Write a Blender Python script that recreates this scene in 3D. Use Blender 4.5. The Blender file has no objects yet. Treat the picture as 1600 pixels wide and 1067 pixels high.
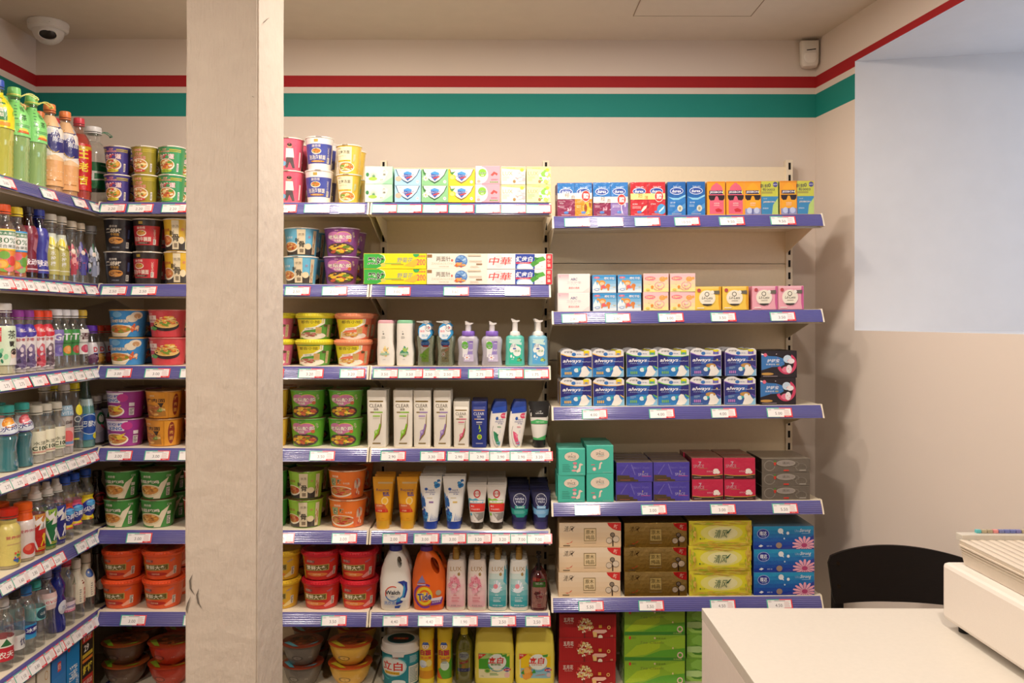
import bpy, bmesh, math, random
from math import sin, cos, pi, radians, sqrt
from mathutils import Vector, Matrix
from mathutils.geometry import tessellate_polygon

SC = bpy.context.scene
COL = SC.collection
RND = random.Random(7)

# ------------------------------------------------------------------ camera
CAMZ = 1.55
F = 1300.0
cd = bpy.data.cameras.new('camera'); cd.sensor_width = 36.0
cd.lens = 36.0 * F / 1600.0
cd.shift_x = 20.0 / 1600.0
cd.shift_y = -33.5 / 1600.0
cd.clip_start = 0.05
cam = bpy.data.objects.new('camera', cd); COL.objects.link(cam)
cam.location = (0, 0, CAMZ)
cam.rotation_euler = (radians(90), radians(-0.11), 0)
SC.camera = cam

# ------------------------------------------------------------------ colour management, world
SC.view_settings.view_transform = 'Standard'
SC.view_settings.look = 'None'
SC.view_settings.exposure = 0.0
SC.view_settings.gamma = 1.0
SC.view_settings.use_curve_mapping = False
SC.cycles.transparent_max_bounces = 24
SC.cycles.max_bounces = 6
SC.cycles.caustics_reflective = False
SC.cycles.caustics_refractive = False
W = bpy.data.worlds.new('sky'); SC.world = W; W.use_nodes = True
bg = W.node_tree.nodes['Background']
bg.inputs[0].default_value = (0.62, 0.76, 1.0, 1); bg.inputs[1].default_value = 1.0


def area(name, loc, size, power, color, rot=(0, 0, 0), sy=None, spread=180):
    l = bpy.data.lights.new(name, 'AREA'); l.energy = power; l.color = color
    l.shape = 'DISK' if sy is None else 'RECTANGLE'; l.size = size
    if sy: l.size_y = sy
    l.spread = radians(spread)
    o = bpy.data.objects.new(name, l); o.location = loc; o.rotation_euler = rot
    COL.objects.link(o); return o


WARM = (1.0, 0.888, 0.782)
for lx, ly, pw in ((-0.74, 2.52, 11), (0.02, 2.36, 13), (0.50, 2.42, 11), (-1.45, 0.75, 29), (0.55, 0.70, 24), (-0.5, -1.0, 30)):
    area('ceiling_downlight', (lx, ly, 2.70), 0.16, pw, WARM)
area('window_daylight', (2.62, 2.45, 2.05), 1.0, 12, (0.70, 0.80, 1.0), (0, radians(90), 0), 1.2)

# ------------------------------------------------------------------ colour helpers
_PAL = []; _PI = {}


def lin(c):
    if isinstance(c, str):
        v = [int(c[i:i + 2], 16) / 255 for i in (0, 2, 4)]
    else:
        v = c
    return tuple((x / 12.92) if x <= 0.04045 else ((x + 0.055) / 1.055) ** 2.4 for x in v) + (1.0,)


def pal(c):
    if c not in _PI:
        _PI[c] = len(_PAL); _PAL.append(lin(c))
    return _PI[c]


# ------------------------------------------------------------------ materials
def newmat(name):
    m = bpy.data.materials.new(name); m.use_nodes = True
    nt = m.node_tree; return m, nt, nt.nodes['Principled BSDF']


def attrmat(name, rough, coat=0.0, metal=0.0, spec=0.5, bump=0.0):
    m, nt, b = newmat(name)
    a = nt.nodes.new('ShaderNodeAttribute'); a.attribute_name = 'Col'
    nt.links.new(a.outputs['Color'], b.inputs['Base Color'])
    b.inputs['Roughness'].default_value = rough; b.inputs['Metallic'].default_value = metal
    b.inputs['Coat Weight'].default_value = coat; b.inputs['Coat Roughness'].default_value = 0.12
    b.inputs['Specular IOR Level'].default_value = spec
    if bump:
        tc = nt.nodes.new('ShaderNodeTexCoord')
        n = nt.nodes.new('ShaderNodeTexNoise'); n.inputs['Scale'].default_value = 45; n.inputs['Detail'].default_value = 3
        bp = nt.nodes.new('ShaderNodeBump'); bp.inputs['Strength'].default_value = bump; bp.inputs['Distance'].default_value = 0.01
        nt.links.new(tc.outputs['Object'], n.inputs['Vector'])
        nt.links.new(n.outputs['Fac'], bp.inputs['Height'])
        nt.links.new(bp.outputs['Normal'], b.inputs['Normal'])
        nt.links.new(bp.outputs['Normal'], b.inputs['Coat Normal'])
    return m


def clearmat(name, fac_diff, tr=1.0):
    m = bpy.data.materials.new(name); m.use_nodes = True; nt = m.node_tree; nt.nodes.clear()
    out = nt.nodes.new('ShaderNodeOutputMaterial')
    a = nt.nodes.new('ShaderNodeAttribute'); a.attribute_name = 'Col'
    t = nt.nodes.new('ShaderNodeBsdfTransparent'); g = nt.nodes.new('ShaderNodeBsdfGlossy')
    g.inputs['Roughness'].default_value = 0.06; g.inputs['Color'].default_value = (1, 1, 1, 1)
    d = nt.nodes.new('ShaderNodeBsdfDiffuse')
    nt.links.new(a.outputs['Color'], t.inputs['Color']); nt.links.new(a.outputs['Color'], d.inputs['Color'])
    mx = nt.nodes.new('ShaderNodeMixShader'); mx.inputs[0].default_value = fac_diff
    nt.links.new(t.outputs[0], mx.inputs[1]); nt.links.new(d.outputs[0], mx.inputs[2])
    lw = nt.nodes.new('ShaderNodeLayerWeight'); lw.inputs['Blend'].default_value = 0.22
    mr = nt.nodes.new('ShaderNodeMath'); mr.operation = 'MULTIPLY_ADD'; mr.inputs[1].default_value = 0.55; mr.inputs[2].default_value = 0.05
    nt.links.new(lw.outputs['Facing'], mr.inputs[0])
    m2 = nt.nodes.new('ShaderNodeMixShader')
    nt.links.new(mr.outputs[0], m2.inputs[0]); nt.links.new(mx.outputs[0], m2.inputs[1]); nt.links.new(g.outputs[0], m2.inputs[2])
    nt.links.new(m2.outputs[0], out.inputs[0])
    return m


def plain(name, c, rough=0.5, bump=0.0, scale=60, metal=0, spec=0.5, stretch=None, dist=0.004):
    m, nt, b = newmat(name)
    b.inputs['Base Color'].default_value = lin(c); b.inputs['Roughness'].default_value = rough
    b.inputs['Metallic'].default_value = metal; b.inputs['Specular IOR Level'].default_value = spec
    tc = nt.nodes.new('ShaderNodeTexCoord'); n = nt.nodes.new('ShaderNodeTexNoise')
    n.inputs['Scale'].default_value = scale; n.inputs['Detail'].default_value = 5
    v = tc.outputs['Object']
    if stretch:
        mp = nt.nodes.new('ShaderNodeMapping'); mp.inputs['Scale'].default_value = stretch
        nt.links.new(v, mp.inputs[0]); v = mp.outputs[0]
    nt.links.new(v, n.inputs['Vector'])
    hs = nt.nodes.new('ShaderNodeMix'); hs.data_type = 'RGBA'
    L = lin(c); hs.inputs[6].default_value = tuple(x * 0.95 for x in L[:3]) + (1,); hs.inputs[7].default_value = tuple(min(1, x * 1.04) for x in L[:3]) + (1,)
    nt.links.new(n.outputs['Fac'], hs.inputs[0]); nt.links.new(hs.outputs[2], b.inputs['Base Color'])
    if bump:
        bp = nt.nodes.new('ShaderNodeBump'); bp.inputs['Strength'].default_value = bump; bp.inputs['Distance'].default_value = dist
        nt.links.new(n.outputs['Fac'], bp.inputs['Height']); nt.links.new(bp.outputs['Normal'], b.inputs['Normal'])
    return m


M = {
    'paper': attrmat('printed_card', 0.5),
    'film': attrmat('shrink_film', 0.35, coat=0.45, bump=0.25),
    'plastic': attrmat('moulded_plastic', 0.32),
    'foil': attrmat('foil_lid', 0.3, coat=0.3, bump=0.3),
    'gold': attrmat('metallic_film', 0.3, metal=0.75, bump=0.5),
    'clear': clearmat('clear_plastic', 0.04),
    'liquid': clearmat('tinted_liquid', 0.72),
    'tint': clearmat('tinted_plastic', 0.25),
    'white': plain('white_paint', 'e6ddd0', 0.75, 0.15, 25),
    'reveal': plain('reveal_paint', 'dcdcde', 0.8, 0.1, 12),
    'ceil': plain('ceiling_paint', 'd8cbbb', 0.85, 0.1, 14),
    'floor': plain('floor_tile', '7d7264', 0.5, 0.1, 20),
    'metal': plain('cream_enamel', 'e9ddc5', 0.42, 0.05, 80),
    'metal_back': plain('cream_panel', 'efe0c2', 0.5, 0.03, 80),
    'dark': plain('black_void', '0a0705', 0.9),
    'counter': plain('white_laminate', 'cfc8bc', 0.35, 0.02, 120),
    'counter_side': plain('white_board', 'e2d6cc', 0.5, 0.02, 120),
    'wood': plain('black_stained_ply', '0e0603', 0.6, 0.12, 30, spec=0.25, stretch=(1, 1, 14)),
    'register': plain('register_plastic', 'ded5cb', 0.5, 0.15, 500, dist=0.0005),
    'ribbed': plain('ribbed_plastic', 'cfc3b2', 0.5, 0.1, 200),
    'grey': plain('grey_plastic', 'c3bcb0', 0.5, 0.1, 200),
}

# price rail: glossy blue plastic with fine horizontal ridges
_m, _nt, _b = newmat('blue_rail')
_b.inputs['Base Color'].default_value = lin('565494'); _b.inputs['Roughness'].default_value = 0.2; _b.inputs['Coat Weight'].default_value = 1.0; _b.inputs['Coat Roughness'].default_value = 0.12
_tc = _nt.nodes.new('ShaderNodeTexCoord'); _w = _nt.nodes.new('ShaderNodeTexWave'); _w.bands_direction = 'Z'
_w.inputs['Scale'].default_value = 60.0
_bp = _nt.nodes.new('ShaderNodeBump'); _bp.inputs['Strength'].default_value = 0.1; _bp.inputs['Distance'].default_value = 0.002
_nt.links.new(_tc.outputs['Object'], _w.inputs['Vector']); _nt.links.new(_w.outputs['Fac'], _bp.inputs['Height']); _nt.links.new(_bp.outputs['Normal'], _b.inputs['Normal'])
M['rail'] = _m
M['tag'] = attrmat('price_paper', 0.22, spec=0.8)


def wall_mat():
    """white wall with a red and a teal painted band running round the room"""
    m, nt, b = newmat('wall_with_bands')
    b.inputs['Roughness'].default_value = 0.7
    g = nt.nodes.new('ShaderNodeNewGeometry'); s = nt.nodes.new('ShaderNodeSeparateXYZ'); nt.links.new(g.outputs['Position'], s.inputs[0])
    z = s.outputs['Z']

    def band(z0, z1):
        a = nt.nodes.new('ShaderNodeMath'); a.operation = 'GREATER_THAN'; a.inputs[1].default_value = z0; nt.links.new(z, a.inputs[0])
        c = nt.nodes.new('ShaderNodeMath'); c.operation = 'LESS_THAN'; c.inputs[1].default_value = z1; nt.links.new(z, c.inputs[0])
        d = nt.nodes.new('ShaderNodeMath'); d.operation = 'MULTIPLY'; nt.links.new(a.outputs[0], d.inputs[0]); nt.links.new(c.outputs[0], d.inputs[1])
        return d.outputs[0]
    n = nt.nodes.new('ShaderNodeTexNoise'); n.inputs['Scale'].default_value = 18; n.inputs['Detail'].default_value = 5
    nt.links.new(g.outputs['Position'], n.inputs['Vector'])
    m1 = nt.nodes.new('ShaderNodeMix'); m1.data_type = 'RGBA'; m1.inputs[6].default_value = lin('e0d3c7'); m1.inputs[7].default_value = lin('a60c16')
    m2 = nt.nodes.new('ShaderNodeMix'); m2.data_type = 'RGBA'; m2.inputs[7].default_value = lin('08857b')
    nt.links.new(band(2.523, 2.571), m1.inputs[0]); nt.links.new(m1.outputs[2], m2.inputs[6])
    nt.links.new(band(2.399, 2.497), m2.inputs[0]); nt.links.new(m2.outputs[2], b.inputs['Base Color'])
    bp = nt.nodes.new('ShaderNodeBump'); bp.inputs['Strength'].default_value = 0.12; bp.inputs['Distance'].default_value = 0.004
    nt.links.new(n.outputs['Fac'], bp.inputs['Height']); nt.links.new(bp.outputs['Normal'], b.inputs['Normal'])
    return m


M['wall'] = wall_mat()


def pillar_mat():
    m, nt, b = newmat('pillar_plaster'); b.inputs['Roughness'].default_value = 0.6
    tc = nt.nodes.new('ShaderNodeTexCoord')
    mp = nt.nodes.new('ShaderNodeMapping'); mp.inputs['Scale'].default_value = (60, 60, 5); nt.links.new(tc.outputs['Object'], mp.inputs[0])
    n1 = nt.nodes.new('ShaderNodeTexNoise'); n1.inputs['Scale'].default_value = 3; n1.inputs['Detail'].default_value = 4; nt.links.new(mp.outputs[0], n1.inputs['Vector'])
    n2 = nt.nodes.new('ShaderNodeTexNoise'); n2.inputs['Scale'].default_value = 22; n2.inputs['Detail'].default_value = 6; nt.links.new(tc.outputs['Object'], n2.inputs['Vector'])
    ad = nt.nodes.new('ShaderNodeMath'); ad.operation = 'MULTIPLY_ADD'; ad.inputs[1].default_value = 0.35
    nt.links.new(n1.outputs['Fac'], ad.inputs[0]); nt.links.new(n2.outputs['Fac'], ad.inputs[2])
    bp = nt.nodes.new('ShaderNodeBump'); bp.inputs['Strength'].default_value = 0.8; bp.inputs['Distance'].default_value = 0.008
    nt.links.new(ad.outputs[0], bp.inputs['Height']); nt.links.new(bp.outputs['Normal'], b.inputs['Normal'])
    mx = nt.nodes.new('ShaderNodeMix'); mx.data_type = 'RGBA'; mx.inputs[6].default_value = lin('cfc0b1'); mx.inputs[7].default_value = lin('d9ccbc')
    nt.links.new(n2.outputs['Fac'], mx.inputs[0]); nt.links.new(mx.outputs[2], b.inputs['Base Color'])
    return m


M['pillar'] = pillar_mat()


# ------------------------------------------------------------------ text cache
_TX = {}


def text2d(s, bold=0.0, shear=0.0, res=1):
    bold = bold * .6; k = (s, bold, shear)
    if k not in _TX:
        c = bpy.data.curves.new('lettering', 'FONT'); c.body = s; c.resolution_u = 2 if len(s) < 12 else 1; c.offset = bold; c.shear = shear
        o = bpy.data.objects.new('lettering', c); COL.objects.link(o)
        me = o.to_mesh()
        vs = [(v.co.x, v.co.y) for v in me.vertices]; fs = [tuple(p.vertices) for p in me.polygons]
        o.to_mesh_clear(); bpy.data.objects.remove(o); bpy.data.curves.remove(c)
        if not vs: vs = [(0, 0), (1, 0), (0, 1)]
        x0 = min(v[0] for v in vs); x1 = max(v[0] for v in vs); y0 = min(v[1] for v in vs); y1 = max(v[1] for v in vs)
        _TX[k] = (vs, fs, x0, x1, y0, y1)
    return _TX[k]


# ------------------------------------------------------------------ art primitives in percent of the face
def R(x0, y0, x1, y1, c): return ('P', [(x0, y0), (x1, y0), (x1, y1), (x0, y1)], c)
def P(pts, c): return ('P', pts, c)
def E(cx, cy, rx, ry, c, n=20, a0=0, a1=360): return ('P', [(cx + rx * cos(radians(a0 + (a1 - a0) * i / n)), cy + ry * sin(radians(a0 + (a1 - a0) * i / n))) for i in range(n if a1 - a0 >= 360 else n + 1)], c)
def T(s, cx, cy, h, c, w=0, b=0.0, sh=0.0, o=None, rot=0): return ('T', s, cx, cy, h, c, w, b, sh, o, rot)


def ring(cx, cy, rx, ry, t, c, n=20, a0=0, a1=360):
    out = []
    for i in range(n):
        a = radians(a0 + (a1 - a0) * i / n); b = radians(a0 + (a1 - a0) * (i + 1) / n)
        k = 1 - t
        out.append(P([(cx + rx * cos(a), cy + ry * sin(a)), (cx + rx * cos(b), cy + ry * sin(b)), (cx + rx * k * cos(b), cy + ry * k * sin(b)), (cx + rx * k * cos(a), cy + ry * k * sin(a))], c))
    return out


def scat(cx, cy, rx, ry, cols, n, seed, s=0.22):
    r = random.Random(seed); out = []
    for i in range(n):
        a = r.random() * 2 * pi; q = sqrt(r.random()) * 0.85
        k = s * (0.5 + r.random()); e = 0.4 + 0.6 * r.random(); an = r.random() * pi
        px, py = cx + rx * q * cos(a), cy + ry * q * sin(a)
        pts = []
        for j in range(7):
            t = 2 * pi * j / 7; u = k * cos(t); v = k * e * sin(t)
            pts.append((px + rx * (u * cos(an) - v * sin(an)), py + ry * (u * sin(an) + v * cos(an))))
        out.append(P(pts, r.choice(cols)))
    return out


def food(cx, cy, rx, ry, seed, cols=('c8702c', 'e0a048', 'b04a20', 'efc878', '5a8a30', 'd8562c'), rim='f2ead8', n=26):
    return [E(cx, cy, rx, ry, rim), E(cx, cy + ry * .08, rx * .88, ry * .8, 'c98a42')] + scat(cx, cy + ry * .08, rx * .84, ry * .74, cols, n, seed)


def lines(x0, y0, x1, y1, n, c, seed=1, t=0.4):
    r = random.Random(seed); out = []
    for i in range(n):
        y = y1 - (y1 - y0) * (i + .5) / n; hh = (y1 - y0) / n * t * .5
        out.append(R(x0, y - hh, x0 + (x1 - x0) * (0.6 + 0.4 * r.random()), y + hh, c))
    return out


def flower(cx, cy, rx, ry, c, cc, n=10, a0=0):
    out = []
    for i in range(n):
        a = 2 * pi * i / n + a0; b = pi / n * .8
        out.append(P([(cx, cy), (cx + rx * .7 * cos(a - b), cy + ry * .7 * sin(a - b)), (cx + rx * cos(a - b * .4), cy + ry * sin(a - b * .4)),
                      (cx + rx * cos(a + b * .4), cy + ry * sin(a + b * .4)), (cx + rx * .7 * cos(a + b), cy + ry * .7 * sin(a + b))], c if i % 2 else tint(c, .12)))
    out.append(E(cx, cy, rx * .25, ry * .25, cc, 10)); return out


def tint(c, k):
    v = [int(c[i:i + 2], 16) for i in (0, 2, 4)]
    return ''.join('%02x' % max(0, min(255, int(x + (255 - x) * k if k > 0 else x * (1 + k)))) for x in v)


def grad(x0, y0, x1, y1, ca, cb, n=8, hor=False):
    A = [int(ca[i:i + 2], 16) for i in (0, 2, 4)]; B = [int(cb[i:i + 2], 16) for i in (0, 2, 4)]; out = []
    for i in range(n):
        t = i / (n - 1); c = ''.join('%02x' % int(a + (b - a) * t) for a, b in zip(A, B))
        if hor: out.append(R(x0 + (x1 - x0) * i / n, y0, x0 + (x1 - x0) * (i + 1) / n, y1, c))
        else: out.append(R(x0, y0 + (y1 - y0) * i / n, x1, y0 + (y1 - y0) * (i + 1) / n, c))
    return out


def flat(a):
    out = []
    for x in a:
        if isinstance(x, list): out += flat(x)
        else: out.append(x)
    return out


EPS = 4e-5


def art2d(art, w, h, step=None, clip=False):
    """-> verts (x, y, layer height), faces, palette ids; x about 0, y from 0 to h"""
    V = []; Fc = []; C = []; lay = 0
    for a in flat(art):
        lay += 1
        z = lay * EPS
        if a[0] == 'P':
            pts = [(x / 100 * w - w / 2, y / 100 * h) for x, y in a[1]]
            k = len(V); V += [(x, y, z) for x, y in pts]
            if len(pts) == 4: Fc.append(tuple(range(k, k + 4))); C.append(pal(a[2]))
            else:
                for t in tessellate_polygon([[Vector((x, y, 0)) for x, y in pts]]):
                    Fc.append(tuple(k + i for i in t)); C.append(pal(a[2]))
        else:
            _, s, cx, cy, th, c, tw, b, sh, o, rot = a
            for pas in ((0, o), (1, c)):
                if pas[1] is None: continue
                vs, fs, x0, x1, y0, y1 = text2d(s, b + (0.045 if pas[0] == 0 else 0), sh)
                if pas[0] == 0: x0, x1, y0, y1 = text2d(s, b, sh)[2:]
                H = th / 100 * h; ky = H / max(1e-6, y1 - y0); kx = ky
                if tw: kx = tw / 100 * w / max(1e-6, x1 - x0)
                k = len(V); zz = z; cr, sr = cos(radians(rot)), sin(radians(rot))
                mx, my = (x0 + x1) / 2, (y0 + y1) / 2
                for x, y in vs:
                    u = (x - mx) * kx; v = (y - my) * ky
                    V.append((cx / 100 * w - w / 2 + u * cr - v * sr, cy / 100 * h + u * sr + v * cr, zz))
                Fc += [tuple(i + k for i in f) for f in fs]; C += [pal(pas[1])] * len(fs)
                lay += 1; z = lay * EPS
    if step or clip:
        bm = bmesh.new(); bv = [bm.verts.new(v) for v in V]
        for f, c in zip(Fc, C):
            try: nf = bm.faces.new([bv[i] for i in f]); nf.material_index = c
            except ValueError: pass
        if clip:
            for co, no in (((-w / 2, 0, 0), (-1, 0, 0)), ((w / 2, 0, 0), (1, 0, 0)), ((0, 0, 0), (0, -1, 0)), ((0, h, 0), (0, 1, 0))):
                bmesh.ops.bisect_plane(bm, geom=bm.verts[:] + bm.edges[:] + bm.faces[:], plane_co=co, plane_no=no, dist=1e-7, clear_outer=True)
        step = step or 99
        x = -w / 2 + step
        while x < w / 2 - 1e-5:
            bmesh.ops.bisect_plane(bm, geom=bm.verts[:] + bm.edges[:] + bm.faces[:], plane_co=(x, 0, 0), plane_no=(1, 0, 0), dist=1e-7)
            x += step
        if step < 0.02:
            y = h / 6
            while y < h - 1e-5:
                bmesh.ops.bisect_plane(bm, geom=bm.verts[:] + bm.edges[:] + bm.faces[:], plane_co=(0, y, 0), plane_no=(0, 1, 0), dist=1e-7)
                y += h / 6
        bm.verts.index_update()
        V = [tuple(v.co) for v in bm.verts]; Fc = [tuple(v.index for v in f.verts) for f in bm.faces]; C = [f.material_index for f in bm.faces]
        bm.free()
    return V, Fc, C


class MB:
    def __init__(s): s.v = []; s.f = []; s.c = []; s.sm = []

    def add(s, V, Fc, C, sm=False):
        k = len(s.v); s.v += V; s.f += [tuple(i + k for i in f) for f in Fc]
        s.c += C if isinstance(C, list) else [pal(C)] * len(Fc); s.sm += [sm] * len(Fc)

    def box(s, x0, y0, z0, x1, y1, z1, c, bev=0.0, top=None, side=None):
        if bev:
            bm = bmesh.new(); bmesh.ops.create_cube(bm, size=1)
            for v in bm.verts: v.co = Vector(((x0 + x1) / 2 + v.co.x * (x1 - x0), (y0 + y1) / 2 + v.co.y * (y1 - y0), (z0 + z1) / 2 + v.co.z * (z1 - z0)))
            bmesh.ops.bevel(bm, geom=bm.edges[:], offset=bev, segments=2, affect='EDGES', profile=0.5)
            bm.verts.index_update(); bm.normal_update()
            C = []
            for f in bm.faces:
                n = f.normal
                C.append(pal(top if (top and n.z > .7) else side if (side and abs(n.x) > .7) else c))
            s.add([tuple(v.co) for v in bm.verts], [tuple(v.index for v in f.verts) for f in bm.faces], C); bm.free(); return
        V = [(x, y, z) for z in (z0, z1) for y in (y0, y1) for x in (x0, x1)]
        Fc = [(0, 2, 3, 1), (4, 5, 7, 6), (0, 1, 5, 4), (2, 6, 7, 3), (0, 4, 6, 2), (1, 3, 7, 5)]
        s.add(V, Fc, [pal(c), pal(top or c), pal(c), pal(c), pal(side or c), pal(side or c)])

    def prism(s, pts, y0, y1, c, side=None):
        """outline in x,z extruded along y"""
        n = len(pts); V = [(x, y0, z) for x, z in pts] + [(x, y1, z) for x, z in pts]
        tr = tessellate_polygon([[Vector((x, z, 0)) for x, z in pts]])
        Fc = []; C = []
        for t in tr:
            Fc.append(tuple(t)); Fc.append(tuple(i + n for i in reversed(t))); C += [pal(c)] * 2
        for i in range(n):
            j = (i + 1) % n; Fc.append((i, j, j + n, i + n)); C.append(pal(side or c))
        s.add(V, Fc, C)

    def loft(s, rings, c, seg=28, cb=True, ct=True, cols=None, axis='z', org=(0, 0, 0)):
        V = []; Fc = []; C = []
        for r in rings:
            z, a, b = r[:3]; n = r[3] if len(r) > 3 else 2; cx = r[4] if len(r) > 4 else 0; cy = r[5] if len(r) > 5 else 0
            for i in range(seg):
                t = 2 * pi * i / seg; ct_, st = cos(t), sin(t); e = 2 / n
                V.append((cx + a * math.copysign(abs(ct_) ** e, ct_), cy + b * math.copysign(abs(st) ** e, st), z))
        for k in range(len(rings) - 1):
            cc = pal(cols[k] if cols else c)
            for i in range(seg):
                j = (i + 1) % seg; Fc.append((k * seg + i, k * seg + j, (k + 1) * seg + j, (k + 1) * seg + i)); C.append(cc)
        if cb: Fc.append(tuple(reversed(range(seg)))); C.append(pal(cols[0] if cols else c))
        if ct: Fc.append(tuple(range((len(rings) - 1) * seg, len(rings) * seg))); C.append(pal(cols[-1] if cols else c))
        if axis == 'x': V = [(z, x, y) for x, y, z in V]
        if axis == 'y': V = [(x, z, y) for x, y, z in V]; Fc = [tuple(reversed(f)) for f in Fc]
        V = [(x + org[0], y + org[1], z + org[2]) for x, y, z in V]
        s.add(V, Fc, C, True)

    def art_front(s, art, w, h, y, x=0, z=0, tiltf=None):
        V, Fc, C = art2d(art, w, h, clip=True)
        if tiltf: s.add([tiltf(a + x, b + z, l) for a, b, l in V], Fc, C)
        else: s.add([(a + x, y - l - 1e-4, b + z) for a, b, l in V], Fc, C)

    def art_wrap(s, art, rings, w, z0, h, aref=None, nstep=16):
        """art laid on the front of a loft"""
        V, Fc, C = art2d(art, w, h, w / nstep)
        out = []

        def at(z):
            for r0, r1 in zip(rings, rings[1:]):
                if r0[0] <= z <= r1[0] and r1[0] > r0[0]:
                    t = (z - r0[0]) / (r1[0] - r0[0])
                    g = lambda k, d: (r0[k] if len(r0) > k else d) * (1 - t) + (r1[k] if len(r1) > k else d) * t
                    return g(1, 0), g(2, 0), g(3, 2), g(4, 0), g(5, 0)
            r = rings[-1] if z > rings[-1][0] else rings[0]
            return r[1], r[2], r[3] if len(r) > 3 else 2, r[4] if len(r) > 4 else 0, r[5] if len(r) > 5 else 0
        am = aref or at(z0 + h / 2)[0]
        for x, y, l in V:
            a, b, n, cx, cy = at(z0 + y); o = l + 3e-4
            if n <= 2.01:
                th = x / am; out.append((cx + (a + o) * sin(th), cy - (b + o) * cos(th), z0 + y))
            else:
                xx = max(-.97, min(.97, x / am)); out.append((cx + xx * a, cy - b * (1 - abs(xx) ** n) ** (1 / n) - o, z0 + y))
        s.add(out, Fc, C, True)

    def mesh(s, name, mat, auto=35):
        me = bpy.data.meshes.new(name); me.from_pydata(s.v, [], s.f)
        ca = me.color_attributes.new('Col', 'FLOAT_COLOR', 'CORNER')
        buf = []
        for f, c in zip(s.f, s.c): buf += list(_PAL[c]) * len(f)
        if len(buf) == len(ca.data) * 4: ca.data.foreach_set('color', buf)
        me.polygons.foreach_set('use_smooth', s.sm)
        me.materials.append(M[mat] if isinstance(mat, str) else mat)
        me.update()
        if any(s.sm): me.set_sharp_from_angle(angle=radians(auto))
        return me


def obj(name, me, parent=None, loc=(0, 0, 0), rot=(0, 0, 0)):
    o = bpy.data.objects.new(name, me); COL.objects.link(o); o.location = loc; o.rotation_euler = rot
    if parent: o.parent = parent
    return o


SEEN_LABELS = {}


def tag(o, label, cat, group=None):
    n = len(label.replace(',', ' ').split())
    if n > 16 or n < 4: print('LABEL LENGTH', n, label)
    if label in SEEN_LABELS: print('LABEL TWICE', label)
    SEEN_LABELS[label] = 1
    o['label'] = label; o['category'] = cat
    if group: o['group'] = group


def struct(name, mb, mat):
    o = obj(name, mb.mesh(name, mat)); o['kind'] = 'structure'; return o


def place(proto, label, loc, rz=0.0, group=None, ry=0.0):
    """one thing with its parts, sharing mesh data with its kind"""
    parts = proto['parts']
    if len(parts) == 1:
        o = obj(proto['name'], parts[0][1], None, loc, (0, ry, rz))
    else:
        o = obj(proto['name'], None, None, loc, (0, ry, rz))
        for p in parts:
            q = obj(p[0], p[1], o)
            for sp in p[2:]: obj(sp[0], sp[1], q)
    tag(o, label, proto['cat'], group); return o


# ================================================================== THE ROOM
YB = 3.48; XL = -1.94; XR = 1.322; YF = -2.5; ZC = 2.722
def xr(y): return XR + 0.131 * (YB - y)


mb = MB(); mb.box(XL - .2, YF - .2, -.1, 2.9, YB + .2, 0, 'ffffff'); struct('floor', mb, 'floor')
mb = MB(); mb.box(XL - .2, YF - .2, ZC, 2.9, YB + .2, ZC + .1, 'ffffff'); struct('ceiling', mb, 'ceil')
mb = MB(); mb.box(XL - .1, YB, 0, XR + .1, YB + .1, ZC, 'ffffff'); struct('wall_back', mb, 'wall')
mb = MB(); mb.box(XL - .1, YF, 0, XL, YB, ZC, 'ffffff'); struct('wall_left', mb, 'wall')
mb = MB(); mb.box(XL - .1, YF - .1, 0, 2.9, YF, ZC, 'ffffff'); struct('wall_front', mb, 'floor')
WY1, WY0, WZ0, WZ1 = 3.186, 1.75, 1.513, 2.543
mb = MB()


def rq(y0, y1, z0, z1):
    mb.add([(xr(y0), y0, z0), (xr(y1), y1, z0), (xr(y1), y1, z1), (xr(y0), y0, z1)], [(0, 1, 2, 3)], 'ffffff')


rq(YF, WY0, 0, ZC); rq(WY1, YB, 0, ZC); rq(WY0, WY1, 0, WZ0); rq(WY0, WY1, WZ1, ZC)
struct('wall_right', mb, 'wall')
# window recess: splayed reveal, sill and soffit of the thick wall
A0 = (xr(WY1), WY1); B0 = (2.45, 2.965); A1 = (xr(WY0), WY0); B1 = (2.45, 1.85)
mb = MB()
V = [(A0[0], A0[1], WZ0), (B0[0], B0[1], WZ0), (B0[0], B0[1], WZ1), (A0[0], A0[1], WZ1),
     (A1[0], A1[1], WZ0), (B1[0], B1[1], WZ0), (B1[0], B1[1], WZ1), (A1[0], A1[1], WZ1)]
mb.add(V, [(0, 1, 2, 3), (4, 7, 6, 5), (0, 4, 5, 1), (3, 2, 6, 7)], 'ffffff'); struct('wall_window_reveal', mb, 'reveal')
mb = MB(); mb.box(2.43, B1[1], WZ0, 2.49, B0[1], WZ0 + .06, 'eeeeee'); mb.box(2.43, B1[1], WZ1 - .06, 2.49, B0[1], WZ1, 'eeeeee')
for yy in (B1[1], (B1[1] + B0[1]) / 2 - .03, B0[1] - .06): mb.box(2.43, yy, WZ0 + .06, 2.49, yy + .06, WZ1 - .06, 'eeeeee')
win = struct('window_1', mb, 'white')
mb = MB(); mb.box(2.455, B1[1] + .03, WZ0 + .03, 2.46, B0[1] - .03, WZ1 - .03, 'f4f8fa'); g = obj('pane', mb.mesh('pane', 'clear'), win)
# ceiling access panel: a thin square joint
mb = MB(); y0, x0, x1 = 3.205, 0.513, 0.968; gj = .0025
mb.box(x0, y0 - .6, ZC - .0012, x0 + gj, y0, ZC + .001, '8a7258'); mb.box(x1 - gj, y0 - .6, ZC - .0012, x1, y0, ZC + .001, '8a7258')
mb.box(x0, y0 - .0018, ZC - .001, x1, y0, ZC + .001, 'a8957f'); struct('trim_1', mb, 'paper')

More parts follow.
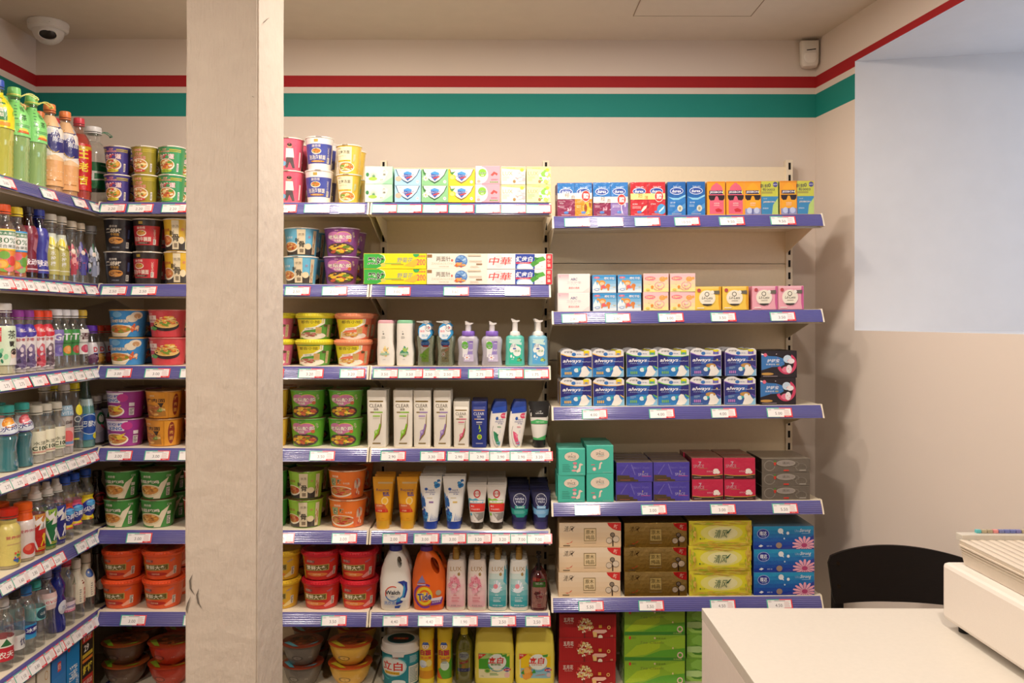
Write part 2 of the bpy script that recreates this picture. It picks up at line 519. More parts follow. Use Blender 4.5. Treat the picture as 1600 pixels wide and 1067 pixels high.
# pillar of rough painted plaster
PX0, PX1, PY0, PY1 = -.792, -.609, 2.10, 2.349
bm = bmesh.new(); bmesh.ops.create_cube(bm, size=1)
for v in bm.verts: v.co = Vector(((PX0 + PX1) / 2 + v.co.x * (PX1 - PX0), (PY0 + PY1) / 2 + v.co.y * (PY1 - PY0), ZC / 2 + v.co.z * ZC))
bmesh.ops.bevel(bm, geom=[e for e in bm.edges if abs((e.verts[0].co - e.verts[1].co).z) > 1], offset=.004, segments=2, affect='EDGES')
for k in range(90): bmesh.ops.bisect_plane(bm, geom=bm.verts[:] + bm.edges[:] + bm.faces[:], plane_co=(0, 0, .03 + k * .03), plane_no=(0, 0, 1))
for k in range(1, 10): bmesh.ops.bisect_plane(bm, geom=bm.verts[:] + bm.edges[:] + bm.faces[:], plane_co=(PX0 + (PX1 - PX0) * k / 10, 0, 0), plane_no=(1, 0, 0))
from mathutils import noise
for v in bm.verts:
    c = v.co; d = noise.noise(Vector((c.x * 22, c.y * 22, c.z * 9))) * .0012 + noise.noise(Vector((c.x * 60, c.y * 60, c.z * 40))) * .0007
    n = Vector((c.x - (PX0 + PX1) / 2, c.y - (PY0 + PY1) / 2, 0)).normalized(); v.co = c + n * d
for f in bm.faces: f.smooth = True
me = bpy.data.meshes.new('pillar'); bm.to_mesh(me); bm.free(); me.materials.append(M['pillar']); me.set_sharp_from_angle(angle=radians(40))
pillar = obj('pillar', me); pillar['kind'] = 'structure'


def pz(py): return CAMZ + (500 - py) / F * PY0


def pxx(px): return (px - 780) / F * PY0


mb = MB()


def stroke(pts, wd, c, yy=PY0 - .0024, side=False):
    n = len(pts); L = []; Rr = []
    for i, (a, b) in enumerate(pts):
        q = pts[min(i + 1, n - 1)]; p = pts[max(i - 1, 0)]; dx, dz = q[0] - p[0], q[1] - p[1]; l = sqrt(dx * dx + dz * dz) or 1
        t = wd * (1 - abs(2 * i / (n - 1) - 1) ** 2 * .9) / 2; L.append((a - dz / l * t, b + dx / l * t)); Rr.append((a + dz / l * t, b - dx / l * t))
    V = [((x, yy, z) if not side else (yy, x, z)) for x, z in L + Rr]
    mb.add(V, [(i, i + 1, n + i + 1, n + i) for i in range(n - 1)], c)


for pts in ([(302, 898), (298, 908), (299, 920), (305, 930)], [(312, 920), (309, 930), (311, 942), (317, 952)], [(299, 933), (295, 943), (293, 952), (294, 959)]):
    stroke([(pxx(a), pz(b)) for a, b in pts], .0045, '6f655b')
for pts in ([(419, 28), (415, 31), (413, 33), (410, 36), (408, 41)], [(422, 56), (425, 58)]):
    yy = 2.15 + (pts[0][0] - 403) / 40 * .15
    stroke([(PX1 * F / (a - 780), CAMZ + (500 - b) / F * (PX1 * F / (a - 780))) for a, b in pts], .0016, '5a4a3c', PX1 + .0024, True)
stroke([(pxx(393), pz(151)), (pxx(395), pz(152.5)), (pxx(397), pz(153))], .0012, '5a4a3c')
o = obj('scuff_marks', mb.mesh('scuff_marks', 'paper'), pillar)

# ================================================================== PRICE TAGS AND SHELVING
_TG = {}
TW, TH = .093, .036


def tag_mesh(price, short=False):
    k = (price, short)
    if k not in _TG:
        m_ = MB(); a = [R(0, 0, 50, 100, '4fb59c'), R(50, 0, 100, 100, 'e8484f'), R(4, 3, 95, 92, 'f6f2f0'), R(66, 0, 97, 17, 'dc3a44'),
                        lines(68, 20, 94, 76, 5, 'd6a9a6', 3, .35), R(6, 79, 93, 81, 'b8b4b2'), lines(30, 82, 92, 90, 1, 'a8a4a8', 4, .8), lines(6, 68, 20, 90, 2, 'b4b0b4', 5, .35),
                        T(price, 46, 40, 30, '6a6668'), T('PRICE', 80, 8, 9, 'f4c8c8')]
        V, Fc, C = art2d(a, TW, TH)
        m_.box(-TW / 2, -.0003, 0, TW / 2, .0003, TH, 'f6f2f0')
        m_.add([(x, -.0005 - l * .3, y) for x, y, l in V], Fc, C)
        _TG[k] = m_.mesh('price_tag', 'tag')
    return _TG[k]


_FM = {}


def shelving(name, label, x0, x1, yf, yb, zs, tags, root_rot=0, ups=(True, True), base_fwd=0.0, tilt=0.0, slot_shade=True, panel_top=2.18, group=None):
    """x0..x1 along the wall, yf front edge, yb face of the back panel; tags: {row: [(x centre, price)]}"""
    root = obj(name, None, None, (0, 0, 0), (0, 0, root_rot)); tag(root, label, 'shelving', group)
    for k in range(5):
        za = panel_top - .4 * (k + 1); zb = panel_top - .4 * k - .0025
        mb = MB(); mb.box(x0 + .012, yb + .004, max(.1, za), x1 - .012, yb + .016, zb, 'ffffff', .0008); obj('back_panel', mb.mesh('back_panel', 'metal_back'), root)
    for i, on in enumerate(ups):
        if not on: continue
        xx = (x0, x1)[i]; mb = MB(); mb.box(xx - .0135, yb - .004, 0.02, xx + .0135, yb + .03, panel_top + .025, 'ffffff', .001)
        u = obj('upright', mb.mesh('upright', 'metal'), root); mb = MB(); z = .12
        while z < panel_top:
            mb.box(xx - .0045, yb - .0052, z, xx + .0045, yb - .003, z + .028, '000000'); z += .05  # solid black blocks stand in for the shade inside the punched holes
        obj('slot_shade', mb.mesh('slot_shade', 'dark'), u)
    L = x1 - x0
    for r, z in enumerate(zs):
        last = r == len(zs) - 1
        sh = obj('shelf', None, root, (x0, 0, z), (0, -tilt, 0))
        mb = MB(); mb.box(.004, yf + .014, -.028, L - .004, yb - .006, 0, 'ffffff', .0015)
        mb.box(.004, yf + .016, -.052, L - .004, yf + .020, -.02, 'ffffff')
        for e0, e1 in ((.002, .0085), (L - .0085, L - .002)):
            mb.v += []; k = len(mb.v)
            pts = [(yf + .012, .002), (yf - .012, -.047), (yf + .02, -.05), (yf + .03, -.04), (yf + .03, 0.002)]
            V = [(e0, a, b) for a, b in pts] + [(e1, a, b) for a, b in pts]
            mb.add(V, [(0, 1, 2, 3, 4), (9, 8, 7, 6, 5)] + [(i, (i + 1) % 5 + 0, (i + 1) % 5 + 5, i + 5) for i in range(5)], 'ffffff')
        sm = mb.mesh('shelf', 'metal'); sh.data = None
        obj('shelf_board', sm, sh)
        mb = MB(); e = .0088
        # blue ticket rail leaning back
        pr = [(yf + .011, -.001)] + [(yf + .0095 - .019 * t - .0025 * sin(pi * t) - .0010 * sin(pi * 6 * t) ** 2, -.003 - .038 * t) for t in [q / 30 for q in range(31)]] + [(yf - .011, -.0415), (yf - .0125, -.046), (yf - .008, -.047), (yf - .003, -.040), (yf + .014, -.004)]
        n = len(pr); V = [(e, a, b) for a, b in pr] + [(L - e, a, b) for a, b in pr]
        mb.add(V, [(i, (i + 1) % n, (i + 1) % n + n, i + n) for i in range(n)] + [tuple(reversed(range(n))), tuple(range(n, 2 * n))], 'ffffff', True)
        obj('price_rail', mb.mesh('price_rail', 'rail'), sh)
        if not last:
            for bx in ((.012, L - .012)):
                mb = MB()
                pts = [(yb - .004, -.028), (yf + .06, -.028), (yf + .06, -.04), (yb - .004, -.115)]
                V = [(bx - .0015, a, b) for a, b in pts] + [(bx + .0015, a, b) for a, b in pts]
                mb.add(V, [(0, 1, 2, 3), (7, 6, 5, 4)] + [(i, (i + 1) % 4, (i + 1) % 4 + 4, i + 4) for i in range(4)], 'ffffff')
                obj('bracket', mb.mesh('bracket', 'metal'), sh)
        ang = math.atan2(.018, .038)
        for xc, price in tags.get(r, []):
            t = obj('price_tag', tag_mesh(price), sh, (xc - x0, yf - .0148, -.0415), (-ang, 0, RND.uniform(-.004, .004)))
            t.rotation_euler = (-ang, RND.uniform(-.01, .01), 0)
    return root


YFR = 3.05; YBK = 3.42
def tx(l, w=39): return (l + w / 2 - 780) / F * (YFR - .01)


ZA = [1.982 - .3014 * i for i in range(6)] + [.176]
ZCs = [CAMZ + .3615 + .021 - .351 * i for i in range(5)] + [.178]
tA = {0: [(156, '2.20'), (199, '2.20'), (252, '2.20'), (424, '2.20'), (475, '2.50'), (530, '2.50')],
      1: [(158, '2.50'), (205, '2.50'), (445, '2.50'), (503, '2.50')],
      2: [(166, '3.00'), (226, '3.00'), (281, '3.00'), (404, '3.20'), (466, '3.20'), (531, '3.20')],
      3: [(167, '3.00'), (226, '3.00'), (279, '3.00'), (484, '3.50')],
      4: [(198, '3.00'), (421, '3.00'), (519, '3.00')],
      5: [(189, '3.00'), (287, '3.00'), (503, '3.50')]}
tB = {0: [(581, '1.60'), (620, '2.00'), (660, '2.00'), (701, '2.00'), (743, '2.20'), (783, '2.00'), (822, '2.00')],
      1: [(602, '3.00'), (693, '3.60'), (789, '4.00')],
      2: [(583, '3.50'), (622, '3.50'), (652, '2.50'), (681, '2.50'), (732, '2.75'), (779, '1.75'), (819, '1.75')],
      3: [(595, '2.90'), (657, '3.30'), (699, '2.90'), (733, '2.90'), (765, '2.90'), (797, '2.90'), (825, '3.20')],
      4: [(598, '2.00'), (647, '3.00'), (690, '3.00'), (730, '3.20'), (768, '3.20'), (798, '7.00'), (824, '7.00')],
      5: [(599, '4.40'), (654, '4.40'), (708, '1.90'), (768, '2.50'), (822, '2.50')]}
tC = {0: [(882, '12.00'), (934, '17.00'), (992, '12.00'), (1054, '10.50'), (1124, '9.50'), (1204, '9.50')],
      1: [(878, '2.80'), (946, '2.80'), (1029, '3.00'), (1111, '3.50'), (1204, '3.50')],
      2: [(910, '4.00'), (1015, '4.00'), (1112, '4.00'), (1199, '5.00')],
      3: [(899, '3.00'), (1003, '3.00'), (1111, '3.00'), (1208, '5.50')],
      4: [(905, '5.50'), (999, '5.50'), (1111, '4.50'), (1200, '4.50')]}
cv = lambda d: {k: [(tx(a), p) for a, p in v] for k, v in d.items()}
XA, XB, XC, XD = -1.476, -.476, .191, 1.191
TILT = .0105
shelving('shelving_unit', 'cream metal shelving bay of noodle pots behind the pillar', XA, XB, YFR, YBK, ZA, cv(tA))
shelving('shelving_unit', 'narrow cream metal shelving bay of soaps, shampoos and detergents', XB, XC, YFR, YBK, ZA, cv(tB), ups=(False, True))
shelving('shelving_unit', 'cream metal shelving bay of sanitary packs and tissues near the chair', XC, XD, YFR, YBK, ZCs, cv(tC), ups=(False, True), tilt=TILT, panel_top=2.185)
# drinks bay along the left wall: local x = world y, local y = -world x
LX = 1.474


def yl(px, x=1.48): return F * x / (780 - px)


tL = {}
prL = {0: ['2.60', '3.20', '2.80', '2.80'], 1: ['2.20', '2.20', '1.80', '1.80', '1.80', '1.80', '1.90', '1.90', '2.00'],
       2: ['2.75', '2.75', '1.95', '1.80', '1.80', '1.80', '1.80', '1.80'], 3: ['2.75', '2.75', '1.60', '1.80', '1.75', '1.75', '1.60', '1.80', '1.30'],
       4: ['1.60', '1.60', '2.80', '2.80', '2.00', '2.00', '2.00'], 5: ['0.90', '1.10', '0.80', '1.60', '1.60', '1.60', '1.60', '1.60', '1.30']}
pxL = {0: [2, 70, 119, 146], 1: [2, 20, 41, 61, 79, 95, 115, 138], 2: [4, 28, 56, 82, 104, 122, 137, 149], 3: [6, 25, 46, 63, 79, 95, 110, 124, 138, 150],
       4: [8, 28, 49, 67, 85, 124, 141, 153], 5: [8, 32, 53, 69, 85, 101, 118, 136, 152]}
for r in pxL:
    pr = (prL[r] * 2)[:len(pxL[r])]
    tL[r] = [(min(3.38, yl(p)), q) for p, q in zip(pxL[r], pr)]
shelving('shelving_unit', 'cream metal shelving bay full of drink bottles along the side wall', 2.43, 3.43, LX, LX + .37, ZA, tL, root_rot=pi / 2)

# ================================================================== PRODUCT BUILDERS
def proto(name, cat, parts, w, h, d): return dict(name=name, cat=cat, parts=parts, w=w, h=h, d=d)


def boxp(name, cat, w, h, d, art, c, top=None, side=None, mat='paper', sart=None, bev=.0012):
    mb = MB(); mb.box(-w / 2, -d / 2, 0, w / 2, d / 2, h, c, bev, top=top, side=side)
    mb.art_front(art, w - 2 * bev, h - 2 * bev, -d / 2, 0, bev)
    if sart:
        V, Fc, C = art2d(sart, d - .003, h - .003, clip=True); mb.add([(-w / 2 - l - 1e-4, -a, b + .0015) for a, b, l in V], [tuple(f) for f in Fc], C)
    return proto(name, cat, [(name, mb.mesh(name, mat))], w, h, d)


def cup(name, h, rt, rb, c, art, lidc='e8ddc8', rimc='efe8da', lid='foil', band=None, z0=.06, mat='film'):
    """tapered paper cup or bowl with a lid; art wraps the front"""
    t = .0022; lh = .018 if lid == 'tub' else .0
    H = h - (lh * .9 if lid == 'tub' else .002)
    rings = [(0, rb * .93, rb * .93), (.002, rb, rb), (H - .004, rt - t, rt - t), (H - .003, rt, rt), (H, rt, rt)]
    body = MB(); body.loft(rings, c, 36, cols=[c, c, c, rimc, rimc], ct=False)
    body.art_wrap(art, rings[1:3], 2.5 * (rt + rb) / 2, .003, H - .009, (rt + rb) / 2)
    L = MB()
    if lid == 'tub':
        L.loft([(H - .004, rt + .0005, rt + .0005), (H, rt + .003, rt + .003), (H + .006, rt + .004, rt + .004), (H + .0065, rt + .001, rt + .001), (H + .014, rt - .001, rt - .001), (h, rt - .004, rt - .004), (h - .002, rt - .008, rt - .008), (h - .002, .001, .001)], lidc, 40)
        for i in range(44):
            a = 2 * pi * i / 44; x, y = (rt + .0015) * cos(a), (rt + .0015) * sin(a)
            L.box(x - .0012, y - .0012, H + .0065, x + .0012, y + .0012, H + .012, lidc)
    else:
        L.loft([(H, rt - .001, rt - .001), (H + .0012, rt - .0015, rt - .0015), (H + .0016, rt * .6, rt * .6), (h, .001, .001)], lidc, 36)
        L.box(-.011, -rt - .004, H, .011, -rt + .004, H + .0008, lidc)
    if band:
        V, Fc, C = art2d(band, rt * 1.7, rt * 1.7)
        zt = h - .002 if lid == 'tub' else h
        L.add([(x, y - rt * .85, zt + .0003 + l) for x, y, l in V], Fc, C)
    return proto(name, 'noodles', [('cup_body', body.mesh('cup_body', mat)), ('lid', L.mesh('lid', 'plastic' if lid == 'tub' else 'foil'))], 2 * rt, h, 2 * rt)


def lidart(c1, c2, seed): return [E(50, 50, 46, 46, c1), E(54, 48, 30, 30, c2)] + scat(54, 48, 26, 26, ('8a3c1c', 'a85a28', '5c2a14', '6a7a28'), 16, seed) + [T('面', 22, 72, 14, 'd8c8a8')]


# ------------------------------------------------------------------ cup artwork
def art_cupnoodle(c, seed, pill, en):
    g = 'c8b43c'
    a = [R(0, 90, 100, 94, g), R(0, 84, 100, 87, g), R(28, 82, 62, 98, c)]
    if en: a += [T('合味道', 45, 90, 9, 'd8504c', b=.02, o='f6ecdc'), T('CUP', 48, 74, 11, 'd8504c', b=.04, o='f6ecdc'), T('NOODLES', 48, 60, 12, 'd8504c', 46, b=.04, o='f6ecdc')]
    else: a += [T('CUP', 46, 93, 6, 'd8504c', b=.03, o='f6ecdc'), T('NOODLES', 46, 85, 6, 'd8504c', b=.03, o='f6ecdc'), T('合味道', 48, 66, 20, 'f4ecec', 58, b=.03, o='c8404c')]
    a += food(46, 33, 33, 24, seed, ('d86a3c', 'e8b04a', 'c8402c', 'f0dca0', '6a9a3c', 'f0e4c8')) + [E(46, 11, 24, 6, pill), T('海鲜风味', 46, 11, 7, '5a4a18' if pill != 'c8443c' else 'f4e0d8'), R(86, 8, 93, 40, 'e8e0d8')]
    a += lines(87, 12, 92, 36, 8, '4a4a4a', 2, .5)
    return a


def art_master(c, panel, big, seed, txt='f4ecdc', pillc='c8861c'):
    return [R(0, 18, 100, 82, panel), T('康师傅', 42, 75, 9, txt), R(36, 88, 48, 97, 'b89a3c')] + food(42, 58, 16, 10, seed, n=14) + \
           [T(big, 44, 38, 15, txt, 56, b=.015), E(46, 25, 24, 3.5, pillc), T('经典美味·新品上市', 46, 25, 3.5, 'f6e8c8'), R(78, 20, 87, 38, 'e0dad0'), T('CLASSIC', 82, 55, 6, txt, rot=90)] + lines(79, 22, 86, 36, 6, '3a3a3a', 4, .5)


def art_black(seed):
    return [T('康师傅', 44, 80, 8, 'f0e6d8'), T('黑胡椒', 42, 66, 15, 'e8dcc8', 50, b=.03, sh=.2), T('牛排面', 48, 53, 9, 'c8923c', b=.02)] + food(50, 32, 26, 15, seed, ('8a5a34', 'a87a48', '6a3c20', 'c89a64'), '2a2428', 22) + \
           [R(84, 10, 95, 90, '1c1a24'), R(86, 40, 93, 70, '3c4c78'), R(82, 8, 92, 28, 'ddd8d0'), T('大块大满足', 50, 10, 5, '98a0b0')] + lines(83, 10, 91, 26, 6, '2a2a2a', 5, .5)


def art_bone(c, seed):
    return [R(0, 0, 100, 28, '3a3430'), R(0, 28, 100, 32, '8a7a60'), T('康师傅', 24, 68, 10, 'b84c3c' if c != '6ab8d8' else 'e8f0f0')] + food(24, 32, 24, 20, seed, ('c8643c', 'd88a58', 'e8b878', 'b8482c')) + \
           [R(46, 4, 66, 100, 'ddcfae'), T('豚', 46, 58, 15, '2a2420', b=.02), T('骨', 57, 42, 24, '1c1814', b=.03), T('浓汤', 56, 80, 10, '6a5a48'), R(52, 10, 62, 24, '8a7a64'),
            T('浓', 76, 70, 10, 'd86a78', rot=-15), E(74, 34, 9, 12, 'e8d8b0'), R(86, 4, 97, 96, 'd8cca8')] + scat(91, 50, 5, 44, ('b85a3c', '8a5a34', 'c8904a'), 9, seed, .2)


def art_pickle(c, seed, hc):
    return [T('康师傅', 44, 95, 4, 'e8c8c8'), E(36, 74, 17, 17, hc), E(60, 72, 21, 20, 'e0c050'), E(60, 72, 19, 18, hc), E(38, 72, 17, 16, hc), P([(22, 66), (78, 66), (50, 42)], hc)] + \
           [T('老坛酸菜', 50, 70, 15, 'f6eede', 62, b=.035, o='4a1a34'), T('牛肉面', 46, 56, 9, 'f6eede', b=.03, o='4a1a34'), E(76, 58, 5, 7, 'c8643c'), T('经典', 86, 80, 10, 'd8c8a8', rot=-70)] + \
           [E(52, 24, 40, 24, '4a3838')] + scat(52, 25, 36, 20, ('e8c038', 'd8a030', 'c8643c', 'e8d060', '6a8a30', 'b8543c'), 46, seed, .2)


def art_shrimp(seed):
    return [E(38, 88, 12, 12, '7ab4e0'), E(72, 72, 13, 15, 'e8dcc4'), E(83, 84, 14, 15, 'e8dcc4'), E(84, 82, 8, 10, 'c89a6a')] + [T('上汤虾球面', 36, 62, 13, 'f4ecdc', 56, b=.03, o='2a3a5a'), T('康师傅', 20, 74, 7, 'e8e0d8')] + \
           [P([(2, 0), (60, 0), (76, 34), (66, 46), (10, 40)], 'e8dcc0')] + food(40, 28, 34, 20, seed, ('d86a2c', 'e8a048', 'c84a20', '8a9a38')) + scat(82, 36, 12, 26, ('d8643c', 'e8a878', 'e8dcc4'), 12, seed, .3)


def art_tomato(seed):
    return [R(4, 10, 9, 92, 'e8c8c0')] + lines(5, 12, 8, 90, 12, '7a3030', 3, .5) + [T('康师傅', 24, 90, 7, 'f4e0dc'), R(14, 56, 42, 84, 'f0dcd4'), T('番茄', 28, 76, 9, 'b03038', b=.02), T('鸡蛋面', 28, 64, 9, 'b03038', 24, b=.02)] + \
           [E(64, 44, 32, 22, '2a2226'), E(64, 52, 30, 18, 'e8c070')] + scat(66, 62, 26, 22, ('e8c45c', 'e8a43c', 'd8643c', '7a9a3c', 'f0d890'), 34, seed, .2) + [P([(20, 36), (30, 42), (44, 34), (38, 24), (18, 30)], '58a050'), T('5', 24, 34, 12, 'f4f0d8', b=.03)]


def art_king(seed):
    return [P([(6, 100), (66, 100), (58, 60), (10, 60)], 'e8e0ec'), T('超爽桶', 36, 86, 12, '5a6cb8', 44, b=.04), T('KING', 38, 70, 14, '4a78c0', 32, b=.06, o='f0ecf4'), E(64, 80, 12, 16, 'c0388c')] + \
           [P([(2, 62), (26, 64), (24, 42), (0, 40)], '8a3a8c'), T('香辣', 12, 52, 10, 'e8c8e4', b=.02)] + food(36, 26, 32, 24, seed, ('c8643c', 'd88a48', 'b84424', '8a8a30', 'e8b060')) + [P([(40, 40), (62, 52), (52, 34), (64, 28), (44, 24)], 'e8c83c'), R(78, 10, 90, 40, 'e8e0e8'), R(78, 46, 90, 60, 'e8e0e8')] + lines(79, 12, 89, 38, 8, '3a3a3a', 2, .5)


def art_beef(seed):
    return [T('康师傅', 30, 88, 7, 'e8d8b0'), T('烤肉面', 36, 70, 15, '3a2418', 50, b=.03), P([(2, 6), (64, 6), (60, 46), (8, 56)], 'b07830')] + scat(32, 28, 30, 22, ('8a4a24', 'c87a3c', '6a8a34', 'a85a2c', 'e0b060'), 36, seed, .22) + \
           [P([(44, 60), (58, 60), (52, 40)], '3a2a20'), T('大块肉', 54, 32, 8, 'f0e0a0', b=.02), R(70, 0, 100, 100, 'e09a30'), E(86, 52, 8, 44, '8a3420'), T('烤', 86, 78, 14, 'e8b050', b=.02), T('肉', 86, 54, 14, 'e8b050', b=.02), T('面', 86, 30, 14, 'e8b050', b=.02)]


def art_herb(seed):
    return [P([(48, 0), (66, 0), (88, 84), (68, 62)], 'e8dcc0'), T('康师傅', 34, 86, 10, 'f0e8d8', b=.01), T('香菇炖鸡', 34, 66, 13, 'f4ecdc', 60, b=.03, o='2a4a20'), E(36, 30, 34, 26, 'e8dcbc')] + food(36, 32, 30, 22, seed, ('d8a040', 'b8702c', 'e8c060', '8a5a28', 'e8b868'), 'd8c8a0') + \
           [R(82, 10, 92, 42, 'e8e4d8'), R(82, 48, 92, 60, 'e0dccc'), T('口味', 87, 88, 9, 'e8e4d8')] + lines(83, 12, 91, 40, 8, '2a3a2a', 2, .5)


def art_spicy(seed):
    return [T('康师傅', 34, 84, 9, 'f8e8d0', b=.01), P([(18, 76), (36, 78), (34, 48), (20, 48)], '8aa870'), T('香', 27, 62, 22, '3c5a34', b=.04, o='e8e0c0'), T('辣', 44, 66, 17, '3c5a34', b=.03, o='e8e0c0'), T('牛肉面', 60, 58, 8, 'f0e8d0')] + \
           food(42, 26, 34, 22, seed, ('c84830', 'd8745c', 'b03820', 'a08038'), 'e8dcc8') + [R(86, 12, 93, 44, 'e8e0d0'), P([(70, 30), (82, 74), (98, 80), (98, 0), (76, 0)], 'e06a34'), E(86, 56, 8, 20, 'b8a898')] + scat(86, 40, 8, 30, ('c8503c', 'e8c0a0'), 8, seed, .3)


def art_feast(c, seed):
    return [R(0, 0, 9, 100, 'c8b030')] + scat(5, 50, 4, 44, ('8a3020', 'e0d060', '5a7a30'), 8, seed, .3) + [T('康师傅', 30, 82, 13, 'b8aca0', b=.02, o='8a2020' if c != 'd8a824' else '8a6a20'), T('NEW', 80, 84, 8, '8a8ab0', rot=20)] + \
           [P([(13, 38), (73, 42), (73, 70), (13, 66)], 'b8a050'), P([(15, 41), (71, 45), (71, 67), (15, 63)], '6a5a1c'), T('爱鲜大餐', 43, 54, 19, 'f2e8cc', 50, b=.035), E(44, 24, 26, 9, 'e0803c' if c != 'e85a24' else 'b8281c'), T('红烧牛肉面', 44, 24, 7, 'f6dcb0'), R(84, 18, 92, 54, 'e0d8cc'), P([(70, 8), (86, 16), (94, 34), (82, 36), (66, 14)], tint(c, .45))] + lines(85, 20, 91, 52, 9, '3a3a3a', 2, .5)


def art_house(c, meat, seed, dark):
    return [P([(4, 0), (4, 98), (78, 98), (78, 78), (62, 60), (34, 48), (18, 30), (10, 0)], 'e2d22c'), P([(74, 100), (82, 100), (82, 76), (64, 56), (36, 45), (20, 28), (13, 0), (8, 0), (16, 32), (34, 50), (60, 62), (74, 80)], 'f0ecd8')] + \
           [T('都合小馆', 46, 84, 15, '6a5a18', 46, b=.015), P([(30, 40), (60, 48), (62, 60), (32, 54)], 'f0ece0'), T('红烧牛肉面', 46, 51, 7, dark, b=.01)] + [E(50, 14, 38, 18, 'ece4d4')] + scat(42, 20, 24, 14, meat, 30, seed, .24) + \
           [R(60, 26, 74, 58, 'd8b470')] + [R(62 + i * 3, 26, 63 + i * 3, 58, 'b88a48') for i in range(4)] + [E(84, 66, 5, 6, '5a4a2a'), R(90, 8, 98, 70, 'dcc8a0')] + lines(91, 10, 97, 68, 14, '8a7040', 2, .4)


def art_pink(seed):
    return [P([(0, 100), (40, 100), (60, 60), (20, 0), (0, 0)], 'e06a80'), P([(0, 30), (36, 62), (20, 88), (0, 70)], 'c8b464'), P([(2, 44), (30, 64), (18, 82), (0, 68)], '2a2a3a'), T('料多', 14, 62, 16, 'f0e8e0', rot=-40, b=.03)] + \
           [E(60, 78, 7, 7, 'c89a7a'), E(60, 82, 7, 5, '2a2020'), P([(50, 70), (70, 70), (74, 40), (48, 38)], 'eae4e0'), P([(50, 40), (70, 40), (78, 6), (70, 4), (60, 26), (54, 6), (46, 6)], '5a4e50'), E(36, 20, 14, 9, '7ab8e0'), T('面', 36, 20, 9, 'f4f4f4'), R(92, 10, 98, 60, 'e8e0e0')] + scat(14, 12, 12, 12, ('6a9a3c', '8ab84c', 'e8e0d0'), 8, seed, .4)


def art_shang(seed):
    return [R(12, 18, 72, 98, 'f2ecc4'), T('N', 20, 92, 6, 'd83c3c', b=.05), T('农心', 30, 92, 6, '6a3a3a'), T('上海汤面', 42, 78, 12, '3a2c20', 46, b=.01), T('Shanghai Noodle', 36, 64, 5, 'd8a860', 34), R(14, 43, 68, 49, 'f0c038'), T('海鲜味', 50, 46, 5, 'c8502c'), R(72, 0, 100, 98, 'f0c44c')] + \
           food(50, 22, 34, 20, seed, ('f0e0a0', 'e8d078', '7aa83c', 'd86a48', 'f4ecc8')) + [P([(76, 40), (86, 52), (86, 70), (78, 70)], 'c8c890')]


def art_lime(seed): return art_bone('a0c83c', seed)


CUPS = {}


def C_(k, *a, **kw): CUPS[k] = cup(*a, **kw)


C_('cn_purple', 'noodle_cup', .106, .0495, .037, '4c4290', art_cupnoodle('4c4290', 1, 'd8d040', 0), lidc='e8dccc')
C_('cn_gold', 'noodle_cup', .106, .0495, .037, 'a09030', art_cupnoodle('a09030', 2, 'c8443c', 1), lidc='e8dccc')
C_('cn_green', 'noodle_cup', .106, .0495, .037, '3c9a60', art_cupnoodle('3c9a60', 3, 'a8c83c', 0), lidc='e8dccc')
C_('pinkcup', 'noodle_cup', .122, .056, .043, 'dc5c74', art_pink(4), lidc='e8d8c0')
C_('bluecup', 'noodle_cup', .124, .0535, .041, 'eee8e4', art_master('eee8e4', '4450a4', '泡汤海鲜面', 5), lidc='d8d0dc')
C_('yellowcup', 'noodle_cup', .109, .0485, .035, 'eec040', art_shang(6), lidc='ece4cc')
C_('blackcup', 'noodle_cup', .122, .0555, .043, '26242c', art_black(7), lidc='cbb898')
C_('redcup', 'noodle_cup', .122, .0555, .043, '2c2424', art_master('2c2424', 'c03038', '豚汤牛腩面', 8, pillc='3a2a2a'), lidc='cbb898')
C_('bonecup', 'noodle_cup', .122, .055, .043, 'e0b430', art_bone('e0b430', 9), lidc='d0c0a0')
C_('bonebowl', 'noodle_bowl', .106, .066, .052, '6ab8d8', art_bone('6ab8d8', 10), lidc='d8d0c0')
C_('pickle_purple', 'noodle_bowl', .106, .068, .053, '7c3a86', art_pickle('7c3a86', 11, 'c878b0'), lidc='c0a8c4', rimc='c8b4cc')
C_('shrimp', 'noodle_bowl', .104, .070, .056, '3a8ed0', art_shrimp(12), lidc='c89858', rimc='d8a860')
C_('tomato', 'noodle_bowl', .104, .070, .056, 'd0444c', art_tomato(13), lidc='c86a60', rimc='d88078')
C_('house_green', 'noodle_bowl', .098, .0695, .055, '5ca03c', art_house('5ca03c', ('b8645c', 'a84c48', 'c88478', '8aa048'), 14, '3c6a28'), lidc='e4d838', lid='tub', band=lidart('d8d048', 'c8a85c', 1))
C_('house_orange', 'noodle_bowl', .098, .0695, .055, 'ee7c58', art_house('ee7c58', ('d8a040', 'e0b858', 'c88030', 'e8c888'), 15, 'c83c2c'), lidc='f09a70', lid='tub', band=lidart('d8b058', 'c88a5c', 2))
C_('house_pink', 'noodle_bowl', .098, .0695, .055, 'd86a90', art_house('d86a90', ('d8a040', 'e0b858', 'c88030', 'e8c888'), 16, 'c83c2c'), lidc='e4d838', lid='tub')
C_('king', 'noodle_bowl', .104, .0705, .057, '9c3490', art_king(17), lidc='7a5a50', rimc='c8b0c8')
C_('beefbowl', 'noodle_bowl', .104, .0685, .055, 'd89028', art_beef(18), lidc='8a5a30', rimc='c89858')
C_('redbowl', 'noodle_bowl', .106, .066, .055, 'b83c34', art_spicy(19), lidc='8a4a30')
C_('pickle_green', 'noodle_bowl', .106, .0665, .054, '64aa34', art_pickle('64aa34', 20, 'c878a0'), lidc='8a7a50', rimc='58b058')
C_('yellowbowl', 'noodle_bowl', .108, .060, .048, 'e8a830', art_shang(21), lidc='c88a40')
C_('herb', 'noodle_bowl', .106, .0655, .053, '3e8a3c', art_herb(22), lidc='6a5434', rimc='7ab078')
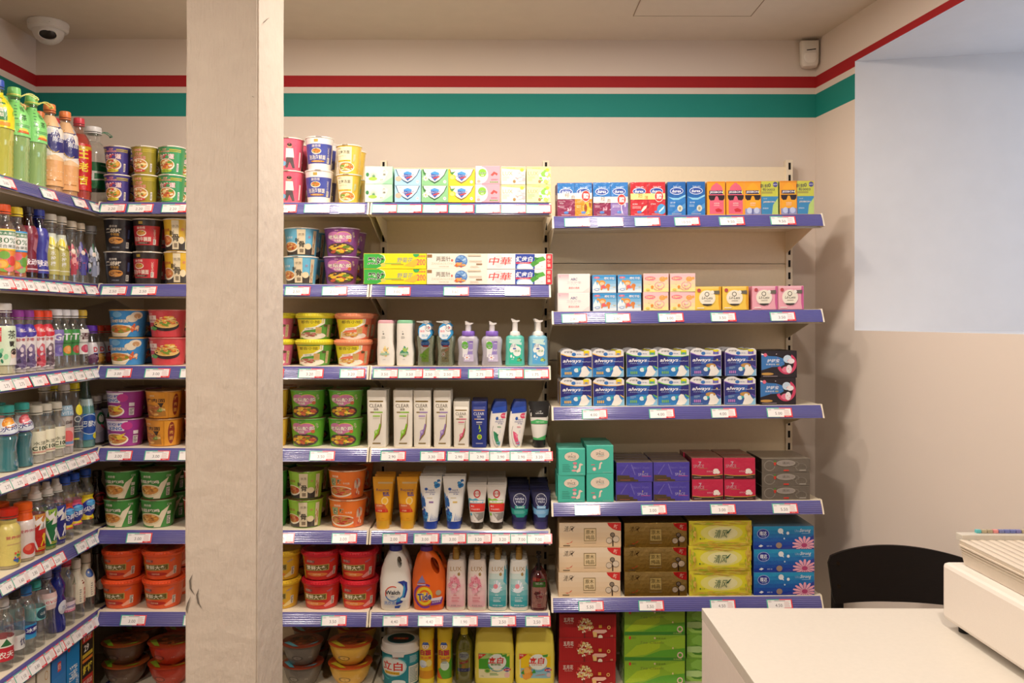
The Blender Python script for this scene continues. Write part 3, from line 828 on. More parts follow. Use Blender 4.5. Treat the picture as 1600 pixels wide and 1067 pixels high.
C_('limebone', 'noodle_bowl', .106, .0665, .054, '98c83c', art_lime(23), lidc='6a5434', rimc='98d048')
C_('spicy', 'noodle_bowl', .108, .073, .058, 'e8782c', art_spicy(24), lidc='a86038', rimc='dcc8a8')
C_('feast_orange', 'noodle_tub', .108, .0735, .060, 'e85a24', art_feast('e85a24', 25), lidc='ee5a2c', lid='tub', band=lidart('a83c1c', '7a2c18', 3))
C_('feast_red', 'noodle_tub', .108, .0715, .059, 'cc2c24', art_feast('cc2c24', 26), lidc='cc2030', lid='tub', band=lidart('8a2418', '5a1c14', 4))
C_('feast_yellow', 'noodle_tub', .108, .0715, .059, 'd8a824', art_feast('d8a824', 27), lidc='e8c030', lid='tub')


def bowl(c, lidc, rimc, seed, rt=.081, h=.078, rb=.05):
    rings = [(0, rb * .9, rb * .9), (.004, rb, rb), (h * .35, rt * .82, rt * .82), (h * .75, rt * .95, rt * .95), (h - .004, rt - .004, rt - .004), (h - .003, rt + .002, rt + .002), (h - .001, rt + .002, rt + .002)]
    b = MB(); b.loft(rings, c, 40, ct=False); b.art_wrap([E(40, 46, 14, 26, tint(c, -.35)), E(41, 46, 10, 19, tint(c, .1)), T('拌面', 72, 50, 16, tint(c, .4))], rings, rt * 2.2, h * .2, h * .5, rt * .9)
    L = MB(); L.loft([(h - .001, rt + .003, rt + .003), (h, rt + .001, rt + .001), (h + .001, rt * .6, rt * .6), (h + .0015, .001, .001)], lidc, 40)
    A = [E(52, 50, 36, 34, tint(lidc, -.3))] + scat(52, 50, 34, 32, ('7a3018', '9a4a20', '4a2010', 'b0602c', '5a3a18'), 34, seed, .2) + [T('鲜虾拌面', 46, 66, 12, '1c1410', b=.03, rot=8), P([(2, 34), (30, 4), (44, 2), (14, 44)], rimc), P([(60, 4), (90, 24), (96, 40), (70, 12)], rimc)]
    V, Fc, C = art2d(A, rt * 1.85, rt * 1.85); L.add([(x, y - rt * .925, h + .0016 + l * .5) for x, y, l in V], Fc, C)
    return proto('noodle_bowl', 'noodles', [('bowl_body', b.mesh('bowl_body', 'film')), ('lid', L.mesh('lid', 'foil'))], 2 * rt, h + .0015, 2 * rt)


CUPS['drybowl_brown'] = bowl('5c4230', '9a4a20', '8ab82c', 1)
CUPS['drybowl_red'] = bowl('b83418', 'a83c1c', '98b030', 2)
CUPS['drybowl_grey'] = bowl('6a6258', '8a3a24', '58a8b8', 3, .075)
CUPS['drybowl_yellow'] = bowl('d8a840', 'b04a20', 'c8b830', 4)

TIER = {1: [''], 2: ['lower ', 'upper '], 3: ['bottom ', 'middle ', 'top ']}
RANK = ['', ', second row', ', third row', ', fourth row', ', fifth row', ', sixth row', ', seventh row']
SH = ['top shelf', 'second shelf', 'third shelf', 'fourth shelf', 'fifth shelf', 'sixth shelf', 'bottom shelf']


def stock(pr, pxs, z, n, ranks, desc, shelf, nbs=None, group=None, yf=YFR + .022, gap=None, tiltc=False, rot=.16, d0=0, jx=.002, hs=1.0, xs=None):
    """columns of one product on a shelf: n high, some rows deep"""
    if gap is None: gap = .003 if 'noodle' not in pr['name'] else (.001 if 'dry' in desc else .009)
    for ci, pc in enumerate(pxs):
        for r in range(ranks if isinstance(ranks, int) else ranks[ci]):
            dd = pr['d'] * .5; rnd = pr['d'] > .9 * pr['w'] and pr['name'].startswith('noodle')
            Y = yf + dd + r * (pr['d'] + gap)
            Yp = yf + (dd if rnd else 0)
            X = (pc - 780) / F * Yp
            for k in range(n):
                x = X + RND.uniform(-jx, jx) + (r > 0) * RND.uniform(-jx, jx); zz = z + k * pr['h'] * hs
                if tiltc: zz += TILT * (x - XC)
                nb = (' ' + nbs[ci]) if nbs and nbs[ci] else ''
                lab = (TIER[n][k] + desc + nb + RANK[r] + ', ' + shelf).strip()
                place(pr, lab, (x, Y + RND.uniform(-.001, .001), zz), RND.uniform(-rot, rot), group, -TILT if tiltc else 0)


LP, RP = ' left of pillar', ' right of pillar'


def cups(k, pxs, row, n, ranks, desc, side, nbs=None, **kw):
    base = YFR + .022 if row < 6 else 3.083
    stock(CUPS[k], pxs, ZA[row], n, ranks, desc, SH[row] + side, nbs, desc + ' pots on the ' + SH[row], yf=kw.pop('yf', base), **kw)


cups('cn_purple', [184], 0, 2, 3, 'purple and gold noodle cup', LP)
cups('cn_gold', [227], 0, 2, 3, 'olive gold noodle cup', LP)
cups('cn_green', [269], 0, 2, 3, 'green and gold noodle cup', LP)
cups('pinkcup', [452], 0, 2, 2, 'pink noodle cup with white cook', RP, rot=.05)
cups('bluecup', [499], 0, 2, 2, 'white noodle cup with blue band', RP)
cups('yellowcup', [545], 0, 2, 2, 'yellow and cream noodle cup', RP)
cups('blackcup', [186], 1, 2, 2, 'black noodle cup with beef picture', LP)
cups('redcup', [232], 1, 2, 2, 'black noodle cup with red band', LP)
cups('bonecup', [279], 1, 2, 2, 'yellow and black noodle cup', LP, rot=.05)
cups('bonebowl', [471], 1, 2, 2, 'light blue and black noodle bowl', RP)
cups('pickle_purple', [534], 1, 2, 2, 'purple noodle bowl with pink heart', RP)
cups('shrimp', [202], 2, 2, 2, 'blue noodle bowl with shrimp balls', LP)
cups('tomato', [263], 2, 2, 2, 'red noodle bowl, black dish', LP)
cups('house_pink', [431], 2, 2, 2, 'pink noodle bowl with yellow lid', RP)
cups('house_green', [492], 2, 2, 2, 'green noodle bowl with yellow lid', RP)
cups('house_orange', [553], 2, 2, 2, 'orange noodle bowl with orange lid', RP)
cups('king', [198], 3, 2, 2, 'purple noodle bowl, blue lettering', LP)
cups('beefbowl', [258], 3, 2, 2, 'orange and brown noodle bowl', LP)
cups('redbowl', [317], 3, 2, 2, 'red brown noodle bowl', LP)
cups('yellowbowl', [427], 3, 2, 2, 'yellow noodle cup with soup picture', RP)
cups('pickle_green', [482, 541], 3, 2, 2, 'green noodle bowl, pink heart', RP, ['by yellow cup', 'by white shampoo'])
cups('herb', [192, 248], 4, 2, 2, 'green mushroom noodle bowl', LP, ['by dark bottles', 'by red bowl'])
cups('redbowl', [316], 4, 2, 2, 'red noodle bowl', LP)
cups('herb', [424], 4, 2, 2, 'green and cream noodle bowl', RP)
cups('limebone', [478], 4, 2, 2, 'lime and black noodle bowl', RP)
cups('spicy', [544], 4, 2, 2, 'orange noodle bowl with chilli soup', RP)
cups('feast_orange', [194, 257], 5, 2, 2, 'orange noodle tub', LP, ['by black bottle', 'by pillar'], rot=.1)
cups('feast_yellow', [441], 5, 2, 2, 'yellow noodle tub', RP, rot=.1)
cups('feast_red', [503, 562], 5, 2, 2, 'red noodle tub', RP, ['by yellow tubs', 'by detergent'], rot=.1)
cups('drybowl_brown', [197], 6, 2, 2, 'brown dry noodle bowl, lime rim', LP)
cups('drybowl_red', [268], 6, 2, 2, 'red dry noodle bowl with patterned lid', LP)
cups('drybowl_grey', [474], 6, 2, 2, 'grey dry noodle bowl, blue rim', RP)
cups('drybowl_yellow', [548], 6, 2, 2, 'yellow dry noodle bowl with orange lid', RP)

# ================================================================== MIDDLE BAY: soaps, toothpaste, shampoo, detergent
PX = 1 / 424.0


def shield(c, lc, extra):
    return [R(0, 0, 100, 100, c), P([(2, 100), (98, 100), (86, 60), (66, 26), (49, 10), (32, 26), (12, 60)], tint(lc, -.35)), P([(6, 100), (94, 100), (84, 64), (66, 34), (49, 20), (32, 34), (14, 64)], 'f4f1ee')] + \
           [P([(34, 78), (49, 86), (66, 78), (64, 50), (50, 26), (36, 50)], '3a5ab0'), P([(34, 78), (49, 88), (66, 78), (66, 66), (34, 72)], '4a9ce0'), T('Safeguard', 50, 60, 15, '3a4a9a', 44, b=.02, o='f4f4f8', rot=6), P([(44, 40), (68, 50), (68, 58), (44, 48)], 'e0483c'), E(88, 22, 6, 10, 'f4ecec'), T('99', 88, 22, 9, 'c8506a'), T('舒肤佳', 22, 90, 6, 'e89090')] + extra


def soap(k, art, c, top): return boxp('soap_box', 'soap', (43 if k < 2 else 40.5) * PX, .0655 if k != 9 else .0655, .032, art, c, top=top, side=c)


SB = [
    ('mint green soap box with aloe plant', 591.5, 43, 28, 'b8e4c4', [R(0, 0, 100, 100, 'bfe6cb'), P([(0, 100), (60, 100), (86, 70), (70, 20), (30, 0), (0, 0)], 'f2eee0')] + [P([(30, 34), (30 + 20 * cos(radians(a)), 34 + 40 * sin(radians(a))), (33, 34)], '5a9a6a' if a % 40 else '3c8a58') for a in range(10, 180, 17)] + [E(28, 30, 16, 10, 'a8cc50'), E(8, 54, 6, 12, '3c8a50'), T('六', 70, 74, 14, '4a5a4a'), T('神', 70, 54, 15, '4a5a4a'), T('清凉', 60, 24, 8, '4a9a5a'), P([(62, 0), (100, 40), (100, 0)], '9cd8ac')]),
    ('white and blue shield soap box', 636.5, 41, 26, 'b4dcf0', shield('a8d8f0', '3c86c0', [E(14, 40, 12, 16, 'e8b8a0')])),
    ('white and green shield soap box', 679, 41.5, 26, 'a8d4a0', shield('8cc890', '3c9050', flower(15, 44, 12, 18, 'f4f4ec', 'e8c040', 8) + [P([(2, 96), (18, 70), (8, 66)], '3c8040')])),
    ('white and yellow shield soap box', 721, 41.5, 26, 'f0d848', shield('f2da34', 'c8a850', [E(14, 50, 14, 18, 'f0d030'), E(14, 50, 9, 12, 'f6e880'), P([(4, 80), (26, 86), (14, 64)], '4c9040')])),
    ('pink and white antiseptic soap box', 761.5, 38.5, 28.5, 'f2a8b4', [R(0, 0, 100, 100, 'f2a4b2'), R(0, 0, 26, 100, 'f6ece8'), E(26, 50, 26, 46, 'f8dcdc'), E(28, 62, 17, 23, '8ac83c'), T('Dettol', 28, 62, 11, '2a5a3a', 32, b=.02, o='f4f4f0'), T('滴露', 28, 48, 8, 'f4f4f0'), P([(62, 50), (76, 70), (92, 58), (88, 46), (80, 56), (70, 44)], 'e8524c'), T('滋润倍护', 78, 24, 9, 'd84c6c')] + [E(62 + i * 7, 10, 2.8, 4, '4ca850') for i in range(5)] + [E(13, 14, 7, 8, 'f0b0a0'), T('保湿', 13, 30, 6, 'c8a0a0')]),
    ('cream soap box with grey blossom', 801.5, 38, 28, 'f0e4cc', [R(0, 0, 100, 100, 'f4ecdc'), P([(0, 100), (100, 100), (100, 80), (60, 84), (0, 90)], 'f0dc90'), T('新旧包装 香氛', 40, 92, 7, 'e8844c'), E(86, 82, 8, 10, 'f0d040'), T('LUX', 26, 62, 22, 'c8a070', 42), lines(4, 18, 34, 46, 4, 'c8b8a8', 2)] + scat(78, 42, 24, 30, ('d8ccd0', 'e4dcdc', 'c8b8bc', 'ecd0d8'), 24, 4, .3) + [E(54, 16, 6, 9, 'a88450')]),
    ('cream soap box with white green blossom', 841.5, 38, 28, 'e4e49c', [R(0, 0, 100, 100, 'eeeab0'), P([(0, 100), (100, 100), (100, 80), (60, 84), (0, 90)], 'f0dc90'), T('新旧包装 香氛', 40, 92, 7, 'e8844c'), E(86, 82, 8, 10, 'f0d040'), T('LUX', 26, 62, 22, 'c8a070', 42), lines(4, 18, 34, 46, 4, '8ab080', 2)] + scat(76, 40, 26, 34, ('f6f4ec', 'fafaf4', 'b8dc6c', '8cc850'), 26, 5, .36) + [E(54, 16, 6, 9, 'a88450')]),
]
for i, (d, pc, wp, hp, c, art) in enumerate(SB):
    pr = boxp('soap_box', 'soap', wp * PX, hp / 423.5, .048, art, c, top=tint(c, .2), side=c)
    stock(pr, [pc], ZA[0], 2, 3, d, SH[0], group='soap boxes on the top shelf', yf=YFR + .008, rot=.008, jx=.0006)

TPS = [
    ('green and yellow toothpaste box', 617, 98, 24, 'f0e020', [R(0, 0, 100, 100, 'f2e41c'), P([(0, 0), (22, 0), (31, 22), (35, 60), (33, 88), (26, 100), (0, 100)], 'e8f0c0'), P([(0, 0), (20, 0), (30, 20), (34, 60), (31, 86), (24, 100), (0, 100)], '3cb044'), T('黑妹', 20, 52, 48, '1c2018', 28, b=.03, o='f4f4ec'), T('野菊花', 66, 58, 34, '8a9aa0', 26, sh=.2, b=.01), P([(30, 30), (60, 30), (60, 38), (32, 38)], '9cc850'), E(31, 26, 4, 12, 'd8d060'), R(44, 24, 64, 32, 'c8a830'), P([(64, 20), (84, 66), (94, 50), (80, 10)], 'f0c040'), T('200', 92, 44, 42, 'e8506a', 14, b=.01), T('加赠装', 93, 84, 14, 'e85060', 12), E(84, 98, 5, 20, '3cb060')]),
    ('cream toothpaste box with blue orange globe', 714, 94, 24, 'f2ead8', [R(0, 0, 100, 100, 'f4ecdc'), R(0, 74, 8, 96, '9a7048'), T('两面针', 27, 66, 34, '4a3c30', 24, b=.008), E(41.5, 56, 1.8, 9, 'e07060'), T('ZANDAOLONG', 26, 34, 14, 'd8c4a8', 38), T('中药牙膏·护龈', 28, 14, 8, 'b8a890', 16), E(57, 52, 10.5, 41, '5a8ac8')] + scat(58, 62, 9, 26, ('8ab4e0', '3c68b0', 'b8d4f0', '6a9ad0'), 20, 3, .4) + scat(54, 28, 9, 18, ('e8803c', 'f0a860', 'd85c30'), 14, 4, .5) + [lines(70, 44, 92, 56, 2, 'b8a890', 2), R(82, 28, 92, 36, 'a08060'), lines(72, 8, 92, 22, 3, 'c8bca8', 4), R(68, 86, 90, 98, 'dcd0b8')]),
    ('white, blue and red toothpaste box', 812, 102, 24, 'f2ece8', [R(0, 0, 100, 100, 'f4eeea'), E(18, 50, 8, 44, 'f4dcdc'), T('中華', 20, 52, 54, 'e04040', 36, b=.012, sh=.15), R(43, 0, 73, 100, '2c44a0'), E(58, 10, 13, 34, 'a8ccf0'), E(58, 0, 12, 34, 'f0f4f8'), T('健齿白', 57, 66, 36, 'f4f4f8', 26, b=.03, sh=.15), P([(44, 34), (70, 34), (71, 46), (44, 44)], 'd84050'), T('防蛀健齿·清新口气', 57, 40, 7, 'f4e8e8'), P([(70, 12), (80, 40), (74, 60), (66, 36)], '4c9a3c'), P([(76, 40), (90, 60), (86, 84), (76, 74)], '5cae44'), P([(74, 50), (72, 80), (80, 72)], '3c8434'), T('薄荷', 84, 16, 7, 'a8a8b0'), R(90.5, 0, 100, 100, 'd02c38'), T('超', 95, 80, 22, 'f4ecdc', b=.02), T('值', 95, 52, 22, 'f4ecdc', b=.02), T('装', 95, 24, 22, 'f4ecdc', b=.02)]),
]
for i, (d, pc, wp, hp, c, art) in enumerate(TPS):
    pr = boxp('toothpaste_box', 'toothpaste', wp * PX, hp / 423.5, .046, art, c, top=tint(c, .2), side=c)
    stock(pr, [pc], ZA[1], 2, 2, d, SH[1], group='toothpaste boxes on the second shelf', yf=YFR + .008, rot=.004, jx=.0006)


def bottlep(name, cat, rings, c, art, aw, az0, ah, capr=None, capc='ffffff', capname='cap', extra=None, cols=None, mat='plastic', aref=None, nstep=14, seg=30):
    b = MB(); b.loft(rings, c, seg, cols=cols)
    if art: b.art_wrap(art, rings, aw, az0, ah, aref, nstep)
    parts = [(name + '_body' if '_' not in name else name.split('_')[-1] + '_body', b.mesh('body', mat))]
    parts[0] = ('body', parts[0][1])
    if capr: m2 = MB(); m2.loft(capr, capc, seg); parts.append((capname, m2.mesh(capname, 'plastic')))
    for e in (extra or []): parts.append(e)
    w = max(r[1] for r in rings) * 2; d = max(r[2] for r in rings) * 2; h = (capr or rings)[-1][0]
    return proto(name, cat, parts, w, h, d)


def mk(name, matn, fn):
    m_ = MB(); fn(m_); return (name, m_.mesh(name, matn))


# white shampoo bottles with coloured flip caps
def shampoo6(cc, plant):
    rg = [(0, .028, .016, 3), (.004, .031, .019, 3), (.05, .0325, .02, 3, .000), (.09, .029, .019, 3, -.002), (.13, .0295, .019, 3, -.002), (.158, .0295, .019, 3, -.001)]
    fl = scat(50, 34, 26, 13, plant, 16, 3, .4)
    a = [T('六', 38, 82, 4, '4a4a44'), T('神', 40, 76, 4.5, '2a2a2a', b=.02), lines(28, 64, 60, 71, 3, 'a8a8a0', 3), fl, E(46, 26, 30, 3, 'a8c8a8'), T('润肤', 44, 13, 2.5, 'a8a8a0')]
    cap = [(.158, .0298, .0192, 3, -.001), (.166, .029, .0188, 3, -.001), (.17, .024, .015, 3, -.001)]
    return bottlep('shampoo_bottle', 'shampoo', rg, 'f0ebe0', a, .054, .006, .148, cap, cc)


stock(shampoo6('dca8b0', ('f0e0a0', 'f4ecd0', '5aa0a0', 'e8c880')), [603], ZA[2], 1, 3, 'white shampoo bottle with pink cap', SH[2], group='white bottles on the third shelf', rot=.05)
stock(shampoo6('8cc8a0', ('4c9a7c', '3c8a6c', '6ab088', 'a8c860')), [632.5], ZA[2], 1, 3, 'white shampoo bottle with green cap', SH[2], group='white bottles on the third shelf', rot=.05)


def pump(h0, h1, c, ln, wd=.006):
    def f(m_):
        m_.loft([(h0, .005, .005), (h1 - .012, .005, .005)], c, 14)
        m_.loft([(h1 - .018, .007, .007), (h1 - .006, .010, .008, 2.4), (h1 - .002, .012, .009, 2.4), (h1, .008, .006, 2.4)], c, 16)
        m_.loft([(-ln, wd * .6, .0022, 3, 0, h1 - .004), (-ln * .4, wd, .004, 3, 0, h1 - .006), (.012, wd, .005, 3, 0, h1 - .006)], c, 12, axis='x')
    return f


def pump2(h0, h1, c, ln):
    """foam pump: wide collar, straight neck and a flat swept head"""
    def f(m_):
        m_.loft([(h0, .0105, .0105), (h1 - .012, .0095, .0095), (h1 - .01, .012, .0105)], c, 20)
        pts = [(-.016 - ln, h1 + .001), (-.012 - ln, h1 + .003), (.004, h1 - .004), (.016, h1 - .003), (.0175, h1 - .007), (.006, h1 - .013), (-.010, h1 - .011), (-.014 - ln, h1 - .002)]
        k = len(m_.v); m_.prism(pts, -.008, .008, c)
    return f


def handsoap(art):
    rg = [(0, .026, .015, 3.4), (.004, .029, .018, 3.4), (.05, .027, .018, 3), (.085, .031, .019, 3), (.105, .0325, .018, 3), (.112, .031, .016, 3)]
    a = [P([(16, 100), (84, 100), (80, 30), (76, 4), (24, 4), (20, 30)], 'f0ede8')] + art
    ex = [mk('pump', 'plastic', pump(.112, .168, 'dcdad4', .034))]

    def tagf(m_):
        m_.prism([(-.023, .112), (-.014, .098), (.006, .096), (.020, .106), (.026, .124), (.020, .138), (.024, .150), (.014, .160), (.004, .154), (-.008, .158), (-.022, .146), (-.026, .128)], -.0235, -.0225, '3c9cd8')
        m_.art_front([P([(8, 20), (30, 6), (62, 8), (90, 40), (80, 62), (66, 84), (40, 84), (10, 70)], 'f0f4f6'), T('强劲', 30, 52, 13, 'e05068', b=.01), T('泡沫', 50, 26, 16, '4ab0e0', 50, b=.01), E(72, 72, 22, 22, '2a3050'), E(72, 72, 20, 20, 'f6f4f2'), T('10', 70, 73, 17, '20284a', b=.04), T('倍除菌', 72, 60, 5, '5a5a6a'), E(80, 72, 5, 5, 'e05060')], .052, .064, -.0236, 0, .096)
    ex.append(mk('hang_tag', 'paper', tagf))
    return bottlep('hand_soap', 'hand soap', rg, 'c8d0b4', a, .05, .012, .096, None, extra=ex, mat='tint')


sg = [E(50, 74, 30, 13, '3a5ab0'), E(50, 78, 28, 10, '4a9ce0'), T('Safeguard', 50, 74, 7, '3a4a9a', 62, b=.02, o='f4f4f8'), R(34, 62, 72, 68, 'd8443c')]
stock(handsoap(sg + [P([(20, 34), (50, 50), (80, 62), (76, 4), (24, 4)], 'a8c860')] + scat(36, 32, 22, 12, ('7ac03c', 'a0d850', '5ca030'), 12, 2, .5) + [T('清香', 48, 18, 4, '4a5a8a')]), [664], ZA[2], 1, 4, 'foaming hand soap with green label', SH[2], group='hand soaps with cloud tags', rot=.06)
stock(handsoap(sg + [P([(20, 50), (80, 62), (76, 4), (24, 4)], 'b0a880'), P([(22, 30), (50, 50), (80, 60), (60, 40)], 'e8a080')] + flower(36, 34, 16, 12, 'f4f0ea', 'e08850', 7) + [T('滋养', 54, 18, 4, '4a5a8a')]), [696], ZA[2], 1, 4, 'foaming hand soap with white blossom label', SH[2], group='hand soaps with cloud tags', rot=.06)


def foam_dettol():
    rg = [(0, .036, .02, 3), (.005, .0385, .023, 3), (.05, .0345, .021, 3), (.08, .038, .022, 3), (.098, .0385, .022, 3), (.108, .033, .02, 2.5), (.112, .023, .017, 2)]
    a = [R(22, 30, 76, 92, 'e6e0ec'), R(46, 30, 76, 92, '9a88c8'), P([(22, 30), (46, 30), (52, 60), (46, 92), (22, 92)], 'e8e8ea'), E(36, 76, 17, 15, '62b43c'), T('Dettol', 36, 77, 8, '1c6a4a', 30, b=.02, o='f0f4ee'), T('滴露', 36, 68, 5, 'f0f4ee'), R(58, 86, 76, 92, '7a5ab0'), T('净纯', 66, 84, 5, 'f0ecf4', b=.02), T('洁净护', 60, 56, 9, 'f0ecf4', 34, b=.02, sh=.2), R(30, 12, 80, 40, 'c8bcd8')] + flower(46, 28, 16, 11, 'f4eef0', 'd87850', 6) + [T('250ml', 70, 18, 4, 'f0ecf4')]
    col = mk('collar', 'plastic', lambda m_: m_.loft([(.111, .0225, .0205), (.113, .0235, .0215), (.126, .0235, .0215), (.13, .021, .019)], '8a68c8', 24))
    return bottlep('foam_soap', 'hand soap', rg, 'b4b0ba', a, .068, .006, .094, None, extra=[col, mk('pump', 'plastic', pump2(.128, .164, 'e0dcda', -.004))], mat='plastic')


stock(foam_dettol(), [730.5, 768], ZA[2], 1, 2, 'grey foam soap with purple collar', SH[2], ['by cloud tags', 'by teal soap'], group='purple collared foam soaps', rot=.05)


def foam_walch(c, c2, lc):
    rg = [(0, .033, .02, 3), (.005, .0365, .024, 3), (.05, .0345, .0225, 3), (.095, .0345, .0225, 3), (.108, .033, .021, 2.6), (.114, .024, .017, 2)]
    a = [P([(12, 96), (88, 96), (90, 80), (88, 4), (14, 4)], c2), P([(14, 96), (86, 96), (88, 74), (14, 82)], 'c8e4dc'), E(50, 56, 34, 16, 'eef0e8'), E(40, 66, 20, 14, 'eef0e8'), E(60, 44, 22, 12, 'eef0e8'), T('妙洁', 36, 72, 13, '3a4a8a', 34, sh=.2), T('泡沫', 60, 52, 9, '3c9a48', 34, sh=.2, b=.01), R(36, 58, 54, 63, '3a5ab0'), E(26, 32, 6, 6, 'e8f0ec'), E(40, 28, 4, 4, 'e8f0ec'), T('芦荟', 34, 20, 4, 'e8f0ec')] + scat(72, 20, 14, 9, (lc, tint(lc, -.2), tint(lc, .3)), 12, 4, .5)
    col = mk('collar', 'plastic', lambda m_: m_.loft([(.113, .0195, .0195), (.118, .020, .020), (.127, .017, .017), (.13, .011, .011)], 'ece8e4', 24))
    return bottlep('foam_soap', 'hand soap', rg, c, a, .062, .006, .098, None, extra=[col, mk('pump', 'plastic', pump2(.128, .174, 'ece8e4', 0))], mat='plastic')


stock(foam_walch('5cb8a8', '3cc0a0', '5aa048'), [805], ZA[2], 1, 2, 'teal foam soap with white pump', SH[2], group='white pump foam soaps', rot=.05)
stock(foam_walch('7cb4c8', '58a8d8', 'a8cc3c'), [842], ZA[2], 1, 2, 'blue foam soap with white pump', SH[2], group='white pump foam soaps', rot=.05)


# tall shampoo bottles in oval cartons
def clear_b(c, txt, ac, h, w, lab='8a7440', dark=False):
    rg = [(0, w * .44, .015, 4), (.003, w * .47, .018, 4), (h * .3, w * .48, .019, 4), (h * .6, w * .49, .0195, 5), (h * .88, w * .5, .02, 6), (h * .885, w * .49, .0195, 6)]
    cap = [(h * .885, w * .5, .0198, 7), (h * .99, w * .5, .0198, 7), (h, w * .48, .019, 7)]
    a = [R(10, 92, 86, 95, lab), T('CLEAR', 47, 84, 7.5, txt, 72), T('清扬', 47, 76, 5, txt, b=.01), R(16, 68.5, 36, 71, lab), R(36, 68.5, 84, 71, ac), R(30, 60, 70, 63, tint(ac, .2)), lines(30, 55, 68, 58, 2, 'c8c0b4', 2)]
    if not dark: a += [P([(76, 66), (79, 66), (78, 40), (68, 22), (32, 6), (36, 12), (62, 28), (72, 44)], lab), P([(74, 42), (66, 30), (34, 10), (42, 26), (60, 34), (68, 46)], ac), E(50, 26, 12, 5.5, ac), E(48, 27, 7, 3.4, tint(ac, .45)), R(28, 1, 74, 3.5, lab)]
    else: a += [P([(50, 56), (58, 46), (46, 42)], 'b8d83c'), P([(58, 46), (64, 38), (48, 34)], 'a0c83c'), E(52, 22, 17, 7, 'd8dc50'), E(52, 22, 12, 5, '7cb82c'), R(26, 3, 76, 6, '9a9ab8')]
    return bottlep('shampoo_bottle', 'shampoo', rg, c, a, w * .9, h * .06, h * .8, cap, tint(c, -.04) if dark else tint(c, -.06), aref=w * .48)


G4 = 'slim shampoo bottles on the fourth shelf'
stock(clear_b('eee8da', '5a5040', '8ac82c', .212, .073), [589, 629], ZA[3], 1, 3, 'tall white shampoo with green droplet', SH[3], ['beside noodle bowls', 'beside purple ones'], group=G4, rot=.03)
stock(clear_b('eee8da', '5a5040', '9a7cc0', .212, .066), [659.5, 691.5], ZA[3], 1, 3, 'tall white shampoo with purple droplet', SH[3], ['beside green ones', 'beside pink one'], group=G4, rot=.03)
stock(clear_b('eee8da', '5a5040', 'e0587c', .172, .060), [721.5], ZA[3], 1, 4, 'short white shampoo with pink droplet', SH[3], group=G4, rot=.03)
stock(clear_b('2c3c88', 'e8ecf4', 'c8c8d8', .172, .058, 'd8a878', True), [749.5], ZA[3], 1, 4, 'dark blue shampoo with lime drop', SH[3], group=G4, rot=.03)


def hs_b(ac, leaf):
    w = .0625
    def prof(z): t = z / .17; return (.75 + .34 * sin(min(1, t * 1.25) * pi * .62)) * w * .45, (.12 * (1 - t) * -.06) + (.010 * t ** 2)
    rg = []
    for i in range(9):
        z = .135 * i / 8; a_, cx = prof(z); rg.append((z, a_ if i else a_ * .92, .018 if i else .015, 3.5, cx))
    z1 = rg[-1]
    cap = [(.1345, z1[1], .018, 3.5, z1[4]), (.15, z1[1] * .93, .018, 3.5, z1[4] + .002), (.166, z1[1] * .78, .017, 3.5, z1[4] + .005), (.172, z1[1] * .72, .016, 3.5, z1[4] + .006)]
    a = [P([(4, 96), (100, 100), (100, 118), (4, 112)], '2c50b0'), E(86, 90, 22, 8, 'e0446c'), T('NEW', 86, 90, 4, 'f4e8ec'), E(42, 82, 9, 5, '2c5cb0'), T('head &', 68, 79, 5, '3a4a9a', 36), T('shoulders', 60, 73, 5, '3a4a9a', 58), T('海飞丝', 68, 67, 4, '3a4a9a', b=.02), lines(50, 55, 84, 60, 2, ac, 3), ring(60, 40, 46, 42, .06, 'a8a49a', 14, 150, 290), T('S', 74, 44, 8, 'c8d0dc'),
         P([(24, 46), (50, 40), (70, 20), (84, 8), (54, 8), (32, 26)], ac), P([(36, 40), (64, 36), (56, 24)], leaf), P([(50, 14), (84, 16), (90, 4), (70, 4)], '8ab8d8')]
    return bottlep('shampoo_bottle', 'shampoo', rg, 'eeeae2', a, w * .82, .004, .128, cap, '26408e')


stock(hs_b('3c9468', '2c7c54'), [778], ZA[3], 1, 3, 'white shampoo with blue cap, green leaf', SH[3], group=G4, rot=.05)
stock(hs_b('e0587c', 'f08ca4'), [809], ZA[3], 1, 3, 'white shampoo with blue cap, pink petal', SH[3], group=G4, rot=.05)


def tube(name, cat, wt, h, c, art, capc, capw=.5, caph=.16, top=None, wb=None, mat='plastic', aw=None):
    """squeeze tube standing on its cap: round at the cap, flat at the crimp"""
    hc = h * caph; rb = (wb or wt * capw) / 2; n = 8
    rg = []
    for i in range(n + 1):
        t = i / n; z = hc + (h - .008 - hc) * t; a = rb + (wt / 2 - rb) * t ** .8; b = rb * (1 - t) ** .8 * .95 + .0012
        rg.append((z, a, max(b, .0012), 2 + .6 * t))
    rg += [(h, wt / 2, .0012, 2.6)]
    b = MB(); cols = [c] * (n) + [top or c]
    b.loft(rg, c, 28, cols=cols)
    b.art_wrap(art, rg, aw or wt * .94, hc + .002, h - .012 - hc, None, 12)
    cap = MB(); cap.loft([(0, rb * .92, rb * .86), (.002, rb * .97, rb * .93), (hc, rb * 1.01, rb * .97), (hc + .0008, rb * .8, rb * .8)], capc, 28)
    return proto(name, cat, [('tube_body', b.mesh('tube_body', mat)), ('cap', cap.mesh('cap', 'plastic'))], wt, h, max(.03, rb * 2))


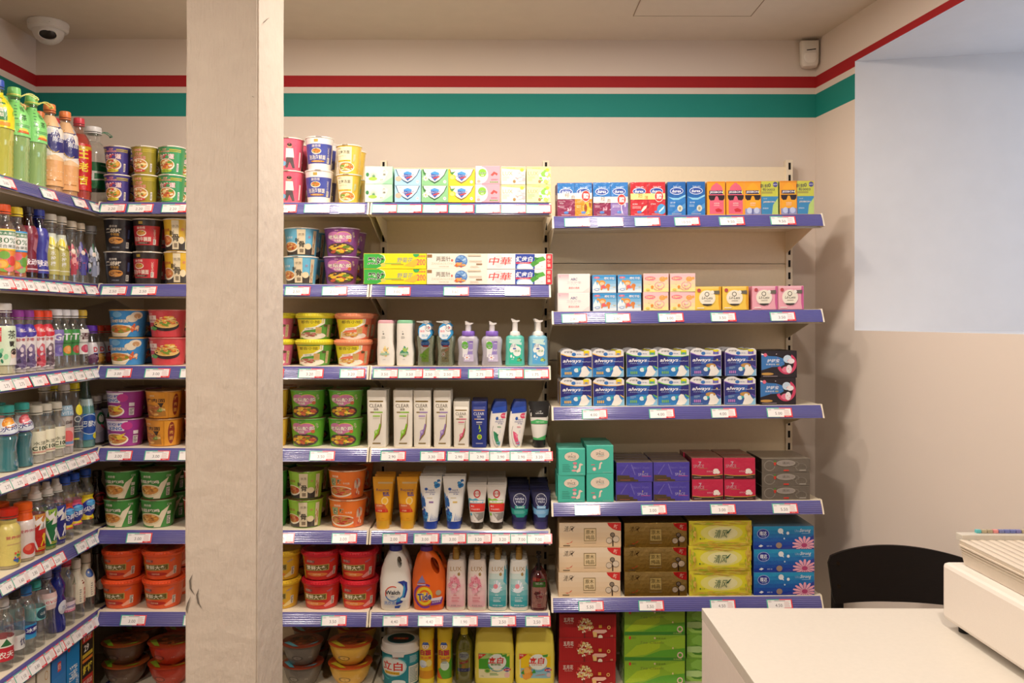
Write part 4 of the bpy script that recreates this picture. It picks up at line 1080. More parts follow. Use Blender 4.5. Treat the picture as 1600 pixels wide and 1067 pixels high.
ad = tube('facewash_tube', 'face wash', .078, .162, 'd8d4cc', [R(0, 66, 100, 112, '1e1c1c'), P([(38, 84), (46, 84), (42, 92)], 'e8e8e4'), P([(44, 84), (52, 84), (50, 97), (46, 90)], 'e8e8e4'), P([(50, 84), (60, 84), (55, 92)], 'e8e8e4'), T('adidas', 50, 79, 5, 'e8e8e4', 34), P([(0, 52), (40, 60), (100, 54), (100, 46), (0, 46)], '48a860'), T('DEEP CLEAN', 54, 52, 4, 'd0e8d0', 40), P([(0, 4), (40, 2), (100, 12), (100, -4), (0, -4)], '48a860'), R(0, 45, 100, 46, '2a2a2a')], '1c1a1a', .62, .2, '1c1a1a', wb=.046)
stock(ad, [843], ZA[3], 1, 2, 'black, grey and green face wash tube', SH[3], group='tubes standing on caps', rot=.08)

G5 = 'squeeze tubes on the fifth shelf'
rej = tube('conditioner_tube', 'conditioner', .077, .19, 'dc9a1c', [R(28, 90, 96, 94, 'c8a870'), T('Rejoice', 50, 74, 8, '5a3a6c', 60), T('飘柔', 66, 66, 7, '4a3a7a', b=.02), R(54, 60, 84, 62.5, '6a5a9a'), E(62, 48, 18, 10, 'e8c888'), E(62, 48, 12, 7, 'e8b030'), P([(6, 40), (60, 40), (74, 30), (84, 20), (6, 20)], 'c85c30'), P([(6, 28), (78, 28), (84, 20), (6, 20)], 'c83424'), T('柔顺精华', 34, 36, 4, 'f0dcb0'), T('护发素', 36, 24, 4, 'f0dcb0'), T('200ml', 56, 5, 2.5, 'a87018')], 'e0aa2c', .62, .16, 'd0901c', wb=.05)
stock(rej, [597, 636], ZA[4], 1, 3, 'mustard yellow conditioner tube', SH[4], ['beside noodle bowls', 'beside blue flowers'], group=G5, rot=.05)
hst = lambda c2, s: tube('conditioner_tube', 'conditioner', .083, .192, 'ecebe6', [E(32, 76, 7, 3.4, '2c5cb0'), T('head &', 54, 74, 4, '3a4a9a', 26), T('shoulders', 50, 69, 4, '3a4a9a', 44), T('海飞丝', 58, 64, 3.5, '3a4a9a', b=.02), R(34, 54, 60, 56, 'd8c8a0'), R(44, 43, 66, 47, c2)] + scat(80, 90, 14, 9, ('2c80c0', '3c9cd8', '1c60a0'), 12, s, .45) + scat(14, 44, 14, 22, ('2c80c0', '3c5aa8', '1c60a0'), 18, s + 1, .35) + scat(20, 12, 22, 14, ('2c80c0', '3c9cd8', '1c60a0', '2a4a9a'), 26, s + 2, .35) + [P([(50 + i * 9, 0), (56 + i * 9, 2), (60 + i * 8, 20 - i * 3)], '2c60b0') for i in range(5)], '2444a8', .62, .15, 'dcdad4', wb=.052)
stock(hst('8a6aa0', 3), [673], ZA[4], 1, 5, 'white conditioner tube with blue flowers, purple mark', SH[4], group=G5, rot=.05)
stock(hst('d8b868', 3), [709.5], ZA[4], 1, 2, 'white conditioner tube with blue flowers, gold mark', SH[4], group=G5, rot=.05)
dbt = lambda c2: tube('facewash_tube', 'face wash', .073, .161, 'e4ded6', [ring(50, 82, 17, 12, .3, 'c83c3c', 16), T('本草', 50, 82, 8, 'c83c3c'), P([(0, 44), (0, 66), (12, 70), (26, 66), (44, 69), (60, 63), (84, 64), (84, 44)], c2), R(12, 56, 92, 62, 'e8e4e0'), T('男士洁面', 40, 59, 3, tint(c2, -.3)), R(10, 30, 98, 54, 'd83830'), T('男士', 26, 46, 5, 'f4e8e4', b=.02), T('控油洁面乳', 42, 37, 4.5, 'f4e8e4', 50), P([(26, 26), (90, 28), (90, 10), (60, 4), (40, 16)], '8a8680'), P([(30, 26), (60, 22), (50, 12)], 'b8b4ae'), R(10, 18, 20, 26, c2), T('100g', 36, 4, 3, 'a8a098')], '2a2018', .6, .16, 'd8d2ca', wb=.046)
stock(dbt('4ca8c0'), [745.5], ZA[4], 1, 7, 'white and red face wash tube, blue edge', SH[4], group=G5, rot=.04, gap=.001)
stock(dbt('84c040'), [777], ZA[4], 1, 7, 'white and red face wash tube, green edge', SH[4], group=G5, rot=.04, gap=.001)
niv = lambda c2, w: tube('facewash_tube', 'face wash', w, .142, '20224e', [E(50, 74, 29, 24, 'c8ccd8'), E(50, 74, 27, 22, '20224e'), T('NIVEA', 50, 78, 8, 'd8dce8', 42, b=.02), T('MEN', 50, 68, 7, 'd8dce8', 34), P([(0, 50), (24, 42), (90, 42), (100, 50), (100, 24), (80, 20), (74, 14), (30, 14), (24, 22), (0, 26)], c2), P([(26, 54), (76, 54), (76, 44), (26, 44)], tint(c2, .1)), T('控油保湿', 52, 49, 5, 'e8f0f0', 36), lines(20, 26, 90, 38, 3, tint(c2, .4), 3)], '3c3870', .72, .2, '181838', wb=.05)
stock(niv('1c8a7c', .080), [812], ZA[4], 1, 6, 'navy face wash tube with teal band', SH[4], group=G5, rot=.04, gap=.001)
stock(niv('6aa0c8', .070), [846], ZA[4], 1, 6, 'navy face wash tube with light blue band', SH[4], group=G5, rot=.06, gap=.001)


# ------------------------------------------------------------------ detergent jugs with a handle hole
def holed(rings, c, seg, hole, hmat='plastic', cols=None):
    """loft with an elliptical grip hole cut right through it"""
    b = MB(); b.loft(rings, c, seg, cols=cols)
    me = b.mesh('jug_tmp', hmat); o = bpy.data.objects.new('jug_tmp', me); COL.objects.link(o)
    hx, hz, ra, rb, ang = hole
    k = MB(); n = 24
    for yy, s in ((-.12, 1.0), (.12, 1.0)): pass
    V = []
    for yy in (-.12, .12):
        for i in range(n):
            t = 2 * pi * i / n; u, v = ra * cos(t), rb * sin(t)
            V.append((hx + u * cos(ang) - v * sin(ang), yy, hz + u * sin(ang) + v * cos(ang)))
    k.add(V, [(i, (i + 1) % n, (i + 1) % n + n, i + n) for i in range(n)] + [tuple(reversed(range(n))), tuple(range(n, 2 * n))], c, True)
    bm = bmesh.new(); 
    for v in V: bm.verts.new(v)
    bm.verts.ensure_lookup_table()
    for f in k.f: bm.faces.new([bm.verts[i] for i in f])
    bmesh.ops.recalc_face_normals(bm, faces=bm.faces[:]); km = bpy.data.meshes.new('cut'); bm.to_mesh(km); bm.free()
    ko = bpy.data.objects.new('cut', km); COL.objects.link(ko)
    md = o.modifiers.new('b', 'BOOLEAN'); md.object = ko; md.operation = 'DIFFERENCE'; md.solver = 'EXACT'
    bpy.context.view_layer.update()
    ev = o.evaluated_get(bpy.context.evaluated_depsgraph_get()); me2 = ev.to_mesh()
    b2 = MB(); V = [tuple(v.co) for v in me2.vertices]
    hc = pal(c); cc = []
    zr = [r[0] for r in rings]
    for p in me2.polygons:
        z = p.center.z; q = c
        if cols:
            for i in range(len(zr) - 1):
                if zr[i] <= z <= zr[i + 1]: q = cols[i]; break
        cc.append(pal(q))
    b2.add(V, [tuple(p.vertices) for p in me2.polygons], cc, True)
    ev.to_mesh_clear(); bpy.data.objects.remove(o); bpy.data.objects.remove(ko)
    return b2


def jug(name, rings, c, hole, art, aw, az, ah, extra, mat='plastic', aref=None, seg=40):
    b = holed(rings, c, seg, hole)
    b.art_wrap(art, rings, aw, az, ah, aref, 14)
    return proto(name, 'detergent', [('jug_body', b.mesh('jug_body', mat))] + extra, 2 * max(r[1] for r in rings), rings[-1][0], 2 * max(r[2] for r in rings))


wr = [(0, .050, .030, 3), (.006, .054, .034, 3), (.06, .0575, .038, 3), (.11, .058, .038, 2.8), (.15, .052, .035, 2.6), (.185, .040, .028, 2.4), (.205, .029, .023, 2.2), (.218, .021, .02, 2), (.222, .018, .018, 2)]
walch = [ring(42, 47, 29, 29, .14, 'e0543c', 20, 60, 200), P([(60, 92), (84, 96), (96, 88), (97, 60), (90, 34), (78, 12), (56, 4), (54, 12), (76, 24), (86, 46), (84, 72), (74, 84)], '2a3c98'), P([(84, 88), (90, 66), (86, 40), (70, 18), (52, 12), (60, 24), (78, 40), (82, 64)], '3c9ad0'), ring(42, 47, 29, 29, .14, '3a7cc0', 20, 200, 330),
         T('Walch', 42, 52, 15, '1a1a2c', 56, b=.04), T('威露士', 42, 36, 5, '4a6ab0'), T('洗衣液', 30, 12, 14, '5a7ac0', 44, b=.01, o='e8f0f8'), E(82, 26, 10, 6, 'e8ece8'), P([(50, 0), (74, 4), (68, -8), (50, -8)], '2c4a9c')]
ex = [mk('cap', 'plastic', lambda m_: m_.loft([(.216, .0225, .0225), (.218, .024, .024), (.236, .023, .023), (.24, .017, .017), (.247, .016, .016)], '2a3494', 24)),
      mk('grip_recess', 'plastic', lambda m_: m_.loft([(-.0372, .0, .0, 2), (-.0372, .0001, .0001, 2)], 'f0ece4', 12, axis='y', org=(0, 0, .15)))]
JW = jug('detergent_jug', wr, 'f0ece4', (.016, .178, .0085, .020, .12), walch, .098, .018, .098, ex[:1])
stock(JW, [617], ZA[5], 1, 2, 'white detergent jug with navy cap', SH[5], group='detergent jugs on the sixth shelf', rot=.03)
tr = [(0, .052, .032, 3), (.006, .056, .036, 3), (.05, .0605, .039, 2.8), (.10, .063, .040, 2.6), (.14, .060, .038, 2.5), (.175, .048, .033, 2.4, -.004), (.20, .036, .028, 2.3, -.008), (.214, .024, .022, 2, -.010), (.22, .02, .02, 2, -.010)]
tide = [ring(38, 36, 37, 37, .16, '7a3c9c', 22, 60, 300), E(38, 36, 29, 29, 'e8782c'), E(38, 36, 27, 27, 'f0d02c'), E(38, 36, 19, 19, 'e86c24'), E(38, 36, 13, 13, 'f0c82c'), T('Tide', 38, 34, 21, '2a3088', 46, b=.05, sh=.15, o='f0ecf0', rot=8), P([(14, 74), (30, 98), (42, 76)], '8a7ca8'), R(14, 68, 42, 72, 'c8b0c8'), P([(64, 24), (100, 30), (96, 12), (58, 8)], '7a3c9c'), P([(62, 30), (96, 34), (94, 24), (60, 22)], 'e8e0ec'), T('洁净熏香', 78, 19, 5, 'f0ecf0', 30, rot=6), E(84, 46, 9, 8, 'b8a890')]
JT = jug('detergent_jug', tr, 'ee6a20', (.0245, .166, .0125, .031, .40), tide, .112, .010, .125, [mk('cap', 'plastic', lambda m_: m_.loft([(.214, .0205, .0205, 2, -.01), (.216, .0235, .0235, 2, -.01), (.232, .0225, .0225, 2, -.01), (.2325, .015, .015, 2, -.01), (.246, .014, .014, 2, -.01)], '5a2c8c', 24))])
stock(JT, [670.5], ZA[5], 1, 2, 'orange detergent jug with purple cap', SH[5], group='detergent jugs on the sixth shelf', rot=.03)


def lux(bot, top, fl, txt):
    rg = [(0, .032, .022, 3), (.005, .0355, .025, 3), (.06, .0365, .026, 3), (.12, .0355, .0255, 3), (.168, .0325, .024, 3), (.182, .030, .022, 3), (.186, .024, .018, 2.4)]
    a = grad(0, -4, 100, 88, bot, top, 8) + [T('LUX', 50, 86, 9, 'b8904c', 62), E(66, 75, 7, 3.5, 'a8884c'), P([(64, 77), (70, 80), (68, 76)], 'a8884c')] + fl + [T('樱花', 46, 32, 4, txt, b=.02), T('香氛沐浴露', 48, 26, 3, txt), lines(28, 17, 74, 23, 2, tint(txt, .3), 3), T('净含量 200ml', 50, 10, 3.4, '8a7a78' if txt != 'e8f0f4' else 'e8f0f4', 52)]

    def pf(m_):
        m_.loft([(.186, .0125, .0125), (.207, .0125, .0125), (.208, .0115, .0115), (.211, .0115, .0115)], 'b89450', 22)
        m_.loft([(.211, .012, .012), (.222, .012, .012), (.223, .0105, .0105), (.232, .011, .011), (.236, .008, .008)], 'a8823c', 22)
        m_.loft([(0, .004, .004, 2, 0, 0), (.026, .003, .003, 2, 0, -.002)], 'a8823c', 12, axis='y', org=(0, .01, .229))
    return bottlep('body_wash', 'body wash', rg, top, a, .072, .004, .176, None, extra=[mk('pump', 'gold', pf)], aref=.036)


pk = scat(42, 54, 32, 20, ('e88ca0', 'f0b8c4', 'e07c90', 'f4ccd4', 'f0a8b8'), 44, 8, .22) + sum([flower(20 + 24 * i, 58 + (i % 2) * 8 - 6, 9, 5, 'f0a0b0', 'd85878', 5, i) for i in range(3)], [])
lo = sum([[P([(42, 38), (42 + 34 * cos(radians(a)), 42 + 22 * sin(radians(a))), (42 + 22 * cos(radians(a + 12)), 42 + 20 * sin(radians(a + 12)))], 'ecf2f6' if a % 30 else 'c8ddea')] for a in range(0, 181, 15)], []) + [E(42, 42, 22, 6, 'e4eef4'), E(40, 50, 12, 5, 'e8909c')]
stock(lux('f0b4bc', 'f2e6dc', pk, 'd84c60'), [712.5, 746], ZA[5], 1, 3, 'pink body wash with gold pump', SH[5], ['by orange jug', 'by blue one'], group='gold pump body washes', rot=.04)
stock(lux('1c98a4', 'ecebe4', [P([(100, 100), (100, 50), (80, 60), (88, 90)], '4ab0c4')] + lo, 'e8f0f4'), [779, 812.5], ZA[5], 1, 3, 'turquoise body wash with gold pump', SH[5], ['by pink one', 'by cherry bottle'], group='gold pump body washes', rot=.04)
bg_ = [(0, .027, .02, 2.6), (.005, .031, .024, 2.6), (.06, .032, .025, 2.6), (.11, .031, .024, 2.6), (.128, .026, .02, 2.4), (.14, .014, .014, 2), (.146, .012, .012, 2)]
che = [R(4, 0, 96, 68, 'ecb0a0'), P([(10, 100), (90, 94), (92, 68), (10, 68)], '4c9434'), P([(6, 100), (60, 96), (50, 88), (6, 90)], 'd84838'), T('碧柔', 50, 80, 8, 'f0ece0', 50, b=.02)] + scat(52, 46, 32, 14, ('8a1c2c', 'a83040', '6a1420', 'e8c0b8', 'c85060'), 30, 6, .28) + [lines(30, 20, 74, 30, 3, 'c89088', 3), R(40, 4, 62, 13, 'c8303c'), T('莹润', 51, 8, 5, 'f4e4e0')]
stock(bottlep('body_wash', 'body wash', bg_, '8c1c2c', che, .058, .012, .112, None, extra=[mk('pump', 'plastic', lambda m_: (m_.loft([(.146, .010, .010), (.154, .010, .010), (.155, .004, .004), (.19, .004, .004), (.192, .010, .008), (.2, .009, .007)], '18100f', 18), m_.loft([(0, .004, .003), (.028, .003, .002)], '18100f', 10, axis='y', org=(0, -.03, .196))))], mat='tint'), [843.5], ZA[5], 1, 2, 'cherry red body wash with black pump', SH[5], rot=.05)

# base shelf of the narrow bay
YB7 = 3.125
tb = [(0, .066, .066), (.004, .070, .070), (.125, .072, .072), (.13, .068, .068)]
tbart = [R(0, 0, 100, 100, '1c8898'), ring(36, 56, 34, 38, .1, '3cb0bc', 20, 30, 260), E(36, 60, 30, 30, 'b8dce0'), E(36, 60, 27, 26, 'e8eeec'), T('立白', 36, 62, 28, 'd8342c', 44, b=.04), R(18, 36, 52, 45, 'e8b82c'), T('净白洗衣粉', 36, 40, 5, '6a4a10', 30), T('3倍', 44, 92, 12, 'e86a30', b=.02), R(70, 4, 96, 60, 'd8dcd4'), lines(72, 8, 94, 56, 10, '5a8a90', 2), R(70, 66, 96, 96, '2c98a8'), lines(72, 70, 94, 92, 6, 'c8e0e4', 3), E(50, 12, 14, 9, 'd8e8e8'), E(10, 18, 6, 10, 'b8d0e0')]
bt = MB(); bt.loft(tb, '1c8898', 40); bt.art_wrap(tbart, tb, .19, .004, .12, .071)
bl = MB(); bl.loft([(.122, .073, .073), (.124, .076, .076), (.132, .0765, .0765), (.133, .074, .074), (.154, .072, .072), (.158, .068, .068), (.159, .056, .056), (.1575, .055, .055), (.1575, .001, .001)], 'e4e2de', 40)
bl.prism([(-.02, .118), (.02, .118), (.024, .134), (-.024, .134)], -.084, -.072, 'dcdad6')
V, Fc, C = art2d([E(50, 50, 48, 48, '14383c'), R(24, 40, 76, 58, 'b83428'), T('立白', 50, 49, 14, 'd8b060', b=.02), ring(50, 50, 48, 48, .1, '1c7880')], .108, .108)
bl.add([(x, y - .054, .1577 + l) for x, y, l in V], Fc, C)
TUB = proto('detergent_tub', 'detergent', [('tub_body', bt.mesh('tub_body', 'plastic')), ('lid', bl.mesh('lid', 'plastic'))], .152, .159, .152)
stock(TUB, [624], ZA[6], 1, 2, 'teal washing powder tub with white lid', SH[6], yf=3.103, rot=.03)


def cyl(artl):
    rg = [(0, .027, .027), (.003, .0295, .0295), (.024, .0295, .0295), (.0245, .0275, .0275), (.052, .0275, .0275), (.17, .0275, .0275), (.1705, .0275, .0275)]
    cap = [(.1705, .0285, .0285), (.205, .0285, .0285), (.21, .026, .026)]
    return bottlep('cleaner_bottle', 'cleaner', rg, 'eec428', artl, .066, .026, .143, cap, 'ecd02c', cols=['f0dc40'] * 3 + ['eec428'] * 3)


fac = lambda: [E(46, 86, 22, 9, '2c3468'), E(46, 84.5, 20, 8, 'f0dcc0'), P([(28, 88), (64, 88), (60, 95), (32, 95)], '2c5ab0'), E(39, 84, 2.4, 1.4, '1c1c2c'), E(53, 84, 2.4, 1.4, '1c1c2c'), ring(46, 82, 6, 3, .3, 'a83838', 8, 200, 340)]
stock(cyl(fac() + [T('白猫', 46, 68, 14, 'd8322c', 64, b=.04, o='3a3a7a'), T('洗衣膏', 48, 54, 6, 'e05a40', 66, b=.02), E(30, 38, 24, 10, 'dce4ec'), E(66, 40, 18, 9, 'f0e088'), T('强效去污', 40, 32, 4, '4a7ac0'), R(0, 0, 100, 20, 'd8941c'), R(94, 20, 100, 100, 'd85030')]), [666.5], ZA[6], 1, 2, 'yellow cleaner bottle with lemon slices', SH[6], yf=YB7, group='yellow cleaner bottles', rot=.03)
stock(cyl(fac() + [T('白猫', 46, 68, 14, 'd8322c', 64, b=.04, o='3a3a7a'), T('洗洁精', 48, 54, 6, 'e05a40', 66, b=.02), P([(0, 0), (100, 0), (100, 60), (80, 44), (0, 20)], '5cb030'), E(52, 34, 26, 12, 'd8e8d8'), lines(32, 40, 74, 52, 3, '4a5a70', 3), P([(0, 0), (40, 0), (10, 22), (0, 20)], 'e06830'), R(92, 20, 100, 100, '4ca048')]), [695], ZA[6], 1, 2, 'yellow cleaner bottle with green leaf', SH[6], yf=YB7, group='yellow cleaner bottles', rot=.03)
cn = [(0, .03, .03), (.004, .0325, .0325), (.04, .0335, .0335), (.13, .032, .032), (.155, .029, .029), (.172, .018, .018), (.18, .013, .013), (.184, .012, .012)]
cna = [R(8, 24, 92, 100, 'c8c020'), E(50, 78, 32, 18, 'dde8ee'), T('超能', 50, 78, 18, '2a2c7c', 60, b=.04, o='f0f4f8'), P([(24, 50), (78, 60), (76, 50), (24, 40)], 'd83c30'), T('洗洁精', 50, 50, 5, 'f4ece8'), E(46, 32, 16, 8, 'f0b82c'), E(30, 34, 8, 8, '4ca048'), R(8, 10, 92, 24, '2a3a98'), T('去油净', 50, 17, 6, 'e0e4f4')]
stock(bottlep('cleaner_bottle', 'cleaner', cn, 'a8a83c', cna, .062, .044, .086, [(.184, .014, .014), (.205, .013, .013), (.21, .009, .009)], 'e4d43c', mat='tint'), [726.5], ZA[6], 1, 2, 'clear yellow cleaner bottle with blue strip', SH[6], yf=YB7, rot=.04)
jr = [(0, .068, .036, 4), (.006, .0735, .040, 4), (.022, .0745, .041, 4), (.032, .0745, .041, 5), (.12, .0745, .041, 5), (.124, .0735, .040, 5), (.150, .0725, .039, 5), (.152, .0715, .038, 5), (.185, .069, .036, 4.5), (.205, .055, .030, 4), (.225, .03, .022, 3), (.235, .018, .018, 2)]


def lijug(a, d, pc):
    b = holed(jr, 'ecdc58', 40, (.0, .5, .01, .01, 0)); b.art_wrap(a, jr, .142, .030, .092, .0745, 10)
    J = proto('detergent_jug', 'detergent', [('jug_body', b.mesh('jug_body', 'plastic')), mk('cap', 'plastic', lambda m_: m_.loft([(.233, .02, .02), (.25, .02, .02)], 'e8c830', 20))], .149, .235, .082)
    stock(J, [pc], ZA[6], 1, 2, d, SH[6], yf=YB7, group='yellow jugs on the bottom shelf', rot=.02)


lj = lambda: [E(58, 66, 24, 32, 'e8f0e8'), ring(58, 60, 25, 34, .09, '5aa8d0', 18, 190, 340), T('立白', 54, 72, 27, 'd8302a', 42, b=.045, sh=.12), P([(68, 94), (84, 98), (82, 86), (72, 86)], '4ca03c'), P([(8, 98), (30, 98), (8, 74)], 'd8342c'), T('加量', 14, 92, 7, 'f4e8d8'), E(84, 34, 8, 10, 'b8c0d8'), E(84, 34, 7, 8, '3a3c88'), R(75, 30, 94, 37, 'e0483c'), T('A+B', 84, 33, 6, 'f4f0f0'), T('Liby', 38, 94, 6, '3a4a5a')]
lijug([R(0, 36, 100, 100, '4ca82c'), E(20, 90, 24, 12, 'a8d078'), R(0, 0, 100, 36, 'f0ecc0')] + lj() + [T('新金桔', 54, 55, 9, '6a8a1c', 26, b=.02), E(32, 30, 8, 9, 'a8c85c'), E(32, 30, 5, 6, '58a03c'), T('不伤手配方', 50, 28, 5, '4a8a3c'), lines(38, 10, 66, 22, 2, '6aa85c', 3), E(84, 12, 7, 10, 'f0c8c0'), T('1.5kg', 18, 8, 6, 'a09848')], 'yellow jug with green label', 773)
lijug([R(0, 0, 100, 100, 'f0cc1c'), P([(0, 0), (100, 0), (100, 44), (50, 38), (0, 40)], '8cc0d0'), R(0, 0, 12, 100, 'e8e0b0')] + lj() + [T('生姜洗洁精', 54, 55, 7, 'd87848', 28)] + scat(30, 24, 13, 22, ('e8a040', 'f0b858', 'd88a30'), 18, 3, .5) + [P([(40, 20), (48, 38), (52, 22)], '3c9a3c'), P([(12, 20), (20, 34), (22, 14)], '3c9a3c'), T('生姜植物精华', 64, 14, 6, 'e0682c', rot=8), E(86, 14, 6, 9, 'd8c0c0')], 'yellow jug with yellow and blue ginger label', 837)

# ================================================================== RIGHT BAY
QX = 1 / 424.0


def durex(c1, c2, extra, dur=True):
    return [R(0, 0, 100, 100, c1), R(0, 52, 100, 100, c2), T('love sex', 54, 87, 5, 'dce8f4', 44), E(50, 73, 38, 11, 'dce4f4'), E(50, 73, 35, 9, '2a4a9c'), T('durex', 50, 73, 9, 'f0f4fa', 52, b=.03)] + extra + [E(50, 10, 14, 4, '5a8ad0'), lines(22, 2, 78, 5, 1, 'd8c8d0', 2)]


def joinart(a, b):
    def sh(L, dx):
        out = []
        for x in flat(L):
            if x[0] == 'P': out.append(('P', [(dx + p * .5, q) for p, q in x[1]], x[2]))
            else: out.append(('T', x[1], dx + x[2] * .5, x[3], x[4], x[5], x[6] * .5 if x[6] else 0, x[7], x[8], x[9], x[10]))
        return out
    return sh(a, 0) + sh(b, 50) + [R(49.7, 0, 50.3, 100, '3a3050')]


clo = durex('8a2c50', '2c78c0', [T('Close Fit', 26, 44, 4, 'e8d0d8'), T('紧绷装', 24, 38, 4, 'e8d0d8'), lines(10, 24, 40, 32, 2, 'c8a0b0', 2), E(74, 22, 7, 7, 'd8a0b0'), P([(84, 40), (90, 40), (60, 8), (54, 8)], 'a85878'), T('3', 60, 20, 9, 'e8c8d8', b=.03)])
tog = durex('e88c24', '2c78c0', [T('Together', 30, 44, 4, 'f0dcc0'), lines(10, 24, 36, 34, 2, 'f0c890', 2), E(68, 22, 22, 18, 'f4b838'), E(62, 24, 9, 13, '9a4c1c'), E(88, 34, 7, 9, '9a4c1c')])
pur = durex('8c74b4', '2c78c0', [lines(10, 24, 54, 34, 2, 'd0c4e0', 2), P([(60, 40), (64, 38), (66, 20), (72, 6), (64, 6), (60, 22)], 'e0d8ec'), E(84, 32, 4, 7, 'e0d8ec')])
thr = durex('c42c38', 'c42c38', [T('超薄装', 26, 34, 5, 'f0d8d8'), lines(10, 20, 60, 28, 2, 'e8b0b0', 2), P([(58, 12), (94, 30), (90, 22), (66, 10)], 'f0ecd8'), P([(58, 12), (94, 30), (76, 27)], 'e0d8c0')])
th2 = durex('c42c38', 'c42c38', [T('超薄装', 30, 34, 5, 'f0d8d8'), E(78, 18, 26, 16, '4aa0d8'), P([(58, 10), (94, 28), (90, 20), (66, 8)], 'f4f0e4')])
blu = durex('2c78c0', '2464ac', [P([(0, 56), (30, 52), (60, 52), (100, 62), (100, 56), (60, 46), (30, 46)], '8ac8e8'), T('活力装', 28, 38, 5, 'dce8f4'), lines(10, 24, 40, 32, 2, 'a8c8e8', 2)] + [P([(20 + i * 6, 6), (24 + i * 6, 6), (100, 34 - i * 4), (100, 36 - i * 4)], '6ab0e0') for i in range(4)] + [E(68, 20, 15, 10, 'd8d4c0'), E(68, 20, 7, 5, 'a09a80')])


def band(y, c, t1, t2, tc): return [R(0, y - 9, 100, y + 9, c), T(t1, 28, y + 3, 13, tc), T(t2, 45, y - 3, 11, tc), E(82, y, 13, 17, 'f0ece8'), E(82, y, 12, 15.5, 'd83834'), T('赠', 82, y, 17, 'f6ecec', b=.03)]


D1 = [('twin pack of maroon and orange condom boxes', 897.5, 55, joinart(clo, tog) + band(60, 'eee4dc', '经', '典', '6a5a50'), '8a2c50'),
      ('twin pack of maroon and purple condom boxes', 953.5, 55, joinart(clo, pur) + band(48, 'eee4dc', '经', '典', '6a5a50'), '2c5a9c'),
      ('twin pack of red condom boxes', 1011.5, 55, joinart(thr, th2) + band(57, 'f0e890', '超', '薄', 'd8542c'), 'a82430')]
G = 'condom boxes on the top shelf'
for d, pc, w, a, c in D1:
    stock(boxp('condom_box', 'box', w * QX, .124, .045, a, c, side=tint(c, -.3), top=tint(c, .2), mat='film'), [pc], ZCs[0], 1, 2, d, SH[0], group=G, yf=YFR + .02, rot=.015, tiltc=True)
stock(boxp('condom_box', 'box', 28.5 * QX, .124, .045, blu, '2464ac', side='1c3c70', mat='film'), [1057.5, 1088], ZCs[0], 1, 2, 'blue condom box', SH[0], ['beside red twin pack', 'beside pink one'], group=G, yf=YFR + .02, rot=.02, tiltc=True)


def jiss(c, txtc='f0e8f0', shorts=False):
    a = [R(0, 0, 100, 100, 'f0a02c'), E(52, 70, 36, 24, c), E(52, 92, 9, 7, c), R(12, 2, 92, 70, c), R(0, 96, 100, 100, 'e08c24'), R(10, 62, 96, 73, '241c48'), T('JISSBON', 50, 67.5, 8, 'f4f0f4', 74, b=.03), R(88, 62, 94, 73, 'e8d82c'), P([(6, 59), (98, 59), (96, 48), (86, 43), (66, 44), (58, 56), (46, 56), (38, 44), (18, 43), (8, 49)], '2c2028'), T('超薄滑', 52, 34, 5, 'f4e0dc'), lines(36, 26, 68, 30, 1, 'f0c8c0', 2)]
    a += [R(6, 0, 98, 18, '8c94c0'), E(32, 12, 16, 9, 'c0c8e4'), E(74, 12, 16, 9, 'c0c8e4'), R(46, 0, 54, 18, '5a629c')] if shorts else [P([(42, 16), (62, 20), (84, 14), (78, 8), (50, 8)], 'c8303c')]
    return a


jb = [R(0, 0, 100, 100, 'c8c84c'), R(0, 0, 100, 54, '3c88b8'), P([(64, 0), (100, 0), (100, 50), (70, 28)], 'b8d074'), T('新鲜', 20, 86, 12, '3c3c50', b=.01), T('0', 50, 88, 12, '3c3c50', b=.03), T('有0003', 44, 75, 9, '3c3c50', 72, b=.01), E(84, 90, 14, 8, '4a4488'), T('NEW', 84, 90, 4, 'e8e4f0'), lines(4, 62, 94, 70, 1, 'a8a04c', 3, .8), T('JISSBON', 46, 37, 6, 'f0ece8', 66, b=.03, o='5a2c4c'), T('杰士邦', 24, 47, 3.5, 'e0e8f0'), T('超薄超滑', 26, 18, 4, 'e0e8f0')]
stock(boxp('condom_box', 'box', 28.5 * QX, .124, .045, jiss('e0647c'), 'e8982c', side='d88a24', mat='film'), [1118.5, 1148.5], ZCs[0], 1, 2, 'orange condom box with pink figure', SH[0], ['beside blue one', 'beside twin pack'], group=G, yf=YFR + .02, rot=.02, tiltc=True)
stock(boxp('condom_box', 'box', 54 * QX, .124, .045, joinart(jiss('f0a82c', shorts=True), jb), 'e8982c', side='88a060', mat='film'), [1190, 1245], ZCs[0], 1, 2, 'orange and green twin condom pack', SH[0], ['beside pink one', 'at the shelf end'], group=G, yf=YFR + .02, rot=.015, tiltc=True)

